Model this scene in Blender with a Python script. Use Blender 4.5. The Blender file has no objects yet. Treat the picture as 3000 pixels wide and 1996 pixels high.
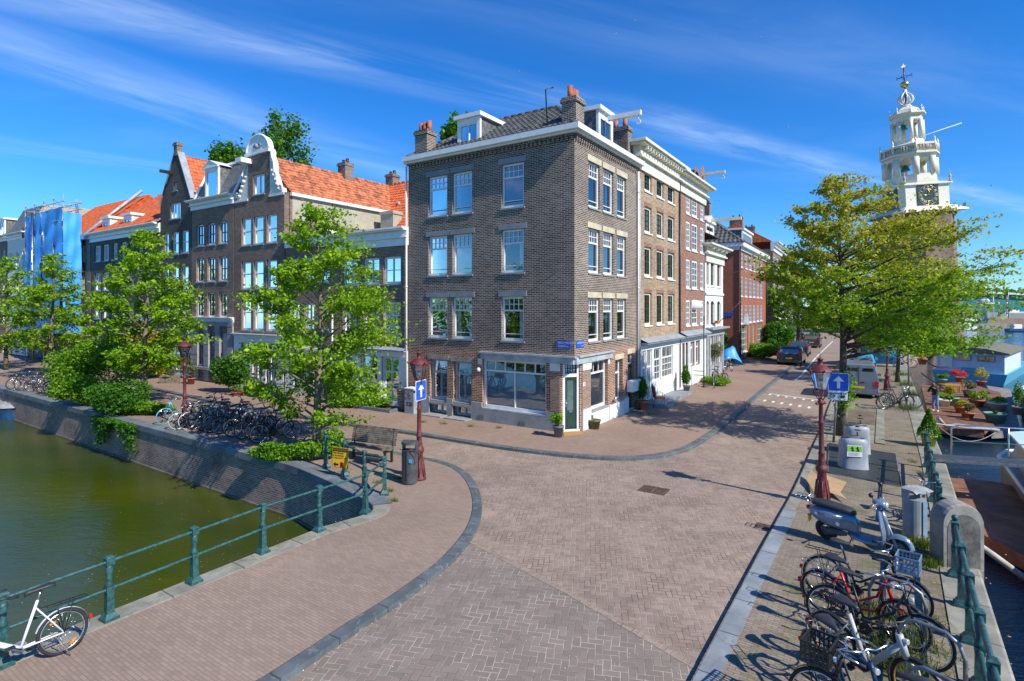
import bpy, math, random
import numpy as np
from mathutils import Vector, Matrix
R = math.radians
rnd = random.Random(7)
S = bpy.context.scene
COL = S.collection

# ---------------------------------------------------------------- camera, sky, sun, exposure
CAMZ, FOC, CX, HY = 4.9, 1627.0, 1500.0, 897.0
cam = bpy.data.cameras.new('camera'); camo = bpy.data.objects.new('camera', cam); COL.objects.link(camo)
camo.location = (0, 0, CAMZ); camo.rotation_euler = (R(90), 0, 0)
cam.sensor_width = 36; cam.lens = FOC / 3000 * 36; cam.shift_y = -101 / 3000
cam.clip_start = 0.1; cam.clip_end = 6000
S.camera = camo
SUN_EL, SUN_AZ = R(41), math.atan2(0.744, -0.668)
SUNV = Vector((math.sin(SUN_AZ) * math.cos(SUN_EL), math.cos(SUN_AZ) * math.cos(SUN_EL), math.sin(SUN_EL)))
sl = bpy.data.lights.new('sun', 'SUN'); slo = bpy.data.objects.new('sun', sl); COL.objects.link(slo)
sl.energy = 4.7; sl.angle = R(0.5); sl.color = (1.0, 0.94, 0.82)
slo.rotation_euler = SUNV.to_track_quat('Z', 'Y').to_euler()
S.view_settings.view_transform = 'Standard'; S.view_settings.look = 'None'
S.view_settings.exposure = 0.42; S.view_settings.gamma = 1.0
S.render.engine = 'CYCLES'
S.cycles.max_bounces = 6; S.cycles.transparent_max_bounces = 12; S.cycles.diffuse_bounces = 3
S.cycles.caustics_reflective = False; S.cycles.caustics_refractive = False

class NT:
    """small helper to write node trees"""
    def __init__(s, nt): s.nt = nt; s.n = nt.nodes; s.l = nt.links
    def new(s, t, **k):
        n = s.n.new(t)
        for a, b in k.items(): setattr(n, a, b)
        return n
    def set(s, sock, v):
        if isinstance(v, bpy.types.NodeSocket): s.l.new(v, sock)
        elif isinstance(v, (tuple, list)):
            v = tuple(v)
            if len(sock.default_value) == 4 and len(v) == 3: v = v + (1,)
            sock.default_value = v
        else: sock.default_value = v
    def m(s, op, a, b=None, c=None, clamp=False):
        n = s.new('ShaderNodeMath', operation=op); n.use_clamp = clamp
        s.set(n.inputs[0], a)
        if b is not None: s.set(n.inputs[1], b)
        if c is not None: s.set(n.inputs[2], c)
        return n.outputs[0]
    def vm(s, op, a, b=None):
        n = s.new('ShaderNodeVectorMath', operation=op); s.set(n.inputs[0], a)
        if b is not None: s.set(n.inputs[1], b)
        return n.outputs['Value'] if op in ('DOT_PRODUCT', 'LENGTH') else n.outputs[0]
    def mix(s, f, a, b, mode='MIX'):
        n = s.new('ShaderNodeMix', data_type='RGBA', blend_type=mode)
        s.set(n.inputs[0], f); s.set(n.inputs[6], a); s.set(n.inputs[7], b)
        return n.outputs[2]
    def noise(s, vec, scale, detail=3, rough=.55, dist=0):
        n = s.new('ShaderNodeTexNoise'); s.set(n.inputs['Vector'], vec); n.inputs['Scale'].default_value = scale
        n.inputs['Detail'].default_value = detail; n.inputs['Roughness'].default_value = rough; n.inputs['Distortion'].default_value = dist
        return n.outputs[0]
    def ramp(s, f, lo, hi, a=0, b=1):
        n = s.new('ShaderNodeMapRange'); n.clamp = True; n.interpolation_type = 'SMOOTHSTEP'
        s.set(n.inputs[0], f)
        for i, v in enumerate((lo, hi, a, b)): n.inputs[i + 1].default_value = v
        return n.outputs[0]
    def mapping(s, vec, loc=(0, 0, 0), rot=(0, 0, 0), sc=(1, 1, 1)):
        n = s.new('ShaderNodeMapping'); s.set(n.inputs[0], vec)
        n.inputs[1].default_value = loc; n.inputs[2].default_value = rot; n.inputs[3].default_value = sc
        return n.outputs[0]
    def bump(s, h, strength, dist):
        n = s.new('ShaderNodeBump'); n.inputs['Strength'].default_value = strength; n.inputs['Distance'].default_value = dist
        s.set(n.inputs['Height'], h); return n.outputs[0]

W = bpy.data.worlds.new('World'); S.world = W; W.use_nodes = True
t = NT(W.node_tree); t.n.clear()
sky = t.new('ShaderNodeTexSky', sky_type='NISHITA'); sky.sun_disc = False
sky.sun_elevation = SUN_EL; sky.sun_rotation = SUN_AZ
sky.air_density = 1.0; sky.dust_density = 0.1; sky.ozone_density = 5.0; sky.altitude = 0
hs = t.new('ShaderNodeHueSaturation'); t.set(hs.inputs['Color'], t.mix(1.0, sky.outputs[0], (.48, .77, .95), 'MULTIPLY'))
hs.inputs['Saturation'].default_value = 1.12; hs.inputs['Value'].default_value = 1.0; hs.inputs['Hue'].default_value = .51
# cirrus in a flat layer: direction projected on a plane overhead
tc = t.new('ShaderNodeTexCoord'); sp = t.new('ShaderNodeSeparateXYZ'); t.set(sp.inputs[0], tc.outputs['Generated'])
zc = t.m('MAXIMUM', sp.outputs[2], .04)
px_, py_ = t.m('DIVIDE', sp.outputs[0], zc), t.m('DIVIDE', sp.outputs[1], zc)
cb = t.new('ShaderNodeCombineXYZ'); t.set(cb.inputs[0], px_); t.set(cb.inputs[1], py_)
P0 = cb.outputs[0]
def band(ax, ay, bx, by, width, rot_amt, seed, strength):
    dx, dy = bx - ax, by - ay; L = math.hypot(dx, dy); nx, ny = -dy / L, dx / L
    wob = t.noise(t.mapping(P0, loc=(seed, seed, 0)), .55, 3)
    dist = t.m('ADD', t.m('ADD', t.m('MULTIPLY', px_, nx), t.m('MULTIPLY', py_, ny)), -(ax * nx + ay * ny))
    dist = t.m('ADD', dist, t.m('MULTIPLY', t.m('SUBTRACT', wob, .5), width * 1.1))
    g = t.ramp(t.m('ABSOLUTE', dist), 0, width, 1, 0)
    ang = math.atan2(dy, dx)
    mp = t.mapping(P0, loc=(seed, 0, 0), rot=(0, 0, -ang + rot_amt), sc=(.35, 3.2, 1))
    mp = t.new('ShaderNodeMapping', vector_type='TEXTURE')
    t.set(mp.inputs[0], P0); mp.inputs[1].default_value = (seed, 0, 0); mp.inputs[2].default_value = (0, 0, ang + rot_amt); mp.inputs[3].default_value = (2.6, .5, 1)
    st = t.noise(mp.outputs[0], 1.0, 6, .62, .6)
    return t.m('MULTIPLY', t.m('MULTIPLY', g, t.ramp(st, .3, .8)), strength)
c1 = band(-1.95, 2.1, -.80, 4.17, .5, .05, 3.1, .42)
c2 = band(.46, 2.9, 2.45, 4.05, .30, .05, 9.4, .6)
c3 = band(-3.4, 3.3, -1.2, 5.0, .4, .05, 5.2, .22)
c4 = band(.3, 1.9, 3.2, 2.9, .5, .1, 12.2, .12)
veil = t.m('MULTIPLY', t.ramp(t.noise(t.mapping(P0, rot=(0, 0, .7), sc=(.5, 1.2, 1)), .7, 5, .6, .5), .5, .9), .10)
cl = t.m('MAXIMUM', t.m('MAXIMUM', c1, c2), t.m('MAXIMUM', t.m('MAXIMUM', c3, c4), veil), clamp=True)
cl = t.m('MULTIPLY', cl, t.ramp(sp.outputs[2], 0.02, .12))
col = t.mix(cl, hs.outputs[0], (4.2, 5.2, 6.6))
bg = t.new('ShaderNodeBackground'); t.set(bg.inputs[0], col); bg.inputs[1].default_value = 0.15
out = t.new('ShaderNodeOutputWorld'); t.l.new(bg.outputs[0], out.inputs[0])

# ---------------------------------------------------------------- materials
M = {}
def mat_base(name):
    m = bpy.data.materials.new(name); m.use_nodes = True; t = NT(m.node_tree)
    b = t.n.get('Principled BSDF'); M[name] = m
    return m, t, b
def mat(name, c, rough=.6, var=.15, scale=3.0, metal=0.0, bump=0.0, c2=None, spec=None):
    m, t, b = mat_base(name)
    tc = t.new('ShaderNodeTexCoord')
    n = t.noise(tc.outputs['Object'], scale, 4, .6)
    c2 = c2 or tuple(x * (1 - var * 1.6) for x in c)
    ch = tuple(min(1, x * (1 + var)) for x in c)
    t.set(b.inputs['Base Color'], t.mix(t.ramp(n, .3, .7), c2, ch))
    b.inputs['Roughness'].default_value = rough; b.inputs['Metallic'].default_value = metal
    if spec is not None: b.inputs['Specular IOR Level'].default_value = spec
    if bump:
        n2 = t.noise(tc.outputs['Object'], scale * 6, 4, .6)
        t.set(b.inputs['Normal'], t.bump(n2, bump, .02))
    return m
def brick_mat(name, ca, cb_, cm, w=.22, h=.062, mort=.011, stain=.35, bump=.5, rot=0, rough=.85, big=.35, moss=None, offs=.5, low=None):
    m, t, b = mat_base(name)
    uv = t.new('ShaderNodeUVMap').outputs[0]
    v = t.mapping(uv, rot=(0, 0, rot)) if rot else uv
    br = t.new('ShaderNodeTexBrick'); t.set(br.inputs['Vector'], v); br.offset = offs
    br.inputs['Scale'].default_value = 1; br.inputs['Brick Width'].default_value = w; br.inputs['Row Height'].default_value = h
    br.inputs['Mortar Size'].default_value = mort; br.inputs['Mortar Smooth'].default_value = .2; br.inputs['Bias'].default_value = 0
    t.set(br.inputs['Color1'], ca); t.set(br.inputs['Color2'], cb_); t.set(br.inputs['Mortar'], cm)
    n1 = t.noise(uv, big, 5, .65); n2 = t.noise(uv, 5, 3)
    f = t.m('ADD', t.m('MULTIPLY', t.m('SUBTRACT', n1, .5), stain * 2.4), t.m('MULTIPLY', t.m('SUBTRACT', n2, .5), stain * .7))
    f = t.m('ADD', f, 1.0)
    cc = t.new('ShaderNodeCombineXYZ'); [t.set(cc.inputs[i], f) for i in range(3)]
    c = t.mix(1.0, br.outputs['Color'], cc.outputs[0], 'MULTIPLY')
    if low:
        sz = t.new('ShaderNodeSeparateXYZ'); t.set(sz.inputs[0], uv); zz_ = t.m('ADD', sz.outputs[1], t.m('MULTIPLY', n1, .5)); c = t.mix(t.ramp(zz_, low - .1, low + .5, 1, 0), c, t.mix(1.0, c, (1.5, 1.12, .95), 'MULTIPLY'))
    if moss:
        c = t.mix(t.m('MULTIPLY', t.ramp(t.noise(uv, moss[1], 5, .7), moss[2], moss[3]), moss[4]), c, moss[0])
    t.set(b.inputs['Base Color'], c); b.inputs['Roughness'].default_value = rough; b.inputs['Specular IOR Level'].default_value = .3
    t.set(b.inputs['Normal'], t.bump(t.m('ADD', t.m('SUBTRACT', 1, br.outputs['Fac']), t.m('MULTIPLY', n2, .4)), bump, .008))
    return m
def herring_mat(name, ca, cb_, cm, w=.105, rot=0, mort=.055, stain=.3, moss=None):
    m, t, b = mat_base(name)
    uv = t.new('ShaderNodeUVMap').outputs[0]
    mp = t.mapping(uv, rot=(0, 0, rot), sc=(1 / w, 1 / w, 1))
    wb = t.new('ShaderNodeTexNoise'); t.set(wb.inputs[0], mp); wb.inputs['Scale'].default_value = .22
    mp = t.vm('ADD', mp, t.vm('MULTIPLY', t.vm('SUBTRACT', wb.outputs['Color'], (.5, .5, .5)), (.55, .55, 0)))
    sp = t.new('ShaderNodeSeparateXYZ'); t.set(sp.inputs[0], mp); X, Y = sp.outputs[0], sp.outputs[1]
    fx, fy = t.m('FLOOR', X), t.m('FLOOR', Y); gx, gy = t.m('SUBTRACT', X, fx), t.m('SUBTRACT', Y, fy)
    k = t.m('FLOORED_MODULO', t.m('SUBTRACT', fx, fy), 4.0)
    k1 = t.m('COMPARE', k, 1.0, .1); k2 = t.m('COMPARE', k, 2.0, .1); ver = t.m('GREATER_THAN', k, 1.5)
    a = t.m('ADD', t.m('MULTIPLY', t.m('ADD', gx, k1), t.m('SUBTRACT', 1, ver)), t.m('MULTIPLY', t.m('ADD', gy, k2), ver))   # long axis 0..2
    s_ = t.m('ADD', t.m('MULTIPLY', gy, t.m('SUBTRACT', 1, ver)), t.m('MULTIPLY', gx, ver))
    d = t.m('MINIMUM', t.m('MINIMUM', a, t.m('SUBTRACT', 2, a)), t.m('MINIMUM', s_, t.m('SUBTRACT', 1, s_)))
    cc = t.new('ShaderNodeCombineXYZ'); t.set(cc.inputs[0], t.m('SUBTRACT', fx, k1)); t.set(cc.inputs[1], t.m('SUBTRACT', fy, k2)); t.set(cc.inputs[2], ver)
    wn = t.new('ShaderNodeTexWhiteNoise', noise_dimensions='3D'); t.set(wn.inputs[0], cc.outputs[0])
    c = t.mix(wn.outputs[0], ca, cb_)
    n1, n2 = t.noise(uv, .35, 5, .65), t.noise(uv, 9, 4, .7)
    f = t.m('ADD', t.m('ADD', t.m('MULTIPLY', t.m('SUBTRACT', n1, .5), stain * 2), t.m('MULTIPLY', t.m('SUBTRACT', n2, .5), stain * 1.2)), 1.0)
    c3 = t.new('ShaderNodeCombineXYZ'); [t.set(c3.inputs[i], f) for i in range(3)]
    c = t.mix(1.0, c, c3.outputs[0], 'MULTIPLY')
    jl = t.noise(uv, 1.3, 4, .7)
    c = t.mix(t.m('MULTIPLY', t.ramp(t.noise(t.mapping(uv, rot=(0, 0, .6), sc=(.5, 1.6, 1)), .5, 5, .7, .8), .45, .75), .32), c, (.10, .08, .07))
    cmj = t.mix(t.ramp(jl, .38, .62), cm, tuple(x * .35 for x in cm))
    j = t.ramp(d, mort * .5, mort * 1.9, 1, 0)
    c = t.mix(j, c, cmj)
    if moss: c = t.mix(t.m('MULTIPLY', t.ramp(t.noise(uv, moss[1], 5, .7), moss[2], moss[3]), moss[4]), c, moss[0])
    t.set(b.inputs['Base Color'], c); b.inputs['Roughness'].default_value = .8; b.inputs['Specular IOR Level'].default_value = .35
    t.set(b.inputs['Normal'], t.bump(t.m('ADD', t.m('SUBTRACT', 1, j), t.m('MULTIPLY', n2, .5)), .6, .006))
    return m
def stone_mat(name, c, var=.3, rough=.75, joint=0, blotch=None, bump=.3, scale=1.6):
    m, t, b = mat_base(name)
    uv = t.new('ShaderNodeUVMap').outputs[0]
    n1, n2 = t.noise(uv, scale, 6, .65), t.noise(uv, scale * 14, 4, .6)
    lo, hi = tuple(x * (1 - var) for x in c), tuple(min(1, x * (1 + var)) for x in c)
    cc = t.mix(t.ramp(n1, .3, .72), lo, hi); cc = t.mix(t.m('MULTIPLY', n2, .25), cc, tuple(x * .5 for x in c))
    if blotch: cc = t.mix(t.m('MULTIPLY', t.ramp(t.noise(uv, scale * 2.3, 6, .75, 1.2), .52, .66), blotch[1]), cc, blotch[0])
    if joint:
        sp = t.new('ShaderNodeSeparateXYZ'); t.set(sp.inputs[0], uv)
        fr = t.m('FLOORED_MODULO', sp.outputs[0], joint)
        cc = t.mix(t.m('MULTIPLY', t.m('LESS_THAN', fr, .025), .75), cc, (.03, .03, .028))
    t.set(b.inputs['Base Color'], cc); b.inputs['Roughness'].default_value = rough
    t.set(b.inputs['Normal'], t.bump(t.m('ADD', n1, t.m('MULTIPLY', n2, .3)), bump, .01))
    return m
def leaf_mat(name, cs, rough=.5, trans=.42):
    """foliage: every leaf picks its own hue from a tone value stored per leaf"""
    m, t, b = mat_base(name)
    at = t.new('ShaderNodeAttribute'); at.attribute_name = 'tone'
    r = t.new('ShaderNodeValToRGB'); t.set(r.inputs[0], at.outputs['Fac'])
    el = r.color_ramp.elements
    while len(el) < len(cs): el.new(.5)
    for i, c in enumerate(cs): el[i].position = i / (len(cs) - 1); el[i].color = (*c, 1)
    t.set(b.inputs['Base Color'], r.outputs[0]); b.inputs['Roughness'].default_value = rough; b.inputs['Specular IOR Level'].default_value = .25
    tr = t.new('ShaderNodeBsdfTranslucent'); t.set(tr.inputs[0], t.mix(1.0, r.outputs[0], (1.25, 1.2, .45), 'MULTIPLY'))
    mx = t.new('ShaderNodeMixShader'); mx.inputs[0].default_value = trans
    t.l.new(b.outputs[0], mx.inputs[1]); t.l.new(tr.outputs[0], mx.inputs[2]); t.l.new(mx.outputs[0], t.n['Material Output'].inputs[0])
    return m
def glass_mat(name, inner, refl=.18, see=True, tint=(.9, .95, .95)):
    m, t, b = mat_base(name)
    tc = t.new('ShaderNodeTexCoord')
    g = t.new('ShaderNodeBsdfGlossy'); g.inputs['Roughness'].default_value = .02; t.set(g.inputs[0], (.95, .97, 1))
    nn = t.noise(tc.outputs['Object'], .9, 2); t.set(g.inputs['Normal'], t.bump(nn, .12, .05))
    fr = t.new('ShaderNodeFresnel'); fr.inputs[0].default_value = 1.5
    f = t.m('ADD', t.m('MULTIPLY', fr.outputs[0], 1.3), refl, clamp=True)
    if see:
        a = t.new('ShaderNodeBsdfTransparent'); t.set(a.inputs[0], tint)
    else:
        oi = t.new('ShaderNodeObjectInfo')
        a = t.new('ShaderNodeBsdfDiffuse'); t.set(a.inputs[0], t.mix(t.ramp(oi.outputs['Random'], .55, .95), inner, (.16, .16, .15)))
    mx = t.new('ShaderNodeMixShader'); t.set(mx.inputs[0], f)
    t.l.new(a.outputs[0], mx.inputs[1]); t.l.new(g.outputs[0], mx.inputs[2]); t.l.new(mx.outputs[0], t.n['Material Output'].inputs[0])
    return m
def water_mat(name, c, scale, bump, c2, ior):
    m, t, b = mat_base(name)
    tc = t.new('ShaderNodeTexCoord'); v = t.mapping(tc.outputs['Object'], rot=(0, 0, R(35)), sc=(1, 2.2, 1))
    n1, n2 = t.noise(v, scale, 4, .6, .4), t.noise(v, scale * 6, 3, .6)
    t.set(b.inputs['Base Color'], t.mix(t.ramp(t.noise(v, .12, 4), .35, .7), c, c2))
    b.inputs['Roughness'].default_value = .04; b.inputs['IOR'].default_value = ior; b.inputs['Specular IOR Level'].default_value = .5
    t.set(b.inputs['Normal'], t.bump(t.m('ADD', n1, t.m('MULTIPLY', n2, .35)), bump, .12))
    return m
ANG = math.atan2(1, .66)                      # direction of the quay and of the bridge
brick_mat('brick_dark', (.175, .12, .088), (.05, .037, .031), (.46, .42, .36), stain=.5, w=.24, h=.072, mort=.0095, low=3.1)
brick_mat('brick_brown', (.235, .135, .095), (.085, .052, .04), (.34, .28, .23), stain=.45, h=.07)
brick_mat('brick_ochre', (.40, .26, .15), (.17, .105, .065), (.42, .36, .27), stain=.35, h=.07)
brick_mat('brick_redbrown', (.32, .13, .075), (.14, .06, .04), (.34, .25, .2), stain=.35, h=.07)
brick_mat('brick_red', (.46, .13, .06), (.30, .085, .045), (.2, .12, .09), stain=.25)
brick_mat('brick_black', (.10, .075, .062), (.035, .03, .028), (.16, .145, .13), stain=.4, h=.07)
brick_mat('brick_quay', (.33, .215, .165), (.16, .11, .09), (.44, .38, .32), stain=.6, big=.8, h=.07, moss=((.02, .02, .015), .9, .5, .75, .7))
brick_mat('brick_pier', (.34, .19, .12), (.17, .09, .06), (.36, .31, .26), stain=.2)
herring_mat('paving_road', (.33, .245, .19), (.25, .185, .145), (.36, .31, .25), w=.1, rot=R(8), mort=.06, stain=.42)
herring_mat('paving_bridge', (.25, .2, .163), (.2, .16, .132), (.46, .42, .34), w=.115, rot=R(11), mort=.042, stain=.22)
brick_mat('paving_walk', (.315, .23, .175), (.26, .188, .145), (.21, .165, .13), w=.17, h=.056, mort=.006, rot=-ANG + R(90), stain=.25, bump=.4)
brick_mat('paving_corner', (.34, .235, .178), (.27, .185, .142), (.2, .155, .12), w=.17, h=.056, mort=.006, rot=R(33), stain=.25, bump=.4)
brick_mat('paving_quay', (.29, .235, .18), (.2, .165, .13), (.15, .13, .095), w=.17, h=.058, mort=.008, rot=-ANG + R(90), stain=.35, bump=.4, moss=((.10, .115, .035), 1.3, .5, .66, .75))
stone_mat('kerb_stone', (.10, .12, .13), .3, joint=1.0, blotch=((.34, .35, .34), .45))
stone_mat('kerb_pale', (.25, .28, .30), .25, joint=1.1, blotch=((.13, .15, .16), .6))
stone_mat('coping_stone', (.27, .26, .21), .35, joint=1.25, blotch=((.12, .13, .08), .6))
stone_mat('coping_blue', (.15, .175, .19), .3, joint=1.3, blotch=((.3, .3, .28), .4))
stone_mat('concrete', (.30, .28, .24), .3, blotch=((.10, .09, .08), .6))
stone_mat('plinth', (.30, .31, .31), .2, blotch=((.16, .16, .16), .5))
stone_mat('plaster_white', (.74, .73, .68), .1, blotch=((.42, .42, .38), .3), bump=.1)
stone_mat('plaster_house', (.82, .81, .76), .05, blotch=((.7, .68, .62), .3), bump=.05)
stone_mat('plaster_beige', (.42, .39, .30), .15, blotch=((.27, .25, .2), .5), bump=.1)
stone_mat('sandstone', (.56, .50, .36), .2, blotch=((.3, .28, .22), .4), bump=.1)
stone_mat('bluestone', (.24, .26, .28), .2, bump=.1)
stone_mat('soil', (.17, .13, .085), .35, blotch=((.09, .12, .03), .7), bump=.6)
mat('white_paint', (.78, .79, .78), .35, .05); mat('cream_paint', (.74, .70, .56), .45, .08)
mat('grey_paint', (.36, .38, .39), .45, .1); mat('dark_green_paint', (.02, .055, .045), .3, .15)
mat('rail_green', (.028, .10, .098), .4, .25, scale=16, c2=(.012, .05, .05), bump=.25); mat('maroon', (.15, .028, .028), .45, .25, scale=22, c2=(.06, .014, .015), bump=.4)
mat('black_metal', (.018, .019, .021), .4, .2); mat('rubber', (.022, .022, .023), .75, .2); mat('chrome', (.62, .63, .64), .25, .05, metal=1)
mat('steel', (.24, .255, .27), .42, .2, metal=.5, scale=9); mat('bin_grey', (.065, .07, .078), .45, .25, scale=5)
mat('container_grey', (.30, .325, .35), .4, .12, scale=2); mat('zinc', (.40, .44, .47), .45, .15)
mat('red_door', (.42, .05, .02), .35, .1); mat('red_paint', (.62, .015, .02), .3, .05); mat('blue_frame', (.015, .04, .13), .3, .1); mat('lightblue_paint', (.09, .36, .62), .35, .1)
mat('pot_clay', (.45, .15, .08), .8, .15); mat('pot_orange', (.42, .12, .055), .8, .2); mat('pot_olive', (.13, .14, .06), .5, .2); mat('pot_grey', (.16, .17, .19), .6, .15)
mat('pot_lime', (.42, .50, .03), .5, .1); mat('pot_teal', (.16, .36, .32), .5, .1); mat('blue_pot', (.02, .07, .3), .4, .1); mat('yellow_paint', (.72, .48, .03), .5, .1)
mat('sign_blue', (.015, .10, .55), .35, .04); mat('sign_yellow', (.90, .50, .03), .45, .05); mat('sign_white', (.80, .81, .80), .4, .03); mat('ink_black', (.01, .01, .01), .5, .05)
mat('sign_green', (.22, .55, .04), .45, .05); mat('orange', (.78, .13, .01), .5, .08); mat('reflector', (.8, .26, .01), .25, .05); mat('tail_red', (.55, .01, .015), .2, .05)
mat('wood_grey', (.20, .165, .13), .75, .3, scale=7, c2=(.085, .068, .055)); mat('wood_brown', (.21, .10, .055), .7, .3, scale=5); mat('wood_honey', (.42, .20, .06), .5, .2)
mat('cardboard', (.50, .33, .17), .85, .08); mat('doormat', (.45, .24, .08), .95, .2, scale=30); mat('bark', (.17, .14, .10), .9, .3, scale=8, bump=.8, c2=(.07, .055, .04)); mat('bark_dark', (.085, .07, .055), .95, .35, scale=8, bump=1)
mat('bark_pale', (.20, .17, .11), .85, .25, scale=9, bump=.6)
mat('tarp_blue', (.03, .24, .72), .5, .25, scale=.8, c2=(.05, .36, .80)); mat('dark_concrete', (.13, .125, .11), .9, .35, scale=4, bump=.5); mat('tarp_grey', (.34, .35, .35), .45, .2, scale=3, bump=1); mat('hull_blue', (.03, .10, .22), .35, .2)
mat('car_black', (.02, .021, .025), .18, .05, spec=.8); mat('car_grey', (.09, .095, .10), .2, .05, metal=.4); mat('car_silver', (.22, .24, .28), .28, .05, metal=.35); mat('car_blue', (.05, .36, .68), .22, .05); mat('car_white', (.76, .78, .80), .25, .04)
mat('scooter_blue', (.20, .27, .36), .22, .06, metal=.35); mat('leather', (.035, .035, .04), .5, .25); mat('headlight', (.7, .72, .74), .1, .05, metal=.5)
mat('crate_blue', (.16, .25, .34), .5, .1); mat('crate_black', (.02, .022, .022), .5, .1); mat('ebike_grey', (.46, .47, .43), .4, .06); mat('blue_scarf', (.05, .25, .6), .7, .1)
mat('hull_cyan', (.07, .33, .52), .45, .3, scale=2, c2=(.12, .36, .46)); mat('cabin_white', (.58, .66, .80), .5, .06); mat('roof_olive', (.18, .17, .11), .8, .15); mat('boat_roof', (.55, .70, .68), .35, .06); mat('hull_grey', (.23, .25, .27), .4, .2, scale=2); mat('boat_red', (.32, .05, .06), .5, .15); stone_mat('rust', (.24, .105, .06), .4, blotch=((.07, .055, .045), .8), scale=.9)
mat('jeans', (.16, .27, .47), .8, .1); mat('black_cloth', (.02, .02, .024), .85, .1); mat('skin', (.52, .32, .22), .55, .05); mat('hair', (.16, .07, .03), .6, .2); mat('white_cloth', (.7, .7, .7), .8, .05)
mat('clock_face', (.02, .05, .055), .4, .1); mat('gold', (.85, .55, .12), .3, .05, metal=1); mat('copper_green', (.02, .20, .215), .5, .15, scale=.05); mat('curtain', (.66, .68, .66), .9, .08, scale=8); mat('blind', (.60, .62, .62), .6, .05)
mat('curtain_blue', (.42, .58, .62), .9, .1); mat('interior', (.09, .085, .075), .9, .3); mat('white_line', (.72, .72, .70), .7, .12, scale=12); mat('solar', (.01, .012, .03), .2, .2); mat('slate', (.14, .145, .15), .6, .35, scale=7); mat('lead', (.30, .33, .36), .5, .15)
mat('tile_orange', (.60, .14, .04), .75, .2, scale=3.5, c2=(.36, .075, .03)); mat('tile_weathered', (.52, .17, .07), .85, .3, scale=2.6, c2=(.20, .07, .04)); mat('tile_dark', (.10, .10, .095), .6, .35, scale=3, c2=(.05, .05, .048))
mat('rope', (.34, .32, .27), .9, .1); mat('hose', (.42, .42, .39), .6, .15); mat('petal', (.72, .68, .58), .8, .1); mat('dead_leaf', (.45, .30, .12), .8, .2)
mat('hill', (.08, .14, .04), .95, .4, scale=.05); mat('grating', (.055, .06, .062), .55, .25, scale=20); mat('iron_rust', (.13, .075, .045), .8, .3, scale=9); mat('violet_paint', (.06, .035, .15), .4, .1)
mat('deck_grey', (.24, .22, .2), .85, .2, scale=2); mat('blue_mural', (.02, .16, .36), .5, .45, scale=1.2, c2=(.04, .30, .55)); mat('terracotta_tint', (.5, .2, .1), .7, .1)
glass_mat('glass', (.02, .02, .02), .16, True); glass_mat('glass_dark', (.022, .024, .026), .17, False); glass_mat('car_glass', (.01, .01, .012), .10, False); glass_mat('lamp_glass', (0, 0, 0), .14, True, (.86, .88, .9)); glass_mat('frosted', (.10, .15, .14), .05, False)
water_mat('water_canal', (.034, .05, .003), 1.6, .13, (.062, .07, .004), 1.42); water_mat('water_open', (.006, .020, .032), 1.1, .42, (.01, .028, .04), 1.33)
leaf_mat('leaf_elm', [(.08, .19, .012), (.16, .32, .015), (.30, .48, .018), (.46, .60, .03)])
leaf_mat('leaf_seed', [(.20, .32, .015), (.34, .42, .025), (.46, .40, .08), (.46, .30, .10)])
leaf_mat('leaf_poplar', [(.04, .13, .012), (.08, .22, .015), (.15, .32, .02)], trans=.3)
leaf_mat('leaf_dark', [(.03, .11, .012), (.06, .19, .015), (.11, .28, .02)]); leaf_mat('leaf_bright', [(.08, .2, .01), (.16, .34, .015), (.28, .45, .03)])
leaf_mat('leaf_yellow', [(.30, .30, .015), (.48, .42, .02), (.58, .48, .03)]); leaf_mat('leaf_olive', [(.10, .13, .06), (.17, .2, .1), (.24, .27, .15)]); leaf_mat('petal_red', [(.6, .03, .02), (.7, .06, .04), (.72, .1, .06)])
leaf_mat('leaf_grass', [(.05, .12, .01), (.12, .2, .02), (.25, .24, .06)], trans=.3)

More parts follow.
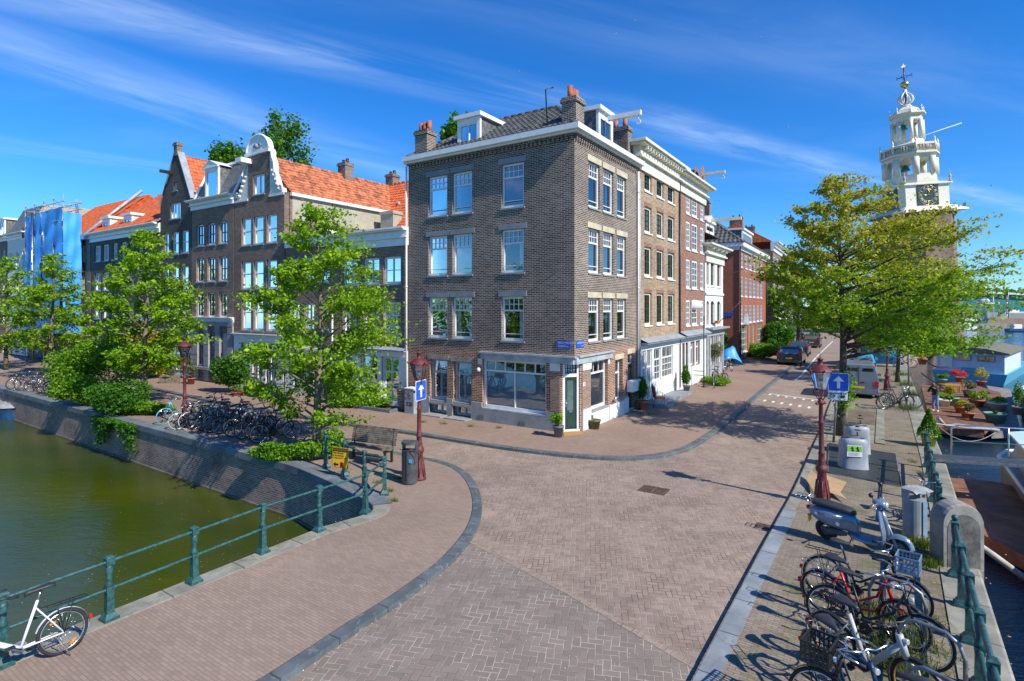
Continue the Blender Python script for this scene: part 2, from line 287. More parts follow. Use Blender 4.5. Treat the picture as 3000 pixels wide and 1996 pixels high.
# ---------------------------------------------------------------- mesh helpers
OFF = {}                                       # world location of every root
def woff(o): return OFF.get(o.name, Vector((0, 0, 0))) if o else Vector((0, 0, 0))
class MB:
    def __init__(s): s.v = []; s.f = []; s.mi = []; s.cur = 0; s.sm = []; s.smooth = False
    def face(s, pts):
        i = len(s.v); s.v += [tuple(p) for p in pts]; s.f.append(tuple(range(i, i + len(pts)))); s.mi.append(s.cur); s.sm.append(s.smooth); return s
    def grid(s, rows, closed_u=False, closed_v=False, caps=False):
        """rows: list of rings of points, all the same length"""
        i0 = len(s.v); n = len(rows[0]); m = len(rows)
        for r in rows: s.v += [tuple(p) for p in r]
        for a in range(m if closed_v else m - 1):
            for b in range(n if closed_u else n - 1):
                a2, b2 = (a + 1) % m, (b + 1) % n
                s.f.append((i0 + a * n + b, i0 + a * n + b2, i0 + a2 * n + b2, i0 + a2 * n + b)); s.mi.append(s.cur); s.sm.append(s.smooth)
        if caps:
            s.f.append(tuple(i0 + b for b in reversed(range(n)))); s.f.append(tuple(i0 + (m - 1) * n + b for b in range(n))); s.mi += [s.cur] * 2; s.sm += [False] * 2
        return s
    def box(s, a, b, fr=None):
        x0, y0, z0 = a; x1, y1, z1 = b
        x0, x1 = min(x0, x1), max(x0, x1); y0, y1 = min(y0, y1), max(y0, y1); z0, z1 = min(z0, z1), max(z0, z1)
        c = [(x0, y0, z0), (x1, y0, z0), (x1, y1, z0), (x0, y1, z0), (x0, y0, z1), (x1, y0, z1), (x1, y1, z1), (x0, y1, z1)]
        if fr: c = [fr(*p) for p in c]
        i = len(s.v); s.v += [tuple(p) for p in c]
        fs = [(0, 3, 2, 1), (4, 5, 6, 7), (0, 1, 5, 4), (1, 2, 6, 5), (2, 3, 7, 6), (3, 0, 4, 7)]
        for q in fs: s.f.append(tuple(i + k for k in q)); s.mi.append(s.cur); s.sm.append(False)
        return s
    def prism(s, pts, z0, z1, fr=None):
        lo = [(p[0], p[1], z0) for p in pts]; hi = [(p[0], p[1], z1) for p in pts]
        if fr: lo = [fr(*p) for p in lo]; hi = [fr(*p) for p in hi]
        n = len(pts); i = len(s.v); s.v += [tuple(p) for p in lo + hi]
        for k in range(n): s.f.append((i + k, i + (k + 1) % n, i + n + (k + 1) % n, i + n + k))
        s.f.append(tuple(i + k for k in reversed(range(n)))); s.f.append(tuple(i + n + k for k in range(n)))
        s.mi += [s.cur] * (n + 2); s.sm += [False] * (n + 2); return s
    def tube(s, pts, r, n=8, closed=False, rs=None):
        pts = [Vector(p) for p in pts]; m = len(pts); rows = []
        prev = None
        for i, p in enumerate(pts):
            a = pts[(i - 1) % m] if (closed or i > 0) else p; b = pts[(i + 1) % m] if (closed or i < m - 1) else p
            tg = (b - a)
            tg = tg.normalized() if tg.length > 1e-9 else Vector((0, 0, 1))
            if prev is None:
                up = Vector((0, 0, 1)) if abs(tg.z) < .9 else Vector((1, 0, 0)); x = tg.cross(up).normalized()
            else:
                x = prev - tg * prev.dot(tg); x = x.normalized() if x.length > 1e-6 else tg.orthogonal().normalized()
            prev = x; y = tg.cross(x); rr = rs[i] if rs else r
            rows.append([p + (x * math.cos(2 * math.pi * k / n) + y * math.sin(2 * math.pi * k / n)) * rr for k in range(n)])
        o = s.smooth; s.smooth = True; s.grid(rows, True, closed, caps=not closed); s.smooth = o; return s
    def lathe(s, prof, c=(0, 0, 0), n=16, smooth=True, sx=1, sy=1, fr=None):
        rows = [[(c[0] + max(r, 1e-4) * math.cos(2 * math.pi * k / n) * sx, c[1] + max(r, 1e-4) * math.sin(2 * math.pi * k / n) * sy, c[2] + z) for k in range(n)] for r, z in prof]
        if fr: rows = [[fr(*p) for p in r] for r in rows]
        o = s.smooth; s.smooth = smooth; s.grid(rows, True, False, caps=True); s.smooth = o; return s
    def ball(s, c, r, n=12, sz=1):
        return s.lathe([(r * math.sin(math.pi * k / 8), -r * sz * math.cos(math.pi * k / 8)) for k in range(9)], c, n)
    def ring(s, c, r, tr, n=28, k=6, ax='y', flat=1):
        rows = []
        for i in range(n):
            a = 2 * math.pi * i / n; row = []
            for j in range(k):
                b = 2 * math.pi * j / k; q = r + tr * math.cos(b); h = tr * flat * math.sin(b)
                x, z = q * math.cos(a), q * math.sin(a)
                row.append((c[0] + x, c[1] + h, c[2] + z) if ax == 'y' else ((c[0] + x, c[1] + z, c[2] + h) if ax == 'z' else (c[0] + h, c[1] + x, c[2] + z)))
            rows.append(row)
        o = s.smooth; s.smooth = True; s.grid(rows, True, True); s.smooth = o; return s
    def build(s, name, m, parent=None, loc=None):
        me = bpy.data.meshes.new(name)
        off = woff(parent) if loc is None else Vector(loc)
        V = np.array(s.v, dtype=np.float64).reshape(-1, 3) - np.array(off)
        me.from_pydata(V.tolist(), [], s.f)
        me.polygons.foreach_set('material_index', s.mi); me.polygons.foreach_set('use_smooth', s.sm)
        for q in (m if isinstance(m, (list, tuple)) else [m]): me.materials.append(M[q])
        box_uv(me, off)
        o = bpy.data.objects.new(name, me); COL.objects.link(o)
        if parent: o.parent = parent; OFF[o.name] = woff(parent)
        elif loc is not None: o.location = loc; OFF[o.name] = Vector(loc)
        return o
def box_uv(me, off=(0, 0, 0)):
    """box projection in metres: along the wall and up, or x and y on flat faces"""
    n = len(me.polygons)
    if n == 0: return
    uvl = me.uv_layers.new(name='UVMap')
    nr = np.empty(n * 3); me.polygons.foreach_get('normal', nr); nr = nr.reshape(-1, 3)
    ls = np.empty(n, dtype=np.int32); me.polygons.foreach_get('loop_total', ls)
    vi = np.empty(len(me.loops), dtype=np.int32); me.loops.foreach_get('vertex_index', vi)
    co = np.empty(len(me.vertices) * 3); me.vertices.foreach_get('co', co); co = co.reshape(-1, 3)[vi] + np.array(off)
    N = np.repeat(nr, ls, axis=0); flat = np.abs(N[:, 2]) > .75
    T = np.stack([-N[:, 1], N[:, 0], np.zeros(len(N))], 1); T /= np.maximum(np.linalg.norm(T, axis=1, keepdims=True), 1e-6)
    u = np.where(flat, co[:, 0], (co * T).sum(1)); v = np.where(flat, co[:, 1], co[:, 2])
    uvl.data.foreach_set('uv', np.stack([u, v], 1).ravel())
def tag(o, label=None, cat=None, group=None, kind=None):
    if label: o['label'] = label
    if cat: o['category'] = cat
    if group: o['group'] = group
    if kind: o['kind'] = kind
    return o
def empty(name, loc, label=None, cat=None, group=None, rz=0):
    o = bpy.data.objects.new(name, None); COL.objects.link(o); o.location = loc; o.rotation_euler.z = rz; o.empty_display_size = .2
    OFF[o.name] = Vector(loc); return tag(o, label, cat, group)
def proto(name, label=None, cat=None, group=None):
    return empty(name, (0, 0, 0), label, cat, group)
def copy_tree(o, parent=None):
    c = o.copy(); COL.objects.link(c); c.parent = parent
    for ch in list(o.children): copy_tree(ch, c)
    return c
def place(o, loc, rz=0, sc=None, label=None, group=None, tilt=None):
    o.location = loc; o.rotation_euler = (tilt[0] if tilt else 0, tilt[1] if tilt else 0, rz)
    if sc: o.scale = (sc, sc, sc)
    if label: o['label'] = label
    if group: o['group'] = group
    return o
def text_part(s, size, fr, name, m, parent, ext=.004, align='CENTER', off=None, bold=0):
    cu = bpy.data.curves.new('t', 'FONT'); cu.body = s; cu.size = size; cu.align_x = align; cu.align_y = 'CENTER'; cu.extrude = ext; cu.offset = bold
    ob = bpy.data.objects.new('t', cu); COL.objects.link(ob); bpy.context.view_layer.update()
    me0 = ob.evaluated_get(bpy.context.evaluated_depsgraph_get()).to_mesh()
    b = MB(); i0 = 0; b.v = [tuple(fr(v.co.x, v.co.z, v.co.y)) for v in me0.vertices]
    for p in me0.polygons: b.f.append(tuple(p.vertices)); b.mi.append(0); b.sm.append(False)
    bpy.data.objects.remove(ob); bpy.data.curves.remove(cu)
    return b.build(name, m, parent)
def G(px, py, z=0.0):
    """point of the place seen at a spot of the photograph, on the level z"""
    d = FOC * (CAMZ - z) / (py - HY)
    return Vector(((px - CX) / FOC * d, d, z))
def GD(dx, dy, z=0.0): return G(dx * 1.2728, dy * 1.2728, z)
class Frame:
    """upright plane: u along it, v out of it towards the street, z up"""
    def __init__(s, o, d, n=None):
        s.o = Vector((o[0], o[1], 0)); s.d = Vector((d[0], d[1], 0)).normalized()
        n = n or Vector((s.d.y, -s.d.x, 0))
        if n.dot(Vector((0, 0, 0)) - s.o) < 0: n = -n
        s.n = n
    def __call__(s, u, v, z): p = s.o + s.d * u + s.n * v; return Vector((p.x, p.y, z))
    def u(s, px, v=0):
        k = (px - CX) / FOC; o = s.o + s.n * v
        return (k * o.y - o.x) / (s.d.x - k * s.d.y)
    def z(s, px, py, v=0):
        o = s.o + s.n * v; d = o.y + s.u(px, v) * s.d.y
        return CAMZ - (py - HY) / FOC * d
# ---------------------------------------------------------------- building helpers
C0 = (2.39, 21.26)
FL = Frame(C0, (-1.506, 1)); FR = Frame(C0, (.6644, 1))
def bx(s, F, u0, u1, v0, v1, z0, z1): return s.box((u0, v0, z0), (u1, v1, z1), F)
def prof_z(prof, u):
    for (a, za), (b, zb) in zip(prof, prof[1:]):
        if a - 1e-6 <= u <= b + 1e-6: return za + (zb - za) * (u - a) / max(b - a, 1e-6)
    return prof[-1][1]
def wall_mesh(mb, F, prof, holes, depth, z0=0.0, reveal=.16, closed=True):
    """front wall with real openings under a piecewise straight top, side and back walls"""
    u0, u1 = prof[0][0], prof[-1][0]
    us = sorted({round(x, 4) for x in [p[0] for p in prof] + [h[0] for h in holes] + [h[1] for h in holes] if u0 - 1e-6 <= x <= u1 + 1e-6})
    for a, b in zip(us, us[1:]):
        if b - a < 1e-4: continue
        hs = sorted([h for h in holes if h[0] < (a + b) / 2 < h[1]], key=lambda h: h[2])
        # profile may jump: sample just inside the column
        ta, tb = prof_z(prof, a + 1e-3), prof_z(prof, b - 1e-3)
        z = z0
        for h in hs:
            if h[2] > z + 1e-4: mb.face([F(a, 0, z), F(b, 0, z), F(b, 0, h[2]), F(a, 0, h[2])])
            z = h[3]
        mb.face([F(a, 0, z), F(b, 0, z), F(b, 0, tb), F(a, 0, ta)])
    for h in holes:
        if len(h) > 4 and h[4] == 'open': continue
        a, b, c, d = h[:4]; r = -reveal
        mb.face([F(a, 0, c), F(a, r, c), F(a, r, d), F(a, 0, d)]); mb.face([F(b, 0, c), F(b, r, c), F(b, r, d), F(b, 0, d)])
        mb.face([F(a, 0, c), F(b, 0, c), F(b, r, c), F(a, r, c)]); mb.face([F(a, 0, d), F(b, 0, d), F(b, r, d), F(a, r, d)])
        if len(h) > 4 and h[4] == 'arch':      # low arch filling the top of the opening
            n = 8; hh = h[5]
            for i in range(n):
                q0, q1 = i / n, (i + 1) / n; ua, ub = a + (b - a) * q0, a + (b - a) * q1
                za, zb = d - hh * (2 * q0 - 1) ** 2, d - hh * (2 * q1 - 1) ** 2
                mb.face([F(ua, -.02, za), F(ub, -.02, zb), F(ub, -.02, d), F(ua, -.02, d)])
                mb.face([F(ua, -.02, za), F(ub, -.02, zb), F(ub, r, zb), F(ua, r, za)])
    if closed:
        for u in (u0, u1):
            zt = prof_z(prof, u + (1e-3 if u == u0 else -1e-3)); mb.face([F(u, 0, z0), F(u, -depth, z0), F(u, -depth, zt), F(u, 0, zt)])
        mb.face([F(u0, -depth, z0)] + [F(u1, -depth, z0)] + [F(p[0], -depth, p[1]) for p in reversed(prof)])
def window(root, F, u0, u1, z0, z1, cols=2, rows=2, tf=0, tc=0, tr=1, frame='white_paint', glass='glass_dark', rec=.11, fw=.075, mw=.03, sill='plinth', curtain=None, bar=None, name='window', sillw=.05, sash=None):
    if u1 < u0: u0, u1 = u1, u0
    b = MB(); v0, v1 = -rec - .05, -rec + .02
    bx(b, F, u0, u0 + fw, v0, v1, z0, z1); bx(b, F, u1 - fw, u1, v0, v1, z0, z1)
    bx(b, F, u0 + fw, u1 - fw, v0, v1, z1 - fw, z1); bx(b, F, u0 + fw, u1 - fw, v0, v1 + .01, z0, z0 + fw * 1.2)
    a0, a1, c0, c1 = u0 + fw, u1 - fw, z0 + fw * 1.2, z1 - fw
    m0, m1 = -rec - .04, -rec + .004
    fb_ = b; b = MB() if sash else b
    if sash: [bx(b, F, *q) for q in ((a0, a0 + .05, m0, m1, c0, c1), (a1 - .05, a1, m0, m1, c0, c1), (a0 + .05, a1 - .05, m0, m1, c0, c0 + .05), (a0 + .05, a1 - .05, m0, m1, c1 - .05, c1), (a0 + .05, a1 - .05, m0, m1 + .008, (c0 + c1) / 2 - .03, (c0 + c1) / 2 + .03))]
    zt = c1
    if tf:
        zt = c1 - (c1 - c0) * tf; bx(b, F, a0, a1, v0, v1 - .003, zt - .035, zt + .035)
        for i in range(1, tc): u = a0 + (a1 - a0) * i / tc; bx(b, F, u - mw / 2, u + mw / 2, m0, m1, zt + .035, c1)
        for j in range(1, tr): z = zt + .035 + (c1 - zt - .035) * j / tr; bx(b, F, a0, a1, m0, m1 - .004, z - mw / 2, z + mw / 2)
        zt -= .035
    for i in range(1, cols): u = a0 + (a1 - a0) * i / cols; bx(b, F, u - mw / 2, u + mw / 2, m0, m1 + (.012 if cols == 2 else 0), c0, zt)
    for j in range(1, rows): z = c0 + (zt - c0) * j / rows; bx(b, F, a0, a1, m0, m1 - .004, z - mw / 2, z + mw / 2)
    if bar: bx(b, F, a0, a1, -rec + .03, -rec + .045, c0 + bar, c0 + bar + .03)
    w = fb_.build(name, frame, root)
    if sash: b.build('sash', sash, w)
    g = MB(); g.face([F(a0, -rec - .03, c0), F(a1, -rec - .03, c0), F(a1, -rec - .03, c1), F(a0, -rec - .03, c1)]); g.build('pane', glass, w)
    if sill:
        g = MB(); bx(g, F, u0 - .06, u1 + .06, -rec + .02, sillw, z0 - .07, z0 - .004); g.build('sill', sill, w)
    if curtain:
        kind, side, cm = curtain; g = MB(); g.smooth = True
        spans = {'both': [(0, .22), (.78, 1)], 'left': [(0, .3)], 'right': [(.7, 1)], 'full': [(0, 1)], 'half': [(0, .5)]}[side]
        if kind == 'drape':
            for (p, q) in spans:
                n = max(6, int((q - p) * 40)); ua, ub = a0 + (a1 - a0) * p, a0 + (a1 - a0) * q
                us = [ua + (ub - ua) * i / n for i in range(n + 1)]
                g.grid([[F(u, -rec - .16 + .03 * math.sin(i * 1.9), z) for i, u in enumerate(us)] for z in (c0, zt)])
            g.build('curtain', cm, w)
        else:
            z = c0 + .02
            while z < (zt if kind == 'blind' else c1): g.face([F(a0, -rec - .10, z), F(a1, -rec - .10, z), F(a1, -rec - .13, z + .024), F(a0, -rec - .13, z + .024)]); z += .045
            g.build('blind', cm, w)
    return w
def wins(root, F, columns, levels, **k):
    """a grid of equal openings given by the photo's columns (px) and rows (column px, top, bottom); returns holes"""
    hs = []
    for (xr, yt, yb, *kk) in levels:
        z0, z1 = F.z(xr, yb), F.z(xr, yt); kw = dict(k); kw.update(kk[0] if kk else {})
        arch = kw.pop('arch', 0)
        for (xa, xb) in columns:
            u0, u1 = sorted((F.u(xa), F.u(xb)))
            hs.append((u0, u1, z0, z1, 'arch', arch) if arch else (u0, u1, z0, z1))
            window(root, F, u0 + .005, u1 - .005, z0 + .005, z1 - .005, **kw)
    return hs
def lintels(root, F, holes, h, m, proud=.02, ext=.09, gap=.0, name='lintel'):
    for x in holes:
        b = MB(); bx(b, F, x[0] - ext, x[1] + ext, -.05, proud, x[3] + gap + .003, x[3] + gap + h); b.build(name, m, root)
def cornice(root, F, u0, u1, zt, h=.35, out=.35, m='white_paint', brackets=0, name='cornice', ret=.0):
    """stepped cornice with its top at zt"""
    b = MB(); st = [(0, .10, out), (.10, .18, out * .8), (.18, .5, out * .3), (.5, .58, out * .45), (.58, 1, out * .16)]
    for a, c, o in st: bx(b, F, u0 - (o if ret else .02), u1 + (o if ret else .02), -.25, o, zt - h * c + .001, zt - h * a)
    if brackets:
        n = brackets
        for i in range(n):
            u = u0 + (u1 - u0) * (i + .5) / n; bx(b, F, u - .05, u + .05, out * .3, out * .75, zt - h * .30, zt - h * .181)
    return b.build(name, m, root)
def tiles(mb, pts, tw=.24, th=.32, amp=.028, step=.035):
    """pantiles laid over a planar polygon: rows of waves that lap over each other"""
    P = [Vector(p) for p in pts]; n = (P[1] - P[0]).cross(P[2] - P[0])
    if n.length < 1e-6: return
    n.normalize()
    if n.z < 0: n = -n
    U = Vector((0, 0, 1)).cross(n); U.normalize(); Vv = n.cross(U)
    if Vv.z < 0: Vv = -Vv; U = -U
    o = P[0]; q = [((p - o).dot(U), (p - o).dot(Vv)) for p in P]
    def span(v):
        xs = []
        for (a, b), (c, d) in zip(q, q[1:] + q[:1]):
            if (b <= v < d) or (d <= v < b): xs.append(a + (c - a) * (v - b) / (d - b))
        return (min(xs), max(xs)) if len(xs) >= 2 else None
    mb.face([p - n * .02 for p in P])
    vmin, vmax = min(b for a, b in q), max(b for a, b in q); r = 0; v = vmin
    mb.smooth = True
    while v < vmax - .02:
        v2 = min(v + th, vmax); s = span((v + v2) / 2)
        if s and s[1] - s[0] > .1:
            k = int((s[1] - s[0]) / (tw / 4)) + 1; us = [s[0] + (s[1] - s[0]) * i / k for i in range(k + 1)]
            w = [amp * math.sin(2 * math.pi * (u / tw)) + amp for u in us]
            mb.grid([[o + U * u + Vv * v + n * (a + step) for u, a in zip(us, w)], [o + U * u + Vv * (v2 + .02) + n * a for u, a in zip(us, w)]])
            mb.grid([[o + U * u + Vv * v + n * 0 for u in us], [o + U * u + Vv * v + n * (a + step) for u, a in zip(us, w)]])
        v += th; r += 1
    mb.smooth = False
def ridge(mb, a, b, r=.13, n=8):
    a, b = Vector(a), Vector(b); L = (b - a).length; k = max(1, int(L / .4)); 
    for i in range(k):
        p, q = a + (b - a) * (i / k), a + (b - a) * ((i + 1) / k); mb.tube([p, q], r, n, rs=[r, r * .88])
def chimney(root, c, w, d, z0, z1, m='brick_dark', pots=0, potm='pot_orange', rot=None, name='chimney', pot_h=.45):
    F = Frame((c[0], c[1]), rot or (FL.d.x, FL.d.y)); b = MB()
    bx(b, F, -w / 2, w / 2, -d / 2, d / 2, z0, z1 - .22); bx(b, F, -w / 2 - .06, w / 2 + .06, -d / 2 - .06, d / 2 + .06, z1 - .22, z1 - .08); bx(b, F, -w / 2 - .02, w / 2 + .02, -d / 2 - .02, d / 2 + .02, z1 - .08, z1)
    o = b.build(name, m, root)
    for i in range(pots):
        u = -w / 2 + w * (i + .5) / pots if w > d else 0; v = 0 if w > d else -d / 2 + d * (i + .5) / pots
        p = F(u, v, z1); q = MB(); hh = pot_h * (1 + .15 * math.sin(i * 5)); q.lathe([(.11, -.02), (.115, hh * .55), (.10, hh * .6), (.11, hh), (.085, hh), (.08, hh - .1)], p, 12); q.build('chimney_pot', potm, o)
    return o
def shopfront(root, F, ua, ub, zt, hs, m='white_paint', base=None):
    """painted woodwork filling the ground floor between, above and below its openings"""
    b = MB(); hs = sorted(hs); u = ua + .01
    for h in hs + [(ub - .01, ub - .01, 0, 0)]:
        if h[0] - u > .02: bx(b, F, u, h[0], -.02, .055, .02, zt)
        if h[1] > h[0]:
            if h[2] > .2: bx(b, F, h[0], h[1], -.02, .045, .02, h[2] - .08)
            if zt - h[3] > .03: bx(b, F, h[0], h[1], -.02, .05, h[3], zt)
        u = max(u, h[1])
    return b.build('woodwork', m, root)
def downpipe(root, F, u, z0, z1, v=.08, r=.045, m='white_paint', name='downpipe'):
    b = MB(); b.tube([F(u, v, z0), F(u, v, z1)], r, 8)
    for z in (z0 + .8, (z0 + z1) / 2, z1 - 1): b.tube([F(u, v, z), F(u, v, z + .06)], r * 1.35, 8)
    b.build(name, m, root)
def hoist(root, F, u, z, L=1.1, m='white_paint', v0=0.0, hook=True):
    b = MB(); bx(b, F, u - .09, u + .09, v0, v0 + L, z - .09, z + .11); o = b.build('hoist_beam', m, root)
    if hook:
        h = MB(); c = F(u, v0 + L - .12, z - .1); pts = [c, c + Vector((0, 0, -.18))] + [c + F.n * (.09 * math.sin(a)) + Vector((0, 0, -.27 + .09 * math.cos(a))) for a in (0.2, .9, 1.6, 2.3, 3.0, 3.7, 4.3)]
        h.tube(pts, .022, 6); h.build('hook', m, o)
    return o
def house(name, F, ua, ub, label, cat='house', group=None):
    o = F((ua + ub) / 2, 0, 0); return empty(name, (o.x, o.y, 0), label, cat, group)
def lucarne(root, F, u0, u1, z0, z1, v=-.4, depth=2.2, m='white_paint', side='slate', kind='flat', cols=2, frame='white_paint', arch=0):
    """dormer window: cheeks, front with a real window, roof"""
    Fv = Frame((F.o + F.n * v)[:2], F.d[:2], F.n)
    b = MB(); wall_mesh(b, Fv, [(u0, z1), (u1, z1)], [(u0 + .16, u1 - .16, z0 + .12, z1 - .3)], .12, z0=z0, reveal=.06)
    o = b.build('dormer', m, root)
    window(o, Fv, u0 + .165, u1 - .165, z0 + .125, z1 - .305, cols=cols, rows=1, frame=frame, rec=.03, sill=None, fw=.05)
    b = MB()
    for u in (u0 + .03, u1 - .03): b.face([Fv(u, -.1, z0), Fv(u, -depth, z1 - .05), Fv(u, -.1, z1 - .05)]) ; b.face([Fv(u + .02, -.1, z0), Fv(u + .02, -depth, z1 - .05), Fv(u + .02, -.1, z1 - .05)])
    b.build('cheek', side, o)
    b = MB()
    if kind == 'flat': bx(b, Fv, u0 - .12, u1 + .12, -depth, .14, z1 - .04, z1 + .14)
    else:
        um = (u0 + u1) / 2; h = kind
        for s, e in ((u0 - .12, um), (u1 + .12, um)): b.face([Fv(s, .14, z1), Fv(e, .14, z1 + h), Fv(e, -depth, z1 + h), Fv(s, -depth, z1)])
        b.face([Fv(u0 - .12, .1, z1), Fv(u1 + .12, .1, z1), Fv(um, .1, z1 + h)]); bx(b, Fv, u0 - .12, u1 + .12, 0, .13, z1 - .1, z1)
    b.build('dormer_roof', m, o)
    return o

# ---------------------------------------------------------------- corner building
UL, UR = 8.7, 6.6
cb_root = house('corner_house', FL, 0, .01, 'tall dark brick corner building with white sash windows, shop window and green corner door', 'building')
uA, uB = .60, .63
ZF0, ZF1, ZT = 2.66, 2.98, 11.55
holes = []; hl = {}
cl3 = [(1255.2, 1310), (1325.4, 1383), (1469, 1534.5)]
kw = dict(tf=.30, tc=4, tr=2, cols=1, rows=1, glass='glass', bar=.16, fw=.085)
for ri, (yt, yb) in enumerate(((478, 608), (672, 799), (869, 999))):
    z0, z1 = FL.z(1502, yb), FL.z(1502, yt)
    for ci, (xa, xb) in enumerate(cl3):
        u0, u1 = sorted((FL.u(xa), FL.u(xb))); h = (u0, u1, z0, z1); holes.append(h); hl.setdefault('l', []).append(h)
        cu = {(1, 0): ('drape', 'full', 'curtain'), (1, 1): ('drape', 'full', 'curtain_blue'), (2, 1): ('drape', 'both', 'curtain'), (2, 2): ('drape', 'left', 'curtain'), (1, 2): ('drape', 'left', 'curtain')}.get((ri, ci))
        window(cb_root, FL, u0 + .005, u1 - .005, z0 + .005, z1 - .005, curtain=cu, **kw)
for (xa, xb, yt, yb) in ((1259, 1310, 1053, 1173), (1327.5, 1381.5, 1060, 1180)):
    u0, u1 = sorted((FL.u(xa), FL.u(xb))); xm = (xa + xb) / 2; z0, z1 = FL.z(xm, yb), FL.z(xm, yt); h = (u0, u1, z0, z1); holes.append(h); hl.setdefault('g', []).append(h)
    window(cb_root, FL, u0 + .005, u1 - .005, z0 + .005, z1 - .005, tf=.3, tc=1, cols=2, rows=1, glass='glass', rec=.2, curtain=('blindall', 'full', 'blind'), frame='zinc', fw=.09, sillw=.02)
    h = (u0, u1, .06, z0 - .17); holes.append(h)
    window(cb_root, FL, u0 + .005, u1 - .005, .065, z0 - .175, cols=2, rows=1, glass='glass_dark', rec=.25, frame='zinc', sill=None, fw=.08, mw=.07)
us0, us1 = sorted((FL.u(1413), FL.u(1599))); zs0, zs1 = FL.z(1500, 1204), ZF0 - .01
holes.append((us0, us1, zs0, zs1)); hl['s'] = [(us0, us1, zs0, zs1)]
window(cb_root, FL, us0 + .005, us1 - .005, zs0 + .005, zs1 - .005, tf=.21, tc=6, tr=1, cols=2, rows=1, glass='glass', rec=.16, fw=.09, mw=.05, curtain=('blind', 'full', 'blind'), name='shop_window', sill='zinc')
holes.append((0, uA, 0, ZF1 - .002, 'open'))
b = MB(); wall_mesh(b, FL, [(0, ZT), (UL, ZT)], holes, UR, closed=False, reveal=.24)
hr = []
for ri, (yt, yb) in enumerate(((478, 611), (671, 801), (873, 1001))):
    z0, z1 = FR.z(1740, yb), FR.z(1740, yt)
    for ci, (xa, xb) in enumerate(((1724, 1757), (1767.5, 1797), (1808, 1834))):
        u0, u1 = sorted((FR.u(xa), FR.u(xb))); h = (u0, u1, z0, z1); hr.append(h); hl.setdefault('r', []).append(h)
        cu = ('drape', 'full', 'curtain_blue') if ri == 1 else (('drape', 'both', 'curtain_blue') if ci == 1 else None)
        window(cb_root, FR, u0 + .005, u1 - .005, z0 + .005, z1 - .005, curtain=cu, **kw)
ug0, ug1 = FR.u(1731), FR.u(1780); zg0 = FR.z(1755, 1196)
hr.append((ug0, ug1, zg0, ZF0 - .01)); window(cb_root, FR, ug0 + .005, ug1 - .005, zg0 + .005, ZF0 - .015, tf=.24, tc=3, cols=1, rows=1, glass='glass', rec=.16, curtain=('blind', 'full', 'blind'), name='shop_window', fw=.09)
u0, u1 = FR.u(1802.5), FR.u(1824); h = (u0, u1, FR.z(1812, 1172), FR.z(1812, 1053)); hr.append(h); hl['r2'] = [h]
window(cb_root, FR, h[0] + .005, h[1] - .005, h[2] + .005, h[3] - .005, tf=.33, tc=1, cols=1, rows=1, rec=.2, glass='glass', curtain=('drape', 'full', 'curtain'))
u0, u1 = FR.u(1839), FR.u(1857); h = (u0, u1, .12, FR.z(1848, 1036)); hr.append(h); hl['r2'].append(h); dr_side = h
hr.append((0, uB, 0, ZF1 - .002, 'open'))
wall_mesh(b, FR, [(0, ZT), (UR, ZT)], hr, UL, closed=False, reveal=.24)
# the two hidden sides
b.face([FL(UL, 0, 0), FL(UL, -UR, 0), FL(UL, -UR, ZT), FL(UL, 0, ZT)]); b.face([FR(UR, 0, 0), FR(UR, -UL, 0), FR(UR, -UL, ZT), FR(UR, 0, ZT)])
# chamfer with the door
pa, pb = FL(uA, 0, 0), FR(uB, 0, 0); FD = Frame(pa[:2], (pb - pa)[:2]); LD = (pb - pa).length
wall_mesh(b, FD, [(0, ZF1), (LD, ZF1)], [(.09, LD - .09, .1, ZF0 - .02)], .5, closed=False, reveal=.18)
b.face([FL(0, 0, ZF0 + .001), pa + Vector((0, 0, ZF0 + .001)), pb + Vector((0, 0, ZF0 + .001))])
b.build('wall', 'brick_dark', cb_root)
# corner door
b = MB(); zd = 2.12
for (a, c) in ((.10, .19), (LD - .19, LD - .10)): bx(b, FD, a, c, -.16, -.04, .1, ZF0 - .025)
bx(b, FD, .19, LD - .19, -.16, -.05, zd, zd + .13); dfr = b.build('door_frame', 'white_paint', cb_root)
b = MB(); D0, D1 = .20, LD - .20
bx(b, FD, D0, D1, -.13, -.09, .12, .80); bx(b, FD, D0, D0 + .1, -.13, -.09, .8, zd - .01); bx(b, FD, D1 - .1, D1, -.13, -.09, .8, zd - .01); bx(b, FD, D0 + .1, D1 - .1, -.13, -.09, zd - .12, zd - .01); bx(b, FD, D0 + .1, D1 - .1, -.09, -.08, .2, .66)
dd = b.build('door', 'dark_green_paint', cb_root)
g = MB(); g.face([FD(D0 + .1, -.11, .8), FD(D1 - .1, -.11, .8), FD(D1 - .1, -.11, zd - .12), FD(D0 + .1, -.11, zd - .12)]); g.build('pane', 'frosted', dd)
g = MB(); bx(g, FD, D0 + .17, D1 - .17, -.09, -.07, .73, .79); bx(g, FD, D0 + .02, D0 + .06, -.09, -.06, .95, 1.25); g.ball(FD(D0 + .05, -.04, 1.1), .035); g.build('handle', 'chrome', dd)
window(cb_root, FD, .19, LD - .19, zd + .13, ZF0 - .03, cols=4, rows=2, frame='blue_frame', glass='glass_dark', rec=.1, sill=None, fw=.035, mw=.02)
g = MB(); bx(g, FD, .1, LD - .1, -.2, .06, -.02, .10); g.build('doorstep', 'plaster_white', cb_root)
